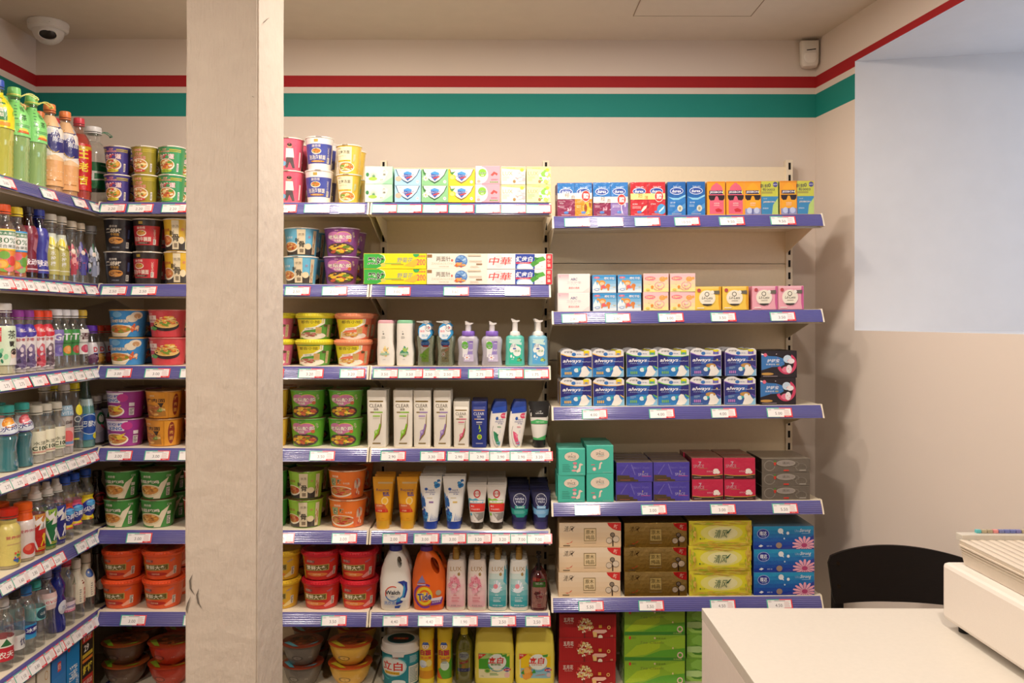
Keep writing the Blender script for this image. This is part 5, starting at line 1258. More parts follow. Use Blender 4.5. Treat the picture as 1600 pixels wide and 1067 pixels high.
# second shelf
G = 'small pad boxes on the second shelf'
abc = [R(0, 0, 100, 100, 'f4ece6')] + grad(0, 60, 34, 100, 'f4e4e2', 'f0b8c0', 5) + [T('ABC', 50, 72, 14, '3a4488', 22, b=.02, sh=.2), T('卫生护垫', 50, 54, 13, 'c8c4cc', 46), T('· · ·', 50, 42, 3, 'd8a0a8'), T('柔韧の清爽', 50, 24, 12, 'e07078', 34), P([(76, 0), (100, 0), (100, 30)], 'f2dcd8'), T('R', 6, 86, 7, '8a7ab0')]
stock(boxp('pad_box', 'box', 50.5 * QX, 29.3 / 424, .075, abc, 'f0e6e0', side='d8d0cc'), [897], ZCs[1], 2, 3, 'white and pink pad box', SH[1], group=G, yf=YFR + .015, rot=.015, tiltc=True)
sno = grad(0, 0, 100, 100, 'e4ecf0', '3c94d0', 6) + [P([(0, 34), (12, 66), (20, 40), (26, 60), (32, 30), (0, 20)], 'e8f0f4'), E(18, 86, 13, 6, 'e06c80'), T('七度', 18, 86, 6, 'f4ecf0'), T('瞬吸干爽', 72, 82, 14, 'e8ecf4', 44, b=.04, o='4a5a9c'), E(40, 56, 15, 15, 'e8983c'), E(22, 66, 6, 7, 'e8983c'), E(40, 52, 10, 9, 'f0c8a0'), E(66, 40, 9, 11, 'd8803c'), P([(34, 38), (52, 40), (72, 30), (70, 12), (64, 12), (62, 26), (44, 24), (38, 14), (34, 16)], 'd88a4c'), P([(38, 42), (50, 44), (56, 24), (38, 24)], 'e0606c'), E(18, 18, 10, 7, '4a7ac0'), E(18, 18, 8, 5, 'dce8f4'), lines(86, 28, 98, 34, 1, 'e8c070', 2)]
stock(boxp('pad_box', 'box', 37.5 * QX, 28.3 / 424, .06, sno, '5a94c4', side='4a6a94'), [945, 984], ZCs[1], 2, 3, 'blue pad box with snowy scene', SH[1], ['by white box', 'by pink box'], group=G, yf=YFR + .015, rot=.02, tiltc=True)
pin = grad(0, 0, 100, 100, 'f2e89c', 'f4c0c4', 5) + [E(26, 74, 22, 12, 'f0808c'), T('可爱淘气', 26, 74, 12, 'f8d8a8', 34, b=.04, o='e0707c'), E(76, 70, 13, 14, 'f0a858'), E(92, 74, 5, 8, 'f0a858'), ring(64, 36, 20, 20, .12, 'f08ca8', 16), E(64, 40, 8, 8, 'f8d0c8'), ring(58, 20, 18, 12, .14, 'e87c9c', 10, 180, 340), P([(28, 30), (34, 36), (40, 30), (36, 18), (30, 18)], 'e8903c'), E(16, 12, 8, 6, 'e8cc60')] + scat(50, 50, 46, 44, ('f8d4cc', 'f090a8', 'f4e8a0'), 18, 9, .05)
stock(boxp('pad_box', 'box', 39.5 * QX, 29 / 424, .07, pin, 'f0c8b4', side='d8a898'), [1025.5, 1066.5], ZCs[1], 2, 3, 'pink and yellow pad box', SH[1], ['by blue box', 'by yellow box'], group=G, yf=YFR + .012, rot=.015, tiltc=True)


def lil(c, c2): return [R(0, 0, 100, 100, c), R(0, 92, 100, 100, tint(c, .2)), P([(92, 100), (100, 100), (100, 0), (94, 0), (90, 30), (90, 70)], c2)] + scat(50, 50, 46, 48, (tint(c, .2), tint(c, -.08)), 30, 3, .03) + [E(46, 52, 33, 35, tint(c, .35)), E(46, 52, 31, 33, 'f0e8d4'), ring(45, 68, 9, 10, .25, '3a3430', 12), T('Lil-Lets', 46, 52, 11, '3a3430', 42, sh=.2), lines(34, 36, 60, 42, 2, 'a8a090', 2), P([(26, 26), (66, 26), (60, 20), (46, 17), (32, 20)], '3a3430'), P([(60, 82), (94, 84), (94, 68), (62, 70)], '6a6458'), E(66, 76, 7, 8, 'f0ece0'), E(14, 85, 7, 8, 'b84850'), lines(6, 6, 34, 11, 1, 'f0ece0', 2, .7)]


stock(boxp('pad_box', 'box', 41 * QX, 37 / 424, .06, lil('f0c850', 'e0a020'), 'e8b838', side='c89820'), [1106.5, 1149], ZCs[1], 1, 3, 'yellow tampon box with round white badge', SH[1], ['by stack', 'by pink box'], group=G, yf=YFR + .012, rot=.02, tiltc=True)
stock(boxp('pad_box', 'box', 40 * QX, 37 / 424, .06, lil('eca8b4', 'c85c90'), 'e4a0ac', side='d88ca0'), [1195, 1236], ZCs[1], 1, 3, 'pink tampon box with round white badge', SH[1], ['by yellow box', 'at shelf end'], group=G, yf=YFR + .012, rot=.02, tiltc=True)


# third shelf: night pads with a printed header
def always(c2, hc, c3, night=False):
    w, h, d = 49 * QX, .098, .062
    mb = MB(); mb.box(-w / 2, -d / 2, 0, w / 2, d / 2, h * .93, '1c2468', .004, side=tint(c2, -.25))
    pts = [(-w / 2, 0.001), (w / 2, 0.001), (w / 2, h * .97), (w * .44, h * 1.04), (w * .36, h * 1.055), (w * .28, h * 1.03), (w * .22, h * .985), (w * .02, h * .975), (-w * .08, h * 1.02), (-w * .18, h * 1.07), (-w * .28, h * 1.08), (-w * .40, h * 1.05), (-w / 2, h * .95)]
    mb.prism(pts, -d / 2 - .0014, -d / 2 - .0002, 'e8e6e4', '2a2c70')
    a = [P([(0, 0), (100, 0), (100, 78), (80, 74), (50, 74), (20, 78), (0, 86)], '2a2a78'), P([(30, 74), (76, 74), (70, 44), (36, 44)], '2c5aa8'), P([(0, 0), (100, 0), (100, 34), (70, 42), (40, 42), (0, 32)], '2c7cc0' if not night else '35589c'), P([(100, 0), (100, 26), (60, 4), (50, 0)], '8cc4e4'),
         P([(0, 86), (20, 78), (50, 74), (80, 74), (100, 78), (100, 80), (80, 76), (50, 76.5), (20, 81), (0, 90)], hc), T('护舒宝', 24, 95, 7, '5a5a64', 26, b=.01), E(42, 86, 7, 6.5, '3a78c0'), T('液体', 58, 86, 4, '5a7ab8', 16), R(74, 82, 92, 96, hc), E(83, 96, 10, 5, 'e8dc2c'), E(83, 86, 6, 2.6, '5a8ac8'),
         T('always', 36, 60, 17, 'f0f0f4', 60, b=.03, sh=.25), T('INFINITY', 30, 50, 4, 'a8b8dc', 38), T('FlexFoam', 82, 58, 4, 'e0e4f0', 30, sh=.3),
         P([(58, 2), (66, 22), (66, 34), (74, 42), (82, 40), (86, 30), (94, 18), (86, 4), (74, 0)], 'f0ece4'), E(50, 26, 8, 8, 'e0ecf0'), P([(56, 20), (64, 30), (62, 36), (54, 34)], '3cb0b8'), P([(86, 42), (100, 34), (100, 28), (88, 38)], hc)] + \
        [R(12 + i * 6, 10, 16 + i * 6, 20, c3) for i in range(4)] + [lines(12, 26, 32, 36, 3, '9ab8dc', 2), lines(6, 3, 40, 6, 1, 'a8c8e4', 2)]
    if night: a += [E(66, 40, 16, 8, 'c09048'), P([(58, 2), (64, 22), (62, 34), (66, 42), (74, 42), (78, 30), (84, 18), (78, 4), (68, 0)], 'f0ece4'), P([(86, 66), (90, 62), (88, 58), (84, 60)], 'e8c860')]
    mb.art_front(a, w * .985, h * 1.0, -d / 2 - .0015, 0, .0012)
    return proto('pad_pack', 'pads', [('pad_pack', mb.mesh('pad_pack', 'film'))], w, .1065, d)


G = 'blue pad packs on the third shelf'
kw = dict(yf=YFR + .03, tiltc=True, rot=.03, group=G)
stock(always('e8a83c', 'f0c050', 'e8b84c'), [901, 951.5], ZCs[2], 2, 3, 'blue pad pack, yellow edge', SH[2], ['by empty corner', 'by green edged'], **kw)
stock(always('7cc040', '78c83c', '7cb858'), [1003, 1052.5], ZCs[2], 2, 3, 'blue pad pack, green edge', SH[2], ['by yellow edged', 'by purple edged'], **kw)
stock(always('6a4ca8', '7a50b4', 'c080c8', True), [1103.5, 1157], ZCs[2], 2, 3, 'navy pad pack, purple edge', SH[2], ['by green edged', 'by black box'], **kw)
blk = [R(0, 0, 100, 100, '241c24'), P([(0, 90), (20, 82), (44, 80), (62, 72), (66, 50), (56, 42), (30, 40), (0, 28)], '3c78b8'), P([(0, 92), (20, 84), (0, 86)], 'e8e4ec'), T('护舒宝', 34, 64, 13, 'e8ecf4', 36, b=.02, sh=.2), T('极薄棉柔', 26, 50, 6, 'e8ecf4', 26), T('420', 46, 50, 6, 'e8c83c', b=.03)] + ring(72, 52, 28, 40, .3, 'd04468', 20, 200, 420) + [E(72, 30, 14, 12, 'e87c98'), E(74, 70, 12, 15, 'c8dcec'), E(84, 62, 10, 10, 'f0e8ec'), E(78, 32, 8, 16, 'f0e8ec'), E(11, 86, 5, 7, 'e86c84'), E(16, 14, 18, 5, 'c8984c'), lines(4, 3, 46, 7, 1, 'b8a8b0', 2)] + scat(50, 50, 48, 48, ('e8d8e0', 'e86c84'), 16, 4, .025)
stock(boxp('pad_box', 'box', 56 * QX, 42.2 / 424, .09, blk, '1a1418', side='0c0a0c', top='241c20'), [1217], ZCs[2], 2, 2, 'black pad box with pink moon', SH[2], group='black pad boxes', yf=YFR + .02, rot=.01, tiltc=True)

# fourth shelf
G = 'pad boxes on the fourth shelf'


def tealbox(s): return [R(0, 0, 100, 100, '4cc0aa'), E(50, 72 if not s else 68, 30 + s * 8, 19 + s * 4, '3cac98'), E(50, 72 if not s else 68, 28 + s * 8, 17 + s * 4, 'ead8c4'), T('7', 50, 80 if not s else 78, 6, '4a4a48', b=.03), T('SPACE', 50, 71, 9, '4a4a48', 30), T('pantyliner', 56, 65, 3.5, '5ac8c8', 26), R(40, 60, 64, 61.5, 'c8a098')] + ([lines(14, 12, 50, 44, 5, '3a9080', 3, .3), E(62, 46, 8, 5, 'e08898'), E(62, 32, 7, 6, 'f0c8c0'), E(58, 18, 9, 4, 'e8a8a8'), P([(70, 10), (82, 14), (84, 36), (94, 40), (84, 46), (78, 44), (76, 28), (66, 16)], 'f0dccc')] if not s else [E(28, 16, 7, 7, 'e8a8a8'), E(28, 16, 5, 5, 'f4e4dc'), P([(44, 14), (52, 18), (54, 34), (60, 38), (54, 42), (48, 36), (46, 24)], 'f0dccc'), R(16, 30, 30, 33, 'e07c88')]) + [R(60, 3, 92, 5, '8ad0c0')]


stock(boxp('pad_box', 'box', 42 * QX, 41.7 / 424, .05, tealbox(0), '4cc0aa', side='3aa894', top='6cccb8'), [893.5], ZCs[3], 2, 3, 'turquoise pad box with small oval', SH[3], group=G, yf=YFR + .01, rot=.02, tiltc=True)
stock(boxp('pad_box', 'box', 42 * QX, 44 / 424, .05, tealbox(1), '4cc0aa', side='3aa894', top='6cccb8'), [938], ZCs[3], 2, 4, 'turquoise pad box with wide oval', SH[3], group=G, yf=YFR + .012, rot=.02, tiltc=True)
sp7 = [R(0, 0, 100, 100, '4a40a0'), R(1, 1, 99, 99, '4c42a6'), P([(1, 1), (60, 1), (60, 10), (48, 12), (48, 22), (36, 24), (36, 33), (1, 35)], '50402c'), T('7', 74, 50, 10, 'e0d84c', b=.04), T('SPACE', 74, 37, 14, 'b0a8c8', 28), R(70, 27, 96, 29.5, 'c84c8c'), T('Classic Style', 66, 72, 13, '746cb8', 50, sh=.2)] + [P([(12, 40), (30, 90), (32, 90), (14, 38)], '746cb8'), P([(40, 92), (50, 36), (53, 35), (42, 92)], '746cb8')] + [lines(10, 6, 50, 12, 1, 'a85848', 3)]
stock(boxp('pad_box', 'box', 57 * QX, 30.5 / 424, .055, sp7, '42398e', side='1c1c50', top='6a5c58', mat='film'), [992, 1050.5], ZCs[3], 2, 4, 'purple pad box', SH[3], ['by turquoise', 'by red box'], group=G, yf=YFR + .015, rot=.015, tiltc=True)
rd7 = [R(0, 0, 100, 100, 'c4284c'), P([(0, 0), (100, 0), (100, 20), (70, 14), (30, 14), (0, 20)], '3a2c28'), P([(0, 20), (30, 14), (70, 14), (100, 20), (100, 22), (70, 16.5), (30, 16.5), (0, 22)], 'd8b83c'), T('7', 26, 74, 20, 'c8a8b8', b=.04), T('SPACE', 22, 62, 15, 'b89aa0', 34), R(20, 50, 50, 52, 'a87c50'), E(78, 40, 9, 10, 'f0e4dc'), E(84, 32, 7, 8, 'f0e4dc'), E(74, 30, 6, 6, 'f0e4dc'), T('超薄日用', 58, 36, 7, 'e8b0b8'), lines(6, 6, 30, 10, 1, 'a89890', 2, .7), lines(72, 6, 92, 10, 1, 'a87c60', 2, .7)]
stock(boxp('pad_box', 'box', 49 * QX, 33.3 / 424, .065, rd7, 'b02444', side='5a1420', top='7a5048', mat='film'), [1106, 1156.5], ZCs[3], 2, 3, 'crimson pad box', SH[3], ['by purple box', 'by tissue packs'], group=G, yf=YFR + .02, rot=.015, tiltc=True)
bkt = [R(0, 0, 100, 100, '6a6258')] + ring(16, 50, 12, 40, .15, '8a8278', 14) + ring(82, 36, 12, 30, .12, '8a8278', 14) + ring(70, 60, 8, 20, .15, '8a8278', 12) + [E(50, 68, 20, 24, 'aaa296'), E(50, 68, 18, 21, '98908a'), T('清风', 50, 68, 18, '5a544c', 16), E(27, 68, 2.5, 18, 'c83c2c'), E(27, 82, 2, 8, '4c8a3c'), R(45, 8, 56, 18, 'd83c30'), R(78, 8, 92, 18, 'a09a90')]
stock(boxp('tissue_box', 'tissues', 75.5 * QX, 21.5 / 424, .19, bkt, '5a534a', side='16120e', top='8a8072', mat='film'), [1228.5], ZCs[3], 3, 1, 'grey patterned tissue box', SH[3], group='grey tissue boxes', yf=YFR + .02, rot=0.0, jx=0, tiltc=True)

# fifth shelf: tissue boxes
G = 'tissue boxes on the fifth shelf'


def qf(bc, grd, tc, mat): return grd + [T('清风', 15, 76, 24, tc, 16, sh=.3), P([(18, 74), (24, 84), (26, 88), (23, 78), (20, 70)], tc), P([(10, 16), (16, 16), (22, 28), (20, 20), (14, 13)], 'd8382c'), R(40, 24, 60, 78, '8a7448'), R(41, 27, 59, 75, bc), T('原木', 50, 62, 18, '6a5a34', 14, b=.02), T('纯品', 50, 40, 18, '6a5a34', 14, b=.02), lines(40, 14, 60, 19, 1, 'a89878', 2), lines(6, 4, 22, 9, 1, '6a5a44', 3, .8), P([(78, 100), (80, 88), (87, 74), (94, 68), (100, 66), (100, 100)], 'd42c2c'), T('新', 92, 84, 18, 'f0b8a8', b=.03, rot=-12), R(86, 2, 88, 40, '3a2418'), E(86.5, 50, 4, 10, '3a2c24'), E(86.5, 50, 3, 7.5, '8a7c6c'), E(81, 26, 5, 13, '6a5c4c'), E(81, 26, 4.4, 11, 'dccbb4'), E(92, 32, 5.5, 14, '6a5c4c'), E(92, 32, 4.9, 12, 'dccbb4')]


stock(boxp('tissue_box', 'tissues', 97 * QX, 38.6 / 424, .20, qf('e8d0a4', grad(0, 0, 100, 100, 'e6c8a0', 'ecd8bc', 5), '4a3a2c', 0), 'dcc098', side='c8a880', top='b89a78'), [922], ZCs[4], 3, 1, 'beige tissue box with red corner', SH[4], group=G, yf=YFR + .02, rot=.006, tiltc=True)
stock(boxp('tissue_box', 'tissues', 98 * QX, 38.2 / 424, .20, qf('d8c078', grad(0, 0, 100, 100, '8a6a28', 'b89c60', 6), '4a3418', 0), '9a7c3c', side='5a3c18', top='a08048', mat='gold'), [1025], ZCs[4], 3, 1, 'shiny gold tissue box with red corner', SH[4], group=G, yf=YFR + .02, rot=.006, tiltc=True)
yel = [R(0, 0, 100, 100, 'd8cc38'), R(0, 16, 100, 84, 'e0d830'), E(52, 52, 34, 34, 'e4dc78'), E(54, 50, 24, 26, 'e8e2a8')] + scat(50, 92, 50, 12, ('d8b838', 'c89838', 'a8b828', 'e0d060', 'd0a048'), 70, 2, .12) + scat(50, 7, 50, 12, ('d8b838', 'c89838', 'a8b828', 'e0d060', 'd0a048'), 70, 3, .12) + scat(5, 50, 7, 44, ('c8a040', 'a8b828', 'd8b850'), 24, 4, .25) + scat(95, 50, 7, 44, ('c8a040', 'a8b828', 'd8b850'), 24, 5, .25) + [T('清风', 50, 50, 34, '2c5a3c', 22, sh=.3, b=.005), P([(58, 52), (66, 70), (67, 70), (62, 52)], '2c5a3c'), E(17, 30, 1.4, 4, '5a7a28'), T('花柔', 22, 30, 6, '5a7a28'), lines(80, 22, 92, 34, 3, 'a8a030', 2)]
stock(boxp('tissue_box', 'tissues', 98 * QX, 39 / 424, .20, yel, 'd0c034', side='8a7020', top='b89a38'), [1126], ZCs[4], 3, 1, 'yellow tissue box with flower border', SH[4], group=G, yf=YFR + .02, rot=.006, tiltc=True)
vin = grad(0, 0, 100, 100, '1c3ca0', '2c98c8', 6) + [P([(40, 0), (100, 0), (100, 60), (70, 20)], '3044a0')] + [E(16, 68, 10, 22, '9aa8d8'), E(16, 68, 9, 19, '1c2a90'), T('维达', 16, 70, 20, 'e8f0f8', 12, b=.03), T('Vinda', 17, 56, 7, 'a8c4e8'), E(45, 80, 4.5, 12, 'ecf0f4'), P([(46, 70), (50, 64), (48, 76)], 'ecf0f4'), E(57, 70, 2.4, 7, 'ecf0f4'), E(51, 46, 1.3, 4, 'c8dcec'), T('Ultra', 73, 80, 11, 'a8c8e8', 9), T('Strong', 86, 80, 18, 'f0f4f8', 18, sh=.25, b=.01), lines(80, 66, 94, 70, 1, 'a8c8e8', 2), E(42, 16, 5, 13, 'a08878'), T('细韧 3层', 26, 13, 6, 'c8d8f0'), P([(8, 12), (12, 20), (16, 14), (12, 8)], 'e8ecf4')] + flower(84, 16, 20, 40, 'f0a8bc', 'b84878', 14, .2)
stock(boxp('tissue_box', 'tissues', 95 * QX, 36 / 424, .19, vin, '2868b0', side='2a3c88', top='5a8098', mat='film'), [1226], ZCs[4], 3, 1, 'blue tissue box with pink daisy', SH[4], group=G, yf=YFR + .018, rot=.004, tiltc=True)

# bottom shelf tissues
G = 'tissue boxes on the bottom shelf'
fd = lambda y, s: [E(44, y, 15, 36, 'a81c18')] + scat(44, y, 15, 38, ('f0e0b0', 'f4ecd4', 'e0c070', 'e8d898', 'd85048'), 90, s, .13) + [R(43, 0, 45, max(4, y - 34), '6a2418')]
redt = [R(0, 0, 100, 100, 'b0181c')] + [R(2 + i * 3.2, 0, 2.5 + i * 3.2, 100, '9c1418') for i in range(30)] + fd(54, 3) + [T('五月花', 16, 78, 20, 'f4e8dc', 18, b=.02), T('May flower', 17, 62, 6, 'e8c8b8', 14), T('囍', 72, 50, 14, 'e8b040', b=.03), ring(57, 46, 3, 8, .45, 'e8c068', 10), ring(87, 46, 3, 8, .45, 'e8c068', 10), P([(58, 30), (62, 36), (82, 36), (84, 28), (78, 20), (62, 20)], 'ecb8a8'), P([(60, 4), (66, 4), (66, 24), (58, 28)], 'e8c078'), E(72, 4, 4, 10, 'f0e8d0'), T('3层', 92, 9, 7, 'e8d8a0')]
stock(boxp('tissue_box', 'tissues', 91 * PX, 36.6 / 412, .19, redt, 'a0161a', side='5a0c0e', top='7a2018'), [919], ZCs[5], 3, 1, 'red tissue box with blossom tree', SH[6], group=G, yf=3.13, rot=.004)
grn = [R(0, 0, 100, 100, '8ab82c'), P([(0, 16), (20, 60), (60, 80), (58, 50), (36, 24), (10, 14)], 'a8c828'), P([(60, 80), (90, 96), (100, 100), (100, 40), (70, 60)], '98c434'), P([(30, 14), (60, 40), (100, 50), (100, 14)], '5ca82c'), R(0, 0, 100, 13, '3c8a2c'), E(9, 90, 2, 7, 'd8382c'), T('心相印', 14, 90, 8, '5a7a2c', 10), T('Tea Classic', 46, 72, 10, '7a8a34', 40, sh=.3), T('茶语 经典', 60, 88, 7, '5a7028', 16), ring(92, 22, 5, 13, .4, 'e8c8b8', 12), E(50, 90, 1.4, 4, 'e8d0b0'), E(80, 50, 1.3, 4, 'e8d8a0'), T('优选细腻', 88, 6, 6, 'c8d870', 14)]
gs = [R(0, 0, 100, 100, '7cb43c')] + scat(50, 50, 50, 48, ('5c9c2c', '8cc450', 'b8dc90', '4c8c28', 'a0d060'), 30, 5, .4)
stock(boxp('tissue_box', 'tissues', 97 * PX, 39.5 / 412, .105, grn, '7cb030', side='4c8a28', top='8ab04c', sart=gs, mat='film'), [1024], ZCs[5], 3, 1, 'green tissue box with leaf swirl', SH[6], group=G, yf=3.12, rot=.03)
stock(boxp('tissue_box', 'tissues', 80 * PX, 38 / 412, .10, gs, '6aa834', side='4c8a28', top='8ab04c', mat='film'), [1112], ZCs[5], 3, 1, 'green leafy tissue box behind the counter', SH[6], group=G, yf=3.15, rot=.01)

# ================================================================== DRINKS BAY ALONG THE SIDE WALL
def drink(name, h, r, capc, tintc, liq=None, lvl=.9, label=None, style='round', capr=None, caph=.02, neck=None, shell='clear', capk='cap', cat='drink'):
    """clear bottle > liquid, label, cap. label = (z0, z1, colour, art, width scale)"""
    nr = neck or min(.0145, r * .45); hb = h - caph; cr = capr or nr * 1.18
    if style == 'round':
        prof = [(0, .82), (.012, .97), (.03, 1), (.60, 1), (.72, .90), (.82, .62), (.88, None), (1, None)]
    elif style == 'sport':
        prof = [(0, .86), (.02, 1), (.12, 1), (.30, .86), (.42, .82), (.55, .95), (.66, 1.0), (.76, .88), (.84, .58), (.89, None), (1, None)]
    elif style == 'wide':
        prof = [(0, .9), (.02, 1), (.66, 1), (.74, .96), (.80, .80), (.84, .62), (.86, None), (1, None)]
    elif style == 'slim':
        prof = [(0, .85), (.015, 1), (.42, 1), (.55, .92), (.70, .66), (.82, .45), (.90, None), (1, None)]
    elif style == 'carafe':
        prof = [(0, .9), (.02, 1), (.40, 1), (.52, .93), (.64, .74), (.74, .58), (.84, .5), (.9, None), (1, None)]
    elif style == 'bubble':
        prof = [(0, .8), (.02, .98), (.16, 1), (.27, .80), (.36, .98), (.5, 1), (.58, .78), (.68, .96), (.76, .92), (.84, .6), (.89, None), (1, None)]
    elif style == 'ribs':
        prof = [(0, .85), (.015, 1)] + [(.04 + .03 * i, 1 if i % 2 else .955) for i in range(12)] + [(.42, 1), (.66, 1), (.76, .93), (.84, .66), (.885, .42), (.9, None), (1, None)]
    rg = [(t * hb, (k * r if k else nr), (k * r if k else nr)) for t, k in prof]
    sh = MB(); sh.loft(rg, tintc, 22, ct=False)
    parts = [['bottle_body', sh.mesh('bottle_body', shell)]]
    if liq:
        z1 = lvl * hb; lr = [q for q in rg if q[0] < z1]; k = .955
        l_ = MB(); l_.loft([(max(.003, z), a * k, a * k) for z, a, b in lr] + [(z1, max(nr * .8, lr[-1][1] * .8), max(nr * .8, lr[-1][1] * .8))], liq, 20)
        parts[0].append(('liquid', l_.mesh('liquid', 'liquid')))
    if label:
        z0, z1, lc, art = label[:4]; ss = 1.012

        def at(z):
            for a_, b_ in zip(rg, rg[1:]):
                if a_[0] <= z <= b_[0]: t = (z - a_[0]) / max(1e-6, b_[0] - a_[0]); return a_[1] + (b_[1] - a_[1]) * t
            return rg[0][1]
        zs = sorted(set([z0, z1] + [q[0] for q in rg if z0 < q[0] < z1])); lr = [(z, at(z) * ss + .0003, at(z) * ss + .0003) for z in zs]
        lb = MB()
        if lc: lb.loft(lr, lc, 24, cb=False, ct=False)
        ar = max(q[1] for q in lr); lb.art_wrap(art, lr, ar * 2.6, z0, z1 - z0, ar, 12)
        parts.append(['label', lb.mesh('label', 'film' if lc else 'plastic')])
    c_ = MB()
    if capk == 'cap':
        c_.loft([(hb - .002, cr, cr), (hb + caph * .15, cr * 1.03, cr * 1.03), (hb + caph * .9, cr * .98, cr * .98), (h, cr * .85, cr * .85)], capc, 20)
    else:
        c_.loft([(hb - .004, cr, cr), (hb + caph * .35, cr, cr), (hb + caph * .4, cr * .8, cr * .8), (hb + caph * .6, cr * .62, cr * .62), (h, cr * .55, cr * .55)], capc, 20)
    c_.loft([(hb - .009, nr * 1.22, nr * 1.22), (hb - .006, nr * 1.22, nr * 1.22)], capc if capk == 'cap' else 'd8d8d0', 18)
    parts.append(['cap', c_.mesh('cap', 'plastic')])
    return proto(name, cat, [tuple(p) for p in parts], 2 * r, h, 2 * r)


WAT = 'fbfcfc'


def handle(c, r):
    """plastic carrying loop round the neck"""
    def f(m_):
        m_.loft([(0, .021, .021), (.004, .021, .021)], c, 20, org=(0, 0, r))
        for k in range(10):
            t0 = k / 10; x = .018 + .05 * t0; z = .002 + .012 * sin(pi * t0)
            m_.box(x, -.009, r + z, x + .0056, -.007, r + z + .0028, c); m_.box(x, .007, r + z, x + .0056, .009, r + z + .0028, c)
        m_.box(.067, -.009, r, .071, .009, r + .005, c)
    return mk('carry_loop', 'plastic', f)


gt = [T('绿', 62, 74, 15, '2a4a30', b=.01), T('茶', 62, 50, 16, '2a4a30', b=.01), lines(36, 40, 46, 86, 5, '5a9a60', 2), lines(40, 24, 80, 32, 2, '5a9a60', 2), E(60, 16, 13, 5, 'e8e060'), P([(44, 8), (78, 8), (74, 14), (48, 14)], 'e06030'), T('统一', 52, 94, 6, '2a4a30')]
yt = [R(24, 20, 52, 84, '3a8a4c'), T('冰', 38, 76, 12, 'f4f4e0', b=.03), T('糖', 38, 62, 12, 'f4f4e0', b=.03), T('雪', 38, 48, 12, 'f4f4e0', b=.03), T('梨', 38, 34, 12, 'f4f4e0', b=.03), R(20, 6, 60, 16, 'e8a030')] + scat(70, 60, 14, 24, ('7ac03c', 'a8d850'), 8, 2, .2)
gp = [R(0, 56, 100, 100, 'f4c898'), P([(0, 92), (100, 92), (100, 50), (50, 46), (0, 60)], '2c2c78'), ring(50, 70, 26, 24, .06, 'c8a858', 16, 60, 300), T('营养', 42, 76, 9, 'e8e8f4', 40, b=.03), T('尚品', 60, 66, 8, 'e8e8f4', b=.02), E(80, 90, 8, 6, 'c8d0e8'), P([(0, 46), (100, 36), (100, 46), (50, 44), (0, 56)], 'f4ece0'), R(0, 0, 100, 36, 'eeb478'), P([(0, 36), (100, 36), (50, 44)], 'f2cc9c'), lines(30, 2, 90, 10, 2, 'b87838', 3)]
wl = [T('王', 50, 78, 20, 'f0d020', b=.05), T('老', 50, 50, 20, 'f0d020', b=.05), T('吉', 50, 22, 20, 'f0d020', b=.05), R(12, 88, 90, 95, 'c8a020'), lines(8, 30, 26, 70, 8, 'e8a090', 3)]
nf = [R(20, 20, 90, 78, '1c7a48'), P([(30, 30), (70, 36), (70, 66), (30, 66)], 'e8f0e8'), P([(36, 36), (62, 40), (62, 58), (36, 58)], '1c7a48'), T('农夫山泉', 60, 88, 6, 'd8e8d8')]


def lrow(items, row, desc_place):
    for it in items:
        pr, px, desc, ranks, grp = it[:5]
        Yx = LX + .022 + pr['d'] / 2; y = F * Yx / (780 - px); z = ZA[row]
        for r in range(ranks):
            place(pr, (desc + RANK[r] + ', ' + desc_place).strip(), (-Yx - r * (pr['w'] + .006), y + RND.uniform(-.003, .003), z), pi / 2 - .6 + RND.uniform(-.14, .14), grp)


B = drink
big = lambda capc, tc, lq, lab, h=.302, r=.046, st='ribs', lv=.86: B('big_drink_bottle', h, r, capc, tc, lq, lv, lab, st, caph=.020, neck=.016)
bg1 = big('3a58b8', 'f6f6c0', 'f0f0a8', (.15, .262, 'eee020', yt))
bg2 = big('8cd87c', 'e4f6dc', 'e0ecb8', (.145, .262, '8ce080', gt)); bg2['parts'] = bg2['parts'] + [handle('e0e070', .276)]
bg3 = big('f08c50', 'fbeee0', 'f8d0a0', (.02, .262, 'f4ece0', gp), r=.043)
bg4 = big('d84050', 'f0d8d0', 'e04030', (.035, .205, 'cc1c1c', wl), st='ribs', r=.042)
bg5 = B('big_drink_bottle', .30, .055, 'f0f0f0', WAT, None, .8, (.06, .16, '1c7a48', nf), 'wide', caph=.018, neck=.026); bg5['parts'] = bg5['parts'] + [handle('2c7a58', .272)]
TS = 'top drinks shelf'
g = 'large drink bottles on the top drinks shelf'
lrow([(bg1, -5, 'large yellow bottle with blue cap', 2, g), (bg2, 21, 'large green tea bottle further from corner', 2, g), (bg2, 48.5, 'large green tea bottle beside orange ones', 2, g),
      (bg3, 77, 'large orange bottle beside green tea', 2, g), (bg3, 101, 'large orange bottle beside red one', 2, g), (bg4, 123, 'large red bottle with yellow characters', 2, g), (bg5, 145, 'large clear water bottle with green loop', 1, g)], 0, TS)


def fr(c1, c2, c3, lc, cap):
    fru = [R(0, 0, 100, 46, c1)] + scat(50, 24, 48, 24, (c1, c2, c3, tint(c3, .3)), 12, 3, .5) + [E(34, 14, 20, 11, 'f0a030'), E(34, 14, 14, 8, 'f4c060'), E(66, 22, 16, 12, c3), E(40, 36, 18, 10, c2), P([(0, 48), (100, 48), (96, 100), (4, 100)], lc), P([(8, 52), (92, 52), (90, 96), (10, 96)], 'eef0ec'), R(16, 84, 86, 95, '2c7a4c'), T('农夫果园', 50, 89, 7, 'f0f4e8', 60, b=.02), T('30%', 50, 72, 13, '2c6a3c', 60), T('混合果蔬', 50, 58, 8, '4a5a3c', 64)]
    return B('juice_bottle', .222, .033, cap, WAT, c1, .55, (.02, .145, c1, fru), 'wide', neck=.018, caph=.020)


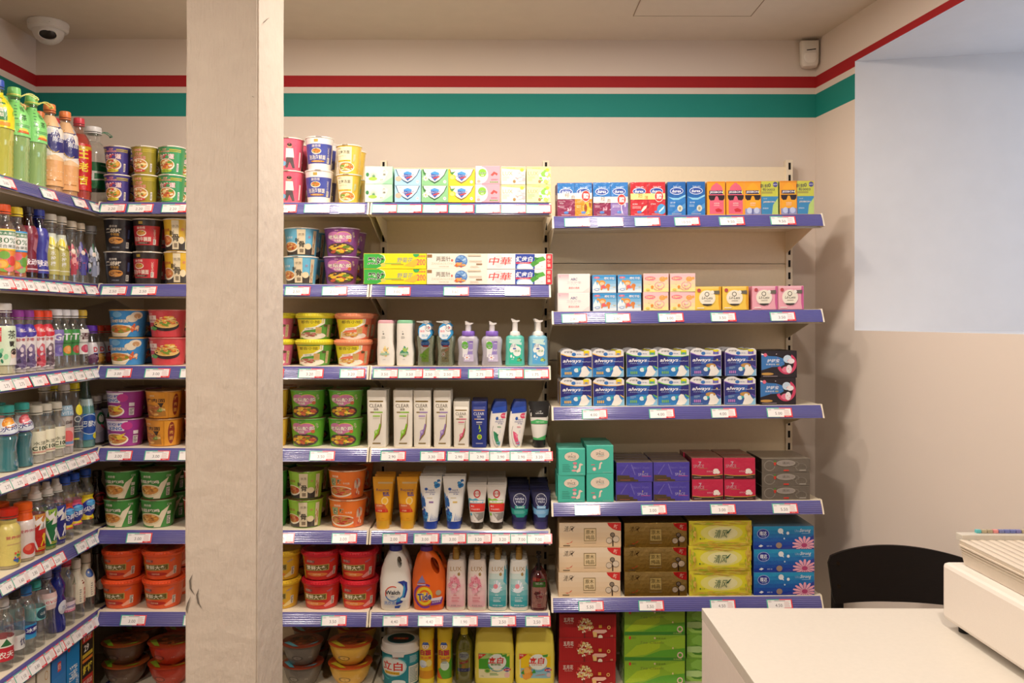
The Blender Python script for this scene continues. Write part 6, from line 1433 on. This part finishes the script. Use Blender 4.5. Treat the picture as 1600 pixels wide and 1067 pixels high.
sp = lambda c, cap: B('sports_drink_bottle', .232, .033, cap, c, c, .8, (.02, .17, c, [T('脉动', 50, 22, 15, 'f0e8f0', 64, b=.04, sh=.2), P([(60, 50), (90, 40), (80, 90), (66, 84)], tint(c, .35)), lines(30, 4, 80, 10, 1, 'd8c8d0', 2)]), 'sport', neck=.017)
wsr = B('water_drink_bottle', .226, .032, 'c8c0b0', WAT, 'b0a850', .5, (.02, .15, 'b8b060', [P([(0, 100), (46, 74), (100, 96), (100, 108), (0, 108)], 'd8e0d0'), E(40, 84, 20, 18, 'f4ecb0'), E(40, 84, 16, 14, 'f0e040'), P([(10, 78), (90, 60), (90, 66), (10, 84)], '8a8430'), T('水', 44, 56, 12, 'f4f4ec', b=.02), T('柠', 44, 42, 12, 'f4f4ec', b=.02), T('檬', 44, 28, 12, 'f4f4ec', b=.02), lines(30, 8, 80, 14, 1, 'e8e8d0', 2)]), 'carafe', neck=.019)
fig = lambda cs, s, cp: B('tea_drink_bottle', .218, .032, cp, WAT, None, .8, (.02, .16, None, scat(50, 46, 34, 44, cs, 34, s, .22) + [P([(38, 6), (62, 6), (56, 56), (44, 56)], cs[0]), E(50, 64, 9, 6, 'ecd8c8'), lines(80, 20, 88, 70, 9, cs[1], 3)]), 'slim', neck=.018)
g = 'drink bottles on the second drinks shelf'; TS = 'second drinks shelf'
sd = fig(('8a90a8', 'b8bcd0', 'e0e4ec', '1c5a40'), 5, 'b8bcc4')
lrow([(fr('e8903c', '7ab04c', 'd8443c', 'e8c838', 'e85a24'), 5, 'juice bottle with yellow label, orange cap', 2, g), (fr('e0682c', 'e06880', '6aa040', '3a9ad8', 'e8d030'), 23, 'juice bottle with blue label, yellow cap', 2, g),
      (sp('7c1c34', '2a1c1c'), 42, 'dark red sports drink', 2, g), (sp('3a3c9c', '2c3c9c'), 59, 'blue sports drink with blue cap', 2, g),
      (wsr, 77, 'lemon slice drink bottle beside blue one', 2, g), (wsr, 93, 'lemon slice drink bottle beside red figure', 2, g), (fig(('b03848', 'd86070', '7a4c80', 'e8a0a0'), 3, 'c0b4a0'), 109, 'clear bottle with red figure', 2, g),
      (fig(('4a4490', '8070b0', '2a2c70', 'd8482c'), 4, 'b8a890'), 122, 'clear bottle with purple figure', 2, g), (sd, 141, 'clear bottle with grey figure', 2, g)], 1, TS)

pw = lambda c, cap, lo, hi: B('plum_drink_bottle', .20, .030, cap, WAT, 'd8ccd0', .6, (.014, .145, 'e4dede', [E(50, 92, 46, 16, hi), T('果C', 60, 92, 9, 'f0e0d8', b=.02), T('酸枣', 50, 70, 8, 'b83c48', 40, b=.02), P([(20, 4), (80, 4), (70, 56), (56, 60), (40, 46), (30, 56)], tint(lo, .2))] + scat(50, 12, 40, 12, (lo, tint(lo, .3), tint(lo, -.3)), 14, 5, .3) + scat(60, 40, 24, 22, (lo, '6a5a8a', 'd8c8d0'), 12, 6, .3)), 'wide', neck=.019, caph=.021)
tea = B('tea_drink_bottle', .22, .036, 'dcd8d4', WAT, 'e0d8b0', .5, (.03, .15, 'd4e4c8', [R(0, 60, 30, 96, 'd84848'), T('茶', 22, 80, 14, 'f0e8e0'), T('茶', 62, 78, 22, '2a2a24', b=.01), T('π', 62, 54, 14, '2a2a24'), E(70, 26, 12, 12, 'ecd0bc'), E(70, 34, 12, 8, '2a2028'), P([(52, 0), (92, 0), (84, 18), (58, 18)], 'e8e4e0')] + scat(26, 26, 22, 22, ('4cb080', '8cd0a0', '2c8060'), 12, 4, .4)), 'wide', neck=.021)
jb_ = lambda c1, c2, tx, cap='e0e0dc', lc='e8e8e4': B('juice_bottle', .205, .029, cap, WAT, None, .6, (.045, .135, c1, [T(tx, 60, 72, 26, 'f0f0f4' if c1 != 'ece8e4' else '5a2430', 60, b=.04), E(60, 22, 26, 16, c2), E(66, 24, 12, 10, tint(c2, .3)), R(0, 44, 100, 50, tint(c1, -.2))]), 'sport', neck=.019)
dj = lambda c, cap: B('small_juice_bottle', .148, .026, cap, WAT, c, .4, (.012, .085, 'dcd8dc', [T('D', 56, 64, 26, 'c82c34', b=.06), R(44, 40, 72, 46, '3a4ab0')] + scat(44, 22, 40, 22, (c, tint(c, .2), tint(c, -.3)), 18, 3, .4)), 'slim', neck=.019)
g = 'drink bottles on the third drinks shelf'; TS = 'third drinks shelf'
lrow([(tea, 4, 'tea bottle with green label and white cap', 2, g), (pw('5a3c9c', '8c3890', '5a4878', '4434a0'), 25, 'white bottle, purple cap, beside tea', 2, g), (pw('5a3c9c', '8c3890', '5a4878', '4434a0'), 41, 'white bottle, purple cap, beside red ones', 2, g),
      (pw('d83c3c', 'e04828', 'c84050', 'd8343c'), 56, 'white bottle, red cap, with dates picture', 2, g), (pw('d83c3c', 'e04828', '5a4450', 'd0283c'), 70, 'white bottle, red cap, with dark figure', 2, g),
      (jb_('8478b8', '6a5aa8', 'Gr', 'e0e0e4'), 86, 'clear juice bottle with lilac label', 2, g), (jb_('4c9a48', 'e89838', 'Tr', 'e0e0e4'), 99, 'clear juice bottle, green and orange label', 2, g), (jb_('3c9048', 'b84030', 'Tr', 'e0e0e4'), 111, 'clear juice bottle, green and red label', 2, g),
      (jb_('ece8e4', 'c83c5c', '吾', 'c8a83c'), 126, 'clear juice bottle with gold cap', 2, g), (dj('5a2a50', '5a2ca0'), 142, 'small grape juice bottle', 1, g), (dj('e0a030', 'd84424'), 153, 'small orange juice bottle', 1, g), (dj('c83838', 'c83c24'), 165, 'small tomato juice bottle', 1, g)], 2, TS)

mz = lambda f1, f2: B('vitamin_water_bottle', .205, .034, '3aa8a0', WAT, '0c8c98', .60, (.118, .165, 'dce4ec', [E(50, 74, 34, 34, f1), E(54, 72, 26, 26, f2), P([(0, 10), (100, 44), (100, 76), (0, 40)], 'e0e4ec'), P([(0, -6), (60, 2), (100, 20), (100, 10), (40, -8)], '2c2c88'), T('水动', 50, 38, 34, '2c3078', 70, b=.03, sh=.2, rot=8)]), 'sport', neck=.018)
c100 = lambda e, c: B('vitamin_water_bottle', .188, .0315, 'd8d4c4', WAT, 'f0ece0', .55, (.03, .105, 'f0ecd0', [R(6, 0, 12, 100, e), T('水溶', 54, 48, 16, '3a4a3c', 50), T('C100', 56, 26, 18, '2a4a30', 62, b=.05), lines(28, 6, 84, 14, 2, c, 2)]), 'round', neck=.018)
pe = B('soda_bottle', .245, .031, 'e0dcd4', WAT, 'f0e8e4', .7, (.03, .19, None, [R(20, 66, 90, 88, '8ab0c8'), T('PEACH', 50, 82, 7, 'e8ecf0', 56), T('VITAL', 50, 72, 7, 'e8ecf0', 56), T('白桃', 54, 52, 8, '4a3030', b=.02), R(12, 0, 80, 40, 'e8b4b0'), E(46, 20, 26, 14, 'e86c6c'), R(16, 4, 76, 10, '6aa0d0'), R(84, 10, 94, 88, 'e07070')]), 'round', neck=.016)
le = B('soda_bottle', .245, .032, 'e8d820', WAT, None, .7, (.03, .19, None, [E(52, 74, 16, 12, 'e8dc30'), P([(52, 84), (60, 92), (54, 80)], 'e8dc30'), ring(44, 54, 14, 7, .25, 'c8d0cc', 14), R(24, 8, 50, 12, 'c8c850'), lines(30, 24, 70, 40, 3, 'a8b0ac', 2)]), 'round', neck=.016)
gls = B('glass_soda_bottle', .275, .034, '2ca098', 'b8dcd8', 'd8f0f0', .7, (.03, .125, '2c7cc8', [E(50, 60, 46, 38, '1c4ca0'), ring(50, 60, 47, 40, .07, 'c8e0f0', 18), T('巴黎水', 50, 62, 24, 'ecf4f8', 66, sh=.2, b=.02), E(76, 14, 16, 12, 'e8dc40')]), 'slim', neck=.013)
cf = B('coffee_bottle', .185, .035, 'e0dcdc', 'c8c4c8', None, .8, (.01, .13, 'b8b8c8', [E(64, 74, 22, 20, '1c7a4c'), E(64, 74, 14, 12, 'e8f0e8'), P([(0, 0), (100, 0), (100, 44), (50, 30), (0, 60)], '9a9cb0'), P([(60, 50), (100, 30), (100, 36), (60, 58)], 'e05070')]), 'round', neck=.022)
g = 'drink bottles on the fourth drinks shelf'; TS = 'fourth drinks shelf'
lrow([(mz('e08a20', 'f0a840'), 10, 'turquoise drink bottle with orange slice', 2, g), (mz('d8505c', 'f08890'), 34, 'turquoise drink bottle with grapefruit slice', 2, g),
      (c100('f0ecd0', 'd85050'), 56, 'cream labelled bottle beside turquoise one', 2, g), (c100('e8a030', 'd85050'), 71, 'cream labelled bottle, orange edge', 2, g), (c100('3c9a48', '4ca050'), 86, 'cream labelled bottle, green edge', 2, g),
      (pe, 100, 'clear peach soda bottle', 2, g), (le, 115, 'clear lemon soda bottle with yellow cap', 2, g), (gls, 133, 'glass bottle with blue oval label', 1, g), (cf, 148, 'grey coffee bottle beside glass bottle', 1, g), (cf, 162, 'grey coffee bottle nearer the corner', 1, g)], 3, TS)

ym = lambda b, c, up, art: B('milk_drink_bottle', .185, .034, c, 'e8e0c8', b, .8, (.012, .15, b, art), 'wide', neck=.023, shell='tint')
kid = [T('营养快线', 54, 62, 7, 'c8485c', 64, b=.01), lines(26, 44, 84, 50, 1, 'c8a870', 2)] + scat(62, 18, 18, 14, ('d85040', '3a6ab8', 'e8c030', '4ca050'), 18, 3, .25)
straw = [R(0, 86, 100, 110, 'ee6020'), T('营养快线', 54, 62, 7, 'c8485c', 64, b=.01), E(60, 20, 26, 13, 'd84038'), E(52, 24, 12, 7, 'e87058')]
jz = lambda c, c2: B('sports_drink_bottle', .225, .032, 'd8d0c8', WAT, c2, .62, (.014, .135, c, [R(0, 70, 100, 100, c2), P([(20, 92), (44, 70), (30, 62), (60, 76), (50, 58), (84, 90), (88, 60), (60, 84), (70, 96), (40, 84), (36, 100)], 'f0ece8'), P([(14, 72), (24, 66), (50, 8), (46, 4), (22, 50)], 'e8e0e0'), P([(64, 40), (72, 48), (84, 44), (78, 34), (86, 18), (78, 16), (72, 28), (62, 12), (58, 16), (68, 32)], 'e8c020' if c == 'b81818' else 'f0f0f0'), lines(46, 4, 92, 12, 2, 'd8c830', 2)]), 'wide', neck=.019, caph=.036, capr=.02, capk='sport')
sc = lambda c1, c2, cap='2858c0': B('soda_bottle', .222, .031, cap, WAT, None, .8, (.04, .13, c1, scat(50, 50, 50, 50, (c1, c2, 'f0f0f0', 'd83c3c'), 20, 3, .25) + [E(54, 48, 40, 34, '2438a0'), E(60, 66, 26, 12, '5ab0e8'), T('尖叫', 54, 44, 24, 'f0f4f8', 66, b=.05, sh=.2, rot=8), R(20, 6, 80, 14, 'e8d030')]), 'bubble', neck=.016)
cola = B('soda_bottle', .2, .031, '1c1410', '281414', '140a0a', .9, (.07, .125, '3c0c10', [ring(50, 50, 34, 40, .14, 'c83038', 16), T('可乐', 50, 50, 30, 'c83038', b=.03)]), 'round', shell='tint', neck=.014)
g = 'drink bottles on the fifth drinks shelf'; TS = 'fifth drinks shelf'
lrow([(ym('d8c870', 'd82c18', 0, kid), 14, 'pale yellow milk drink with red cap', 2, g), (ym('e4d8d4', 'ee6418', 0, straw), 36, 'white strawberry milk drink with orange cap', 2, g),
      (jz('b81818', 'd09040'), 55, 'red energy drink with sports cap', 2, g), (jz('0c6a38', '90b83c'), 72, 'green energy drink with sports cap', 2, g), (jz('1c2078', '303c9c'), 87, 'navy energy drink with sports cap', 2, g),
      (sc('d84c28', 'e87038'), 101, 'clear soda with blue and red label', 2, g), (sc('d85078', 'e890a8'), 115, 'clear soda with blue and pink label', 2, g), (sc('e8d028', 'f0e070'), 134, 'clear soda with blue and yellow label', 2, g), (cola, 152, 'dark cola bottle in the corner', 2, g)], 4, TS)

wb = lambda h, r, cap, lab, st='ribs', tn=WAT, **k: B('water_bottle', h, r, cap, tn, None, .8, lab, st, neck=.0145, **k)
g = 'water bottles on the sixth drinks shelf'; TS = 'sixth drinks shelf'
pnw = lambda a: [R(0, 0, 100, 100, 'ece4cc')] + a + [T('农', 76, 40, 10, 'c83838', b=.02), T('夫', 76, 28, 10, 'c83838', b=.02), T('山', 76, 16, 10, 'c83838', b=.02), T('泉', 76, 5, 9, 'c83838', b=.02), lines(50, 4, 58, 44, 6, '8a9090', 2)]
lrow([(wb(.215, .031, 'd8d8d8', (.03, .10, 'c82838', [R(0, 60, 100, 100, 'e8e4d8'), T('农夫', 50, 28, 30, 'f0e8e0', 60, b=.03), P([(30, 66), (50, 98), (70, 66)], '2c6a3c')])), 5, 'clear water bottle, red and white label', 2, g), (wb(.225, .030, '1c1c1c', (.04, .085, 'e4e4e0', [T('优', 66, 50, 50, '3a3a6a', b=.02)])), 23, 'clear water bottle with black cap', 2, g),
      (wb(.215, .031, '2c7cc8', (.05, .095, '2c98d0', [E(60, 60, 36, 30, '242c88'), T('冰露', 60, 60, 30, 'f0f4f8', 50, b=.04)])), 41, 'clear water bottle with sky blue label', 2, g), (wb(.215, .031, '3cb0a8', (.09, .13, '78c8c8', [E(60, 50, 26, 44, '1c4a58'), T('山泉', 60, 50, 24, 'e8f0f0')]), 'round'), 56, 'clear water bottle with pale teal label', 2, g),
      (wb(.228, .033, '98a0c8', (.10, .155, 'e8c8c4', [R(0, 30, 100, 70, 'f0e8e4'), T('evian', 60, 50, 26, 'd85060', 64)]), 'sport'), 73, 'clear water bottle with pink label', 2, g), (B('water_bottle', .235, .030, '1c3ca0', '2c48c8', '2038b8', .85, (.06, .11, None, [E(64, 50, 26, 48, 'e0e4ec'), T('水', 64, 50, 30, '3a4a9a')]), 'bubble', shell='tint'), 89, 'deep blue water bottle', 2, g),
      (wb(.235, .031, 'd82c58', (.05, .085, 'ecd8e0', [R(0, 0, 100, 20, 'd83c78'), T('Contrex', 56, 56, 30, '2c3c98', 74, b=.02)])), 103, 'clear water bottle with crimson cap', 2, g),
      (wb(.21, .032, 'e4dccc', (.055, .175, 'ece4cc', pnw([P([(20, 60), (28, 78), (36, 60)], '5a9a78')] + scat(66, 62, 14, 6, ('a85a30', '8a3c24'), 6, 2, .4))), 'round', caph=.03), 119, 'cream labelled water bottle with tree', 2, g),
      (wb(.21, .032, 'e4dccc', (.055, .175, 'ece4cc', pnw([E(52, 72, 24, 13, '3a5aa0'), E(44, 70, 14, 8, '5a80c0'), E(44, 74, 5, 3, 'ece4cc')])), 'round', caph=.03), 135, 'cream labelled water bottle with blue bird', 2, g),
      (B('water_bottle', .215, .030, '1c1814', 'b8b0a8', None, .8, (.05, .10, None, [E(50, 50, 26, 40, 'c8c0b4')]), 'slim', neck=.015), 153, 'dark capped bottle in the corner', 2, g)], 5, TS)

# cartons standing on the base shelf: face towards the aisle
g = 'drink cartons on the bottom drinks shelf'


def lbox(px0, px1, h, d, art, c, desc, side=None, back=.006):
    y0 = F * (LX + .0) / (780 - px0); y1 = F * (LX + .0) / (780 - px1); w = y1 - y0 - .004
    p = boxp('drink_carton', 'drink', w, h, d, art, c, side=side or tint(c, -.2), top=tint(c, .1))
    place(p, desc + ', bottom drinks shelf', (-LX - back - d / 2, (y0 + y1) / 2, ZA[6]), pi / 2 + RND.uniform(-.01, .01), g)


lbox(17, 42, .235, .20, [R(0, 0, 100, 100, 'e0d4bc'), ring(70, 80, 12, 5, .2, 'c89850', 12)], 'dccfb4', 'plain cream carton with small ring')
lbox(43, 60, .24, .20, [R(0, 0, 100, 100, 'e4dac4'), ring(70, 80, 14, 6, .2, 'c89850', 12), T('10', 34, 50, 12, '2a4a3c', b=.03, rot=-90)], 'dccfb4', 'cream carton beside the numbered one')
lbox(61, 83, .255, .20, [R(0, 0, 100, 100, 'e4dac4'), ring(70, 82, 14, 6, .2, 'c89850', 12), T('100', 28, 50, 16, '2a4a3c', 50, b=.04, rot=-90)], 'dccfb4', 'cream carton with vertical green number')
lbox(84, 107.5, .262, .20, grad(0, 0, 100, 100, '3a8ac8', '2c78c0', 3) + [R(40, 72, 64, 84, 'd8443c'), T('奶', 52, 78, 8, 'f4e8e0'), E(60, 20, 60, 26, '5a9a3c'), E(30, 10, 60, 22, '7ab04c'), E(50, 38, 30, 8, 'b8d8ec')], '2c78c0', 'blue carton with green meadow')
lbox(108, 128.5, .268, .20, [R(0, 0, 100, 100, '1c88cc'), T('维他奶', 50, 54, 22, 'ecf4f8', 60, b=.04, rot=-90), T('VITASOY', 82, 40, 7, 'ecf4f8', 46, b=.02, rot=-90), E(16, 90, 12, 5, 'd8343c')], '1c88cc', 'bright blue carton with upright lettering')
lbox(129, 151, .272, .20, [R(0, 0, 100, 100, '2a2018'), R(3, 1, 97, 99, 'c8a830'), R(6, 2, 94, 98, '2a2018'), R(12, 80, 88, 92, 'c83828'), T('椰汁', 50, 86, 9, 'f0e0d0', 60, b=.04), T('29', 42, 72, 9, 'e8e0d0', 36, b=.04), R(12, 60, 88, 65, 'c8a830'), R(12, 54, 88, 58, 'd8782c'), T('鲜榨', 50, 44, 12, 'e8d040', 70, b=.04), R(10, 4, 90, 34, 'b82c20'), T('不添加', 50, 26, 7, 'f0e0d0', 64), T('正宗鲜', 50, 12, 7, 'f0e0d0', 64)], '2a2018', 'black and yellow coconut drink carton')
lbox(152, 166, .262, .20, [R(0, 0, 100, 100, '0c3c50'), lines(20, 60, 90, 90, 4, 'a86a30', 2)], '0c3440', 'dark teal carton in the corner', back=.045)

# ================================================================== COUNTER, REGISTER, CHAIR, CAMERA, SENSOR
CZ = .92
root = obj('sales_counter', None); tag(root, 'long white laminate sales counter in front of the chair', 'counter')
mb = MB(); mb.box(.445, .62, CZ - .024, 1.46, 1.824, CZ, 'ffffff', .0012); obj('worktop', mb.mesh('worktop', 'counter'), root)
mb = MB(); mb.box(.4455, .63, .0, .466, 1.8235, CZ - .0245, 'ffffff', .001); obj('end_panel', mb.mesh('end_panel', 'counter_side'), root)
mb = MB(); mb.box(.467, 1.79, .0, 1.45, 1.812, CZ - .0245, 'ffffff', .001); obj('front_panel', mb.mesh('front_panel', 'counter_side'), root)

root = obj('cash_register', None); tag(root, 'white cash register with ribbed top standing on the counter', 'cash register')
mb = MB(); mb.box(.917, 1.16, CZ + .016, 1.42, 1.722, CZ + .133, 'ffffff', .009); obj('drawer_body', mb.mesh('drawer_body', 'register'), root)
for x, y in ((.945, 1.685), (.945, 1.20), (1.39, 1.685), (1.39, 1.20)):
    mb = MB(); mb.loft([(CZ, .012, .012), (CZ + .017, .013, .013)], '151515', 16, org=(x, y, 0)); obj('foot', mb.mesh('foot', 'dark'), root)
mb = MB()
V = [(.948, 1.20, CZ + .134), (1.40, 1.20, CZ + .134), (1.40, 1.694, CZ + .134), (.948, 1.694, CZ + .134), (.947, 1.19, CZ + .150), (1.41, 1.19, CZ + .150), (1.41, 1.70, CZ + .150), (.947, 1.70, CZ + .150),
     (.941, 1.18, CZ + .178), (1.42, 1.18, CZ + .178), (1.42, 1.700, CZ + .182), (.941, 1.700, CZ + .182)]
mb.add(V, [(3, 2, 1, 0), (0, 1, 5, 4), (1, 2, 6, 5), (2, 3, 7, 6), (3, 0, 4, 7), (4, 5, 9, 8), (5, 6, 10, 9), (6, 7, 11, 10), (7, 4, 8, 11), (8, 9, 10, 11)], 'ffffff')
hd = obj('upper_housing', mb.mesh('upper_housing', 'ribbed'), root)
mb = MB()
for k in range(26):
    x = .941 + k * .0184; mb.add([(x, 1.185, CZ + .1787), (x + .008, 1.185, CZ + .1795), (x + .016, 1.185, CZ + .1787), (x, 1.70, CZ + .1827), (x + .008, 1.70, CZ + .1838), (x + .016, 1.70, CZ + .1827)], [(0, 1, 4, 3), (1, 2, 5, 4)], 'ffffff')
for k in range(4):
    z = CZ + .154 + k * .006; xo = .9455 - k * .0021
    mb.box(xo - .0004, 1.19, z, xo + .004, 1.70, z + .0022, 'ffffff')
obj('ribs', mb.mesh('ribs', 'ribbed'), hd)
mb = MB(); mb.box(.9455, 1.698, CZ + .178, 1.43, 1.722, CZ + .193, 'ffffff', .0012); obj('display_bar', mb.mesh('display_bar', 'grey'), root)
for k in range(18):
    c = ('5ab4b8', 'b0a488', 'a89c80', 'd88a88', '7078a8', '6a74b0', '6a74b0', '7a78b0')[k] if k < 8 else ('6a74b0', 'd88a88', 'b0a488')[k % 3]
    x = .983 + k * .0118; mb = MB(); mb.box(x, 1.712, CZ + .193, x + .0105, 1.720, CZ + .2, c, .001); obj('key', mb.mesh('key', 'plastic'), root)

# chair behind the counter, facing the shop
ch = obj('cafe_chair', None, None, (1.195, 2.50, 0), (0, 0, radians(-4))); tag(ch, 'black stained wooden chair with curved back behind the counter', 'chair')
mb = MB(); n = 30; pts = []
BW = .214; RC = .42


def outline(m=10):
    L = []
    for i in range(m + 1):
        t = -1 + 2 * i / m; L.append((t * (BW - .010), .8625 - .0125 * abs(t) ** 2.2 * 2.0))
    return L


z_top = lambda u: .864 - .024 * abs(u) ** 2.0
nb = 40; Vf = []; Fq = []
for side, off in ((0, 0), (1, .011)):
    for i in range(nb + 1):
        u = -1 + 2 * i / nb; x = u * BW; zt = z_top(u); zb = .699 + .002 * abs(u)
        e = 1 - abs(u)
        if e < .07: q = 1 - e / .07; r_ = .018 * (1 - sqrt(max(0, 1 - q * q))); zt -= r_; zb += r_ * 1.3
        x = u * BW
        for j in range(5):
            z = zb + (zt - zb) * j / 4; th = x * (1 - .06 * (1 - j / 4)) / RC
            Vf.append(((RC + off) * sin(th) * (RC / (RC + off)), -(.0) - (1 - cos(th)) * RC * -1 * -1 + off + (z - .78) * .12, z))
S = (nb + 1) * 5
for i in range(nb):
    for j in range(4):
        a = i * 5 + j; Fq.append((a, a + 5, a + 6, a + 1)); Fq.append((a + S, a + S + 1, a + S + 6, a + S + 5))
    a = i * 5; Fq.append((a, a + S, a + S + 5, a + 5)); a += 4; Fq.append((a, a + 5, a + S + 5, a + S))
for j in range(4):
    Fq.append((j, j + 1, j + 1 + S, j + S)); a = nb * 5 + j; Fq.append((a, a + S, a + S + 1, a + 1))
mb.add(Vf, Fq, 'ffffff', True); bk = obj('backrest', mb.mesh('backrest', 'wood'), ch, (0, .03, 0))
for sx in (-1, 1):
    for z in (.818, .752):
        mb = MB(); xx = sx * .178; mb.loft([(0, .0062, .0062), (.002, .0062, .0062), (.0028, .004, .004)], '2e2418', 16, axis='y')
        V2 = mb.v; yy = -(1 - cos(xx / RC)) * RC + (z - .78) * .12; s_ = obj('screw', mb.mesh('screw', 'gold'), bk, (RC * sin(xx / RC), yy - .0022, z))
        mb = MB(); mb.loft([(0, .0028, .0028), (.0006, .0028, .0028)], '181008', 10, axis='y')
    mb = MB()
    mb.loft([(0, .013, .013, 2, sx * .195, .11), (.44, .019, .015, 2.5, sx * .178, .045), (.60, .019, .013, 2.5, sx * .168, .012), (.72, .018, .010, 2.6, sx * .165, .026), (.80, .014, .006, 2.6, sx * .165, .036)], 'ffffff', 18)
    obj('rear_leg', mb.mesh('rear_leg', 'wood'), ch)
    mb = MB(); mb.loft([(0, .012, .012, 2, sx * .19, -.36), (.43, .018, .018, 2.4, sx * .175, -.33)], 'ffffff', 16); obj('front_leg', mb.mesh('front_leg', 'wood'), ch)
mb = MB(); mb.loft([(.432, .19, .19, 3.2, 0, -.16), (.436, .205, .205, 3.2, 0, -.16), (.450, .208, .208, 3.2, 0, -.16), (.454, .19, .19, 3.2, 0, -.16)], 'ffffff', 36); obj('seat', mb.mesh('seat', 'wood'), ch)
mb = MB(); mb.box(-.17, -.34, .385, .17, -.32, .43, 'ffffff', .003); mb.box(-.17, .02, .385, .17, .04, .43, 'ffffff', .003); mb.box(-.18, -.33, .385, -.165, .04, .43, 'ffffff', .003); mb.box(.165, -.33, .385, .18, .04, .43, 'ffffff', .003); obj('seat_frame', mb.mesh('seat_frame', 'wood'), ch)

# security camera dome on the ceiling
dm = obj('security_camera', None, None, (-1.785, 3.29, ZC)); tag(dm, 'small white dome security camera on the ceiling in the corner', 'security camera')
mb = MB(); mb.loft([(-.034, .064, .064), (-.028, .072, .072), (-.003, .075, .075), (0, .073, .073)], 'e4e0dc', 40); bs = obj('base', mb.mesh('base', 'plastic'), dm)
mb = MB()
for a in (-60, -100, -130):
    mb.box(.071 * cos(radians(a)) - .003, .071 * sin(radians(a)) - .0015, -.018, .071 * cos(radians(a)) + .003, .071 * sin(radians(a)) + .001, -.0165, '5a5450')
obj('vent_marks', mb.mesh('vent_marks', 'dark'), bs)
mb = MB(); rg = [(-.056 * cos(radians(a)) - .030, .058 * sin(radians(a)) + .0001, .058 * sin(radians(a)) + .0001) for a in range(0, 91, 9)]
mb.loft(rg, 'dedad6', 32, ct=False); sh = obj('eye_shroud', mb.mesh('eye_shroud', 'plastic'), dm, (0, 0, 0), (0, 0, radians(26)))
mb = MB(); mb.loft([(.040, .036, .024), (.050, .036, .024), (.0535, .032, .021), (.052, .030, .0195)], 'e4e0dc', 28, ct=False); lr_ = obj('lens_ring', mb.mesh('lens_ring', 'plastic'), sh, (0, 0, -.032), (radians(122), 0, 0))
mb = MB(); mb.loft([(.048, .0305, .020), (.054, .027, .0175), (.058, .016, .011), (.0595, .0001, .0001)], '1c1410', 24); obj('lens', mb.mesh('lens', 'plastic'), sh, (0, 0, -.032), (radians(122), 0, 0))

# motion detector
pr_ = obj('motion_sensor', None, None, (1.284, 3.452, 2.706), (0, 0, radians(-8))); tag(pr_, 'small white motion sensor high on the back wall in the corner', 'sensor')
mb = MB(); mb.loft([(-.108, .018, .012, 3), (-.104, .030, .020, 3), (-.09, .036, .024, 3.4), (-.03, .037, .024, 4), (0, .037, .020, 5)], 'e2dcd2', 28); sb = obj('housing', mb.mesh('housing', 'plastic'), pr_)
mb = MB(); rgs = [(-.098, .016, .008, 3), (-.09, .026, .012, 3), (-.07, .028, .014, 3.4), (-.052, .028, .012, 4)]; mb.loft(rgs, 'efeae2', 24); obj('lens', mb.mesh('lens', 'plastic'), pr_, (0, -.0125, 0))
mb = MB(); mb.box(-.018, -.026, -.041, .018, -.0235, -.0375, '3a3430'); obj('slot', mb.mesh('slot', 'dark'), pr_, (0, 0, 0), (0, radians(-5), 0))
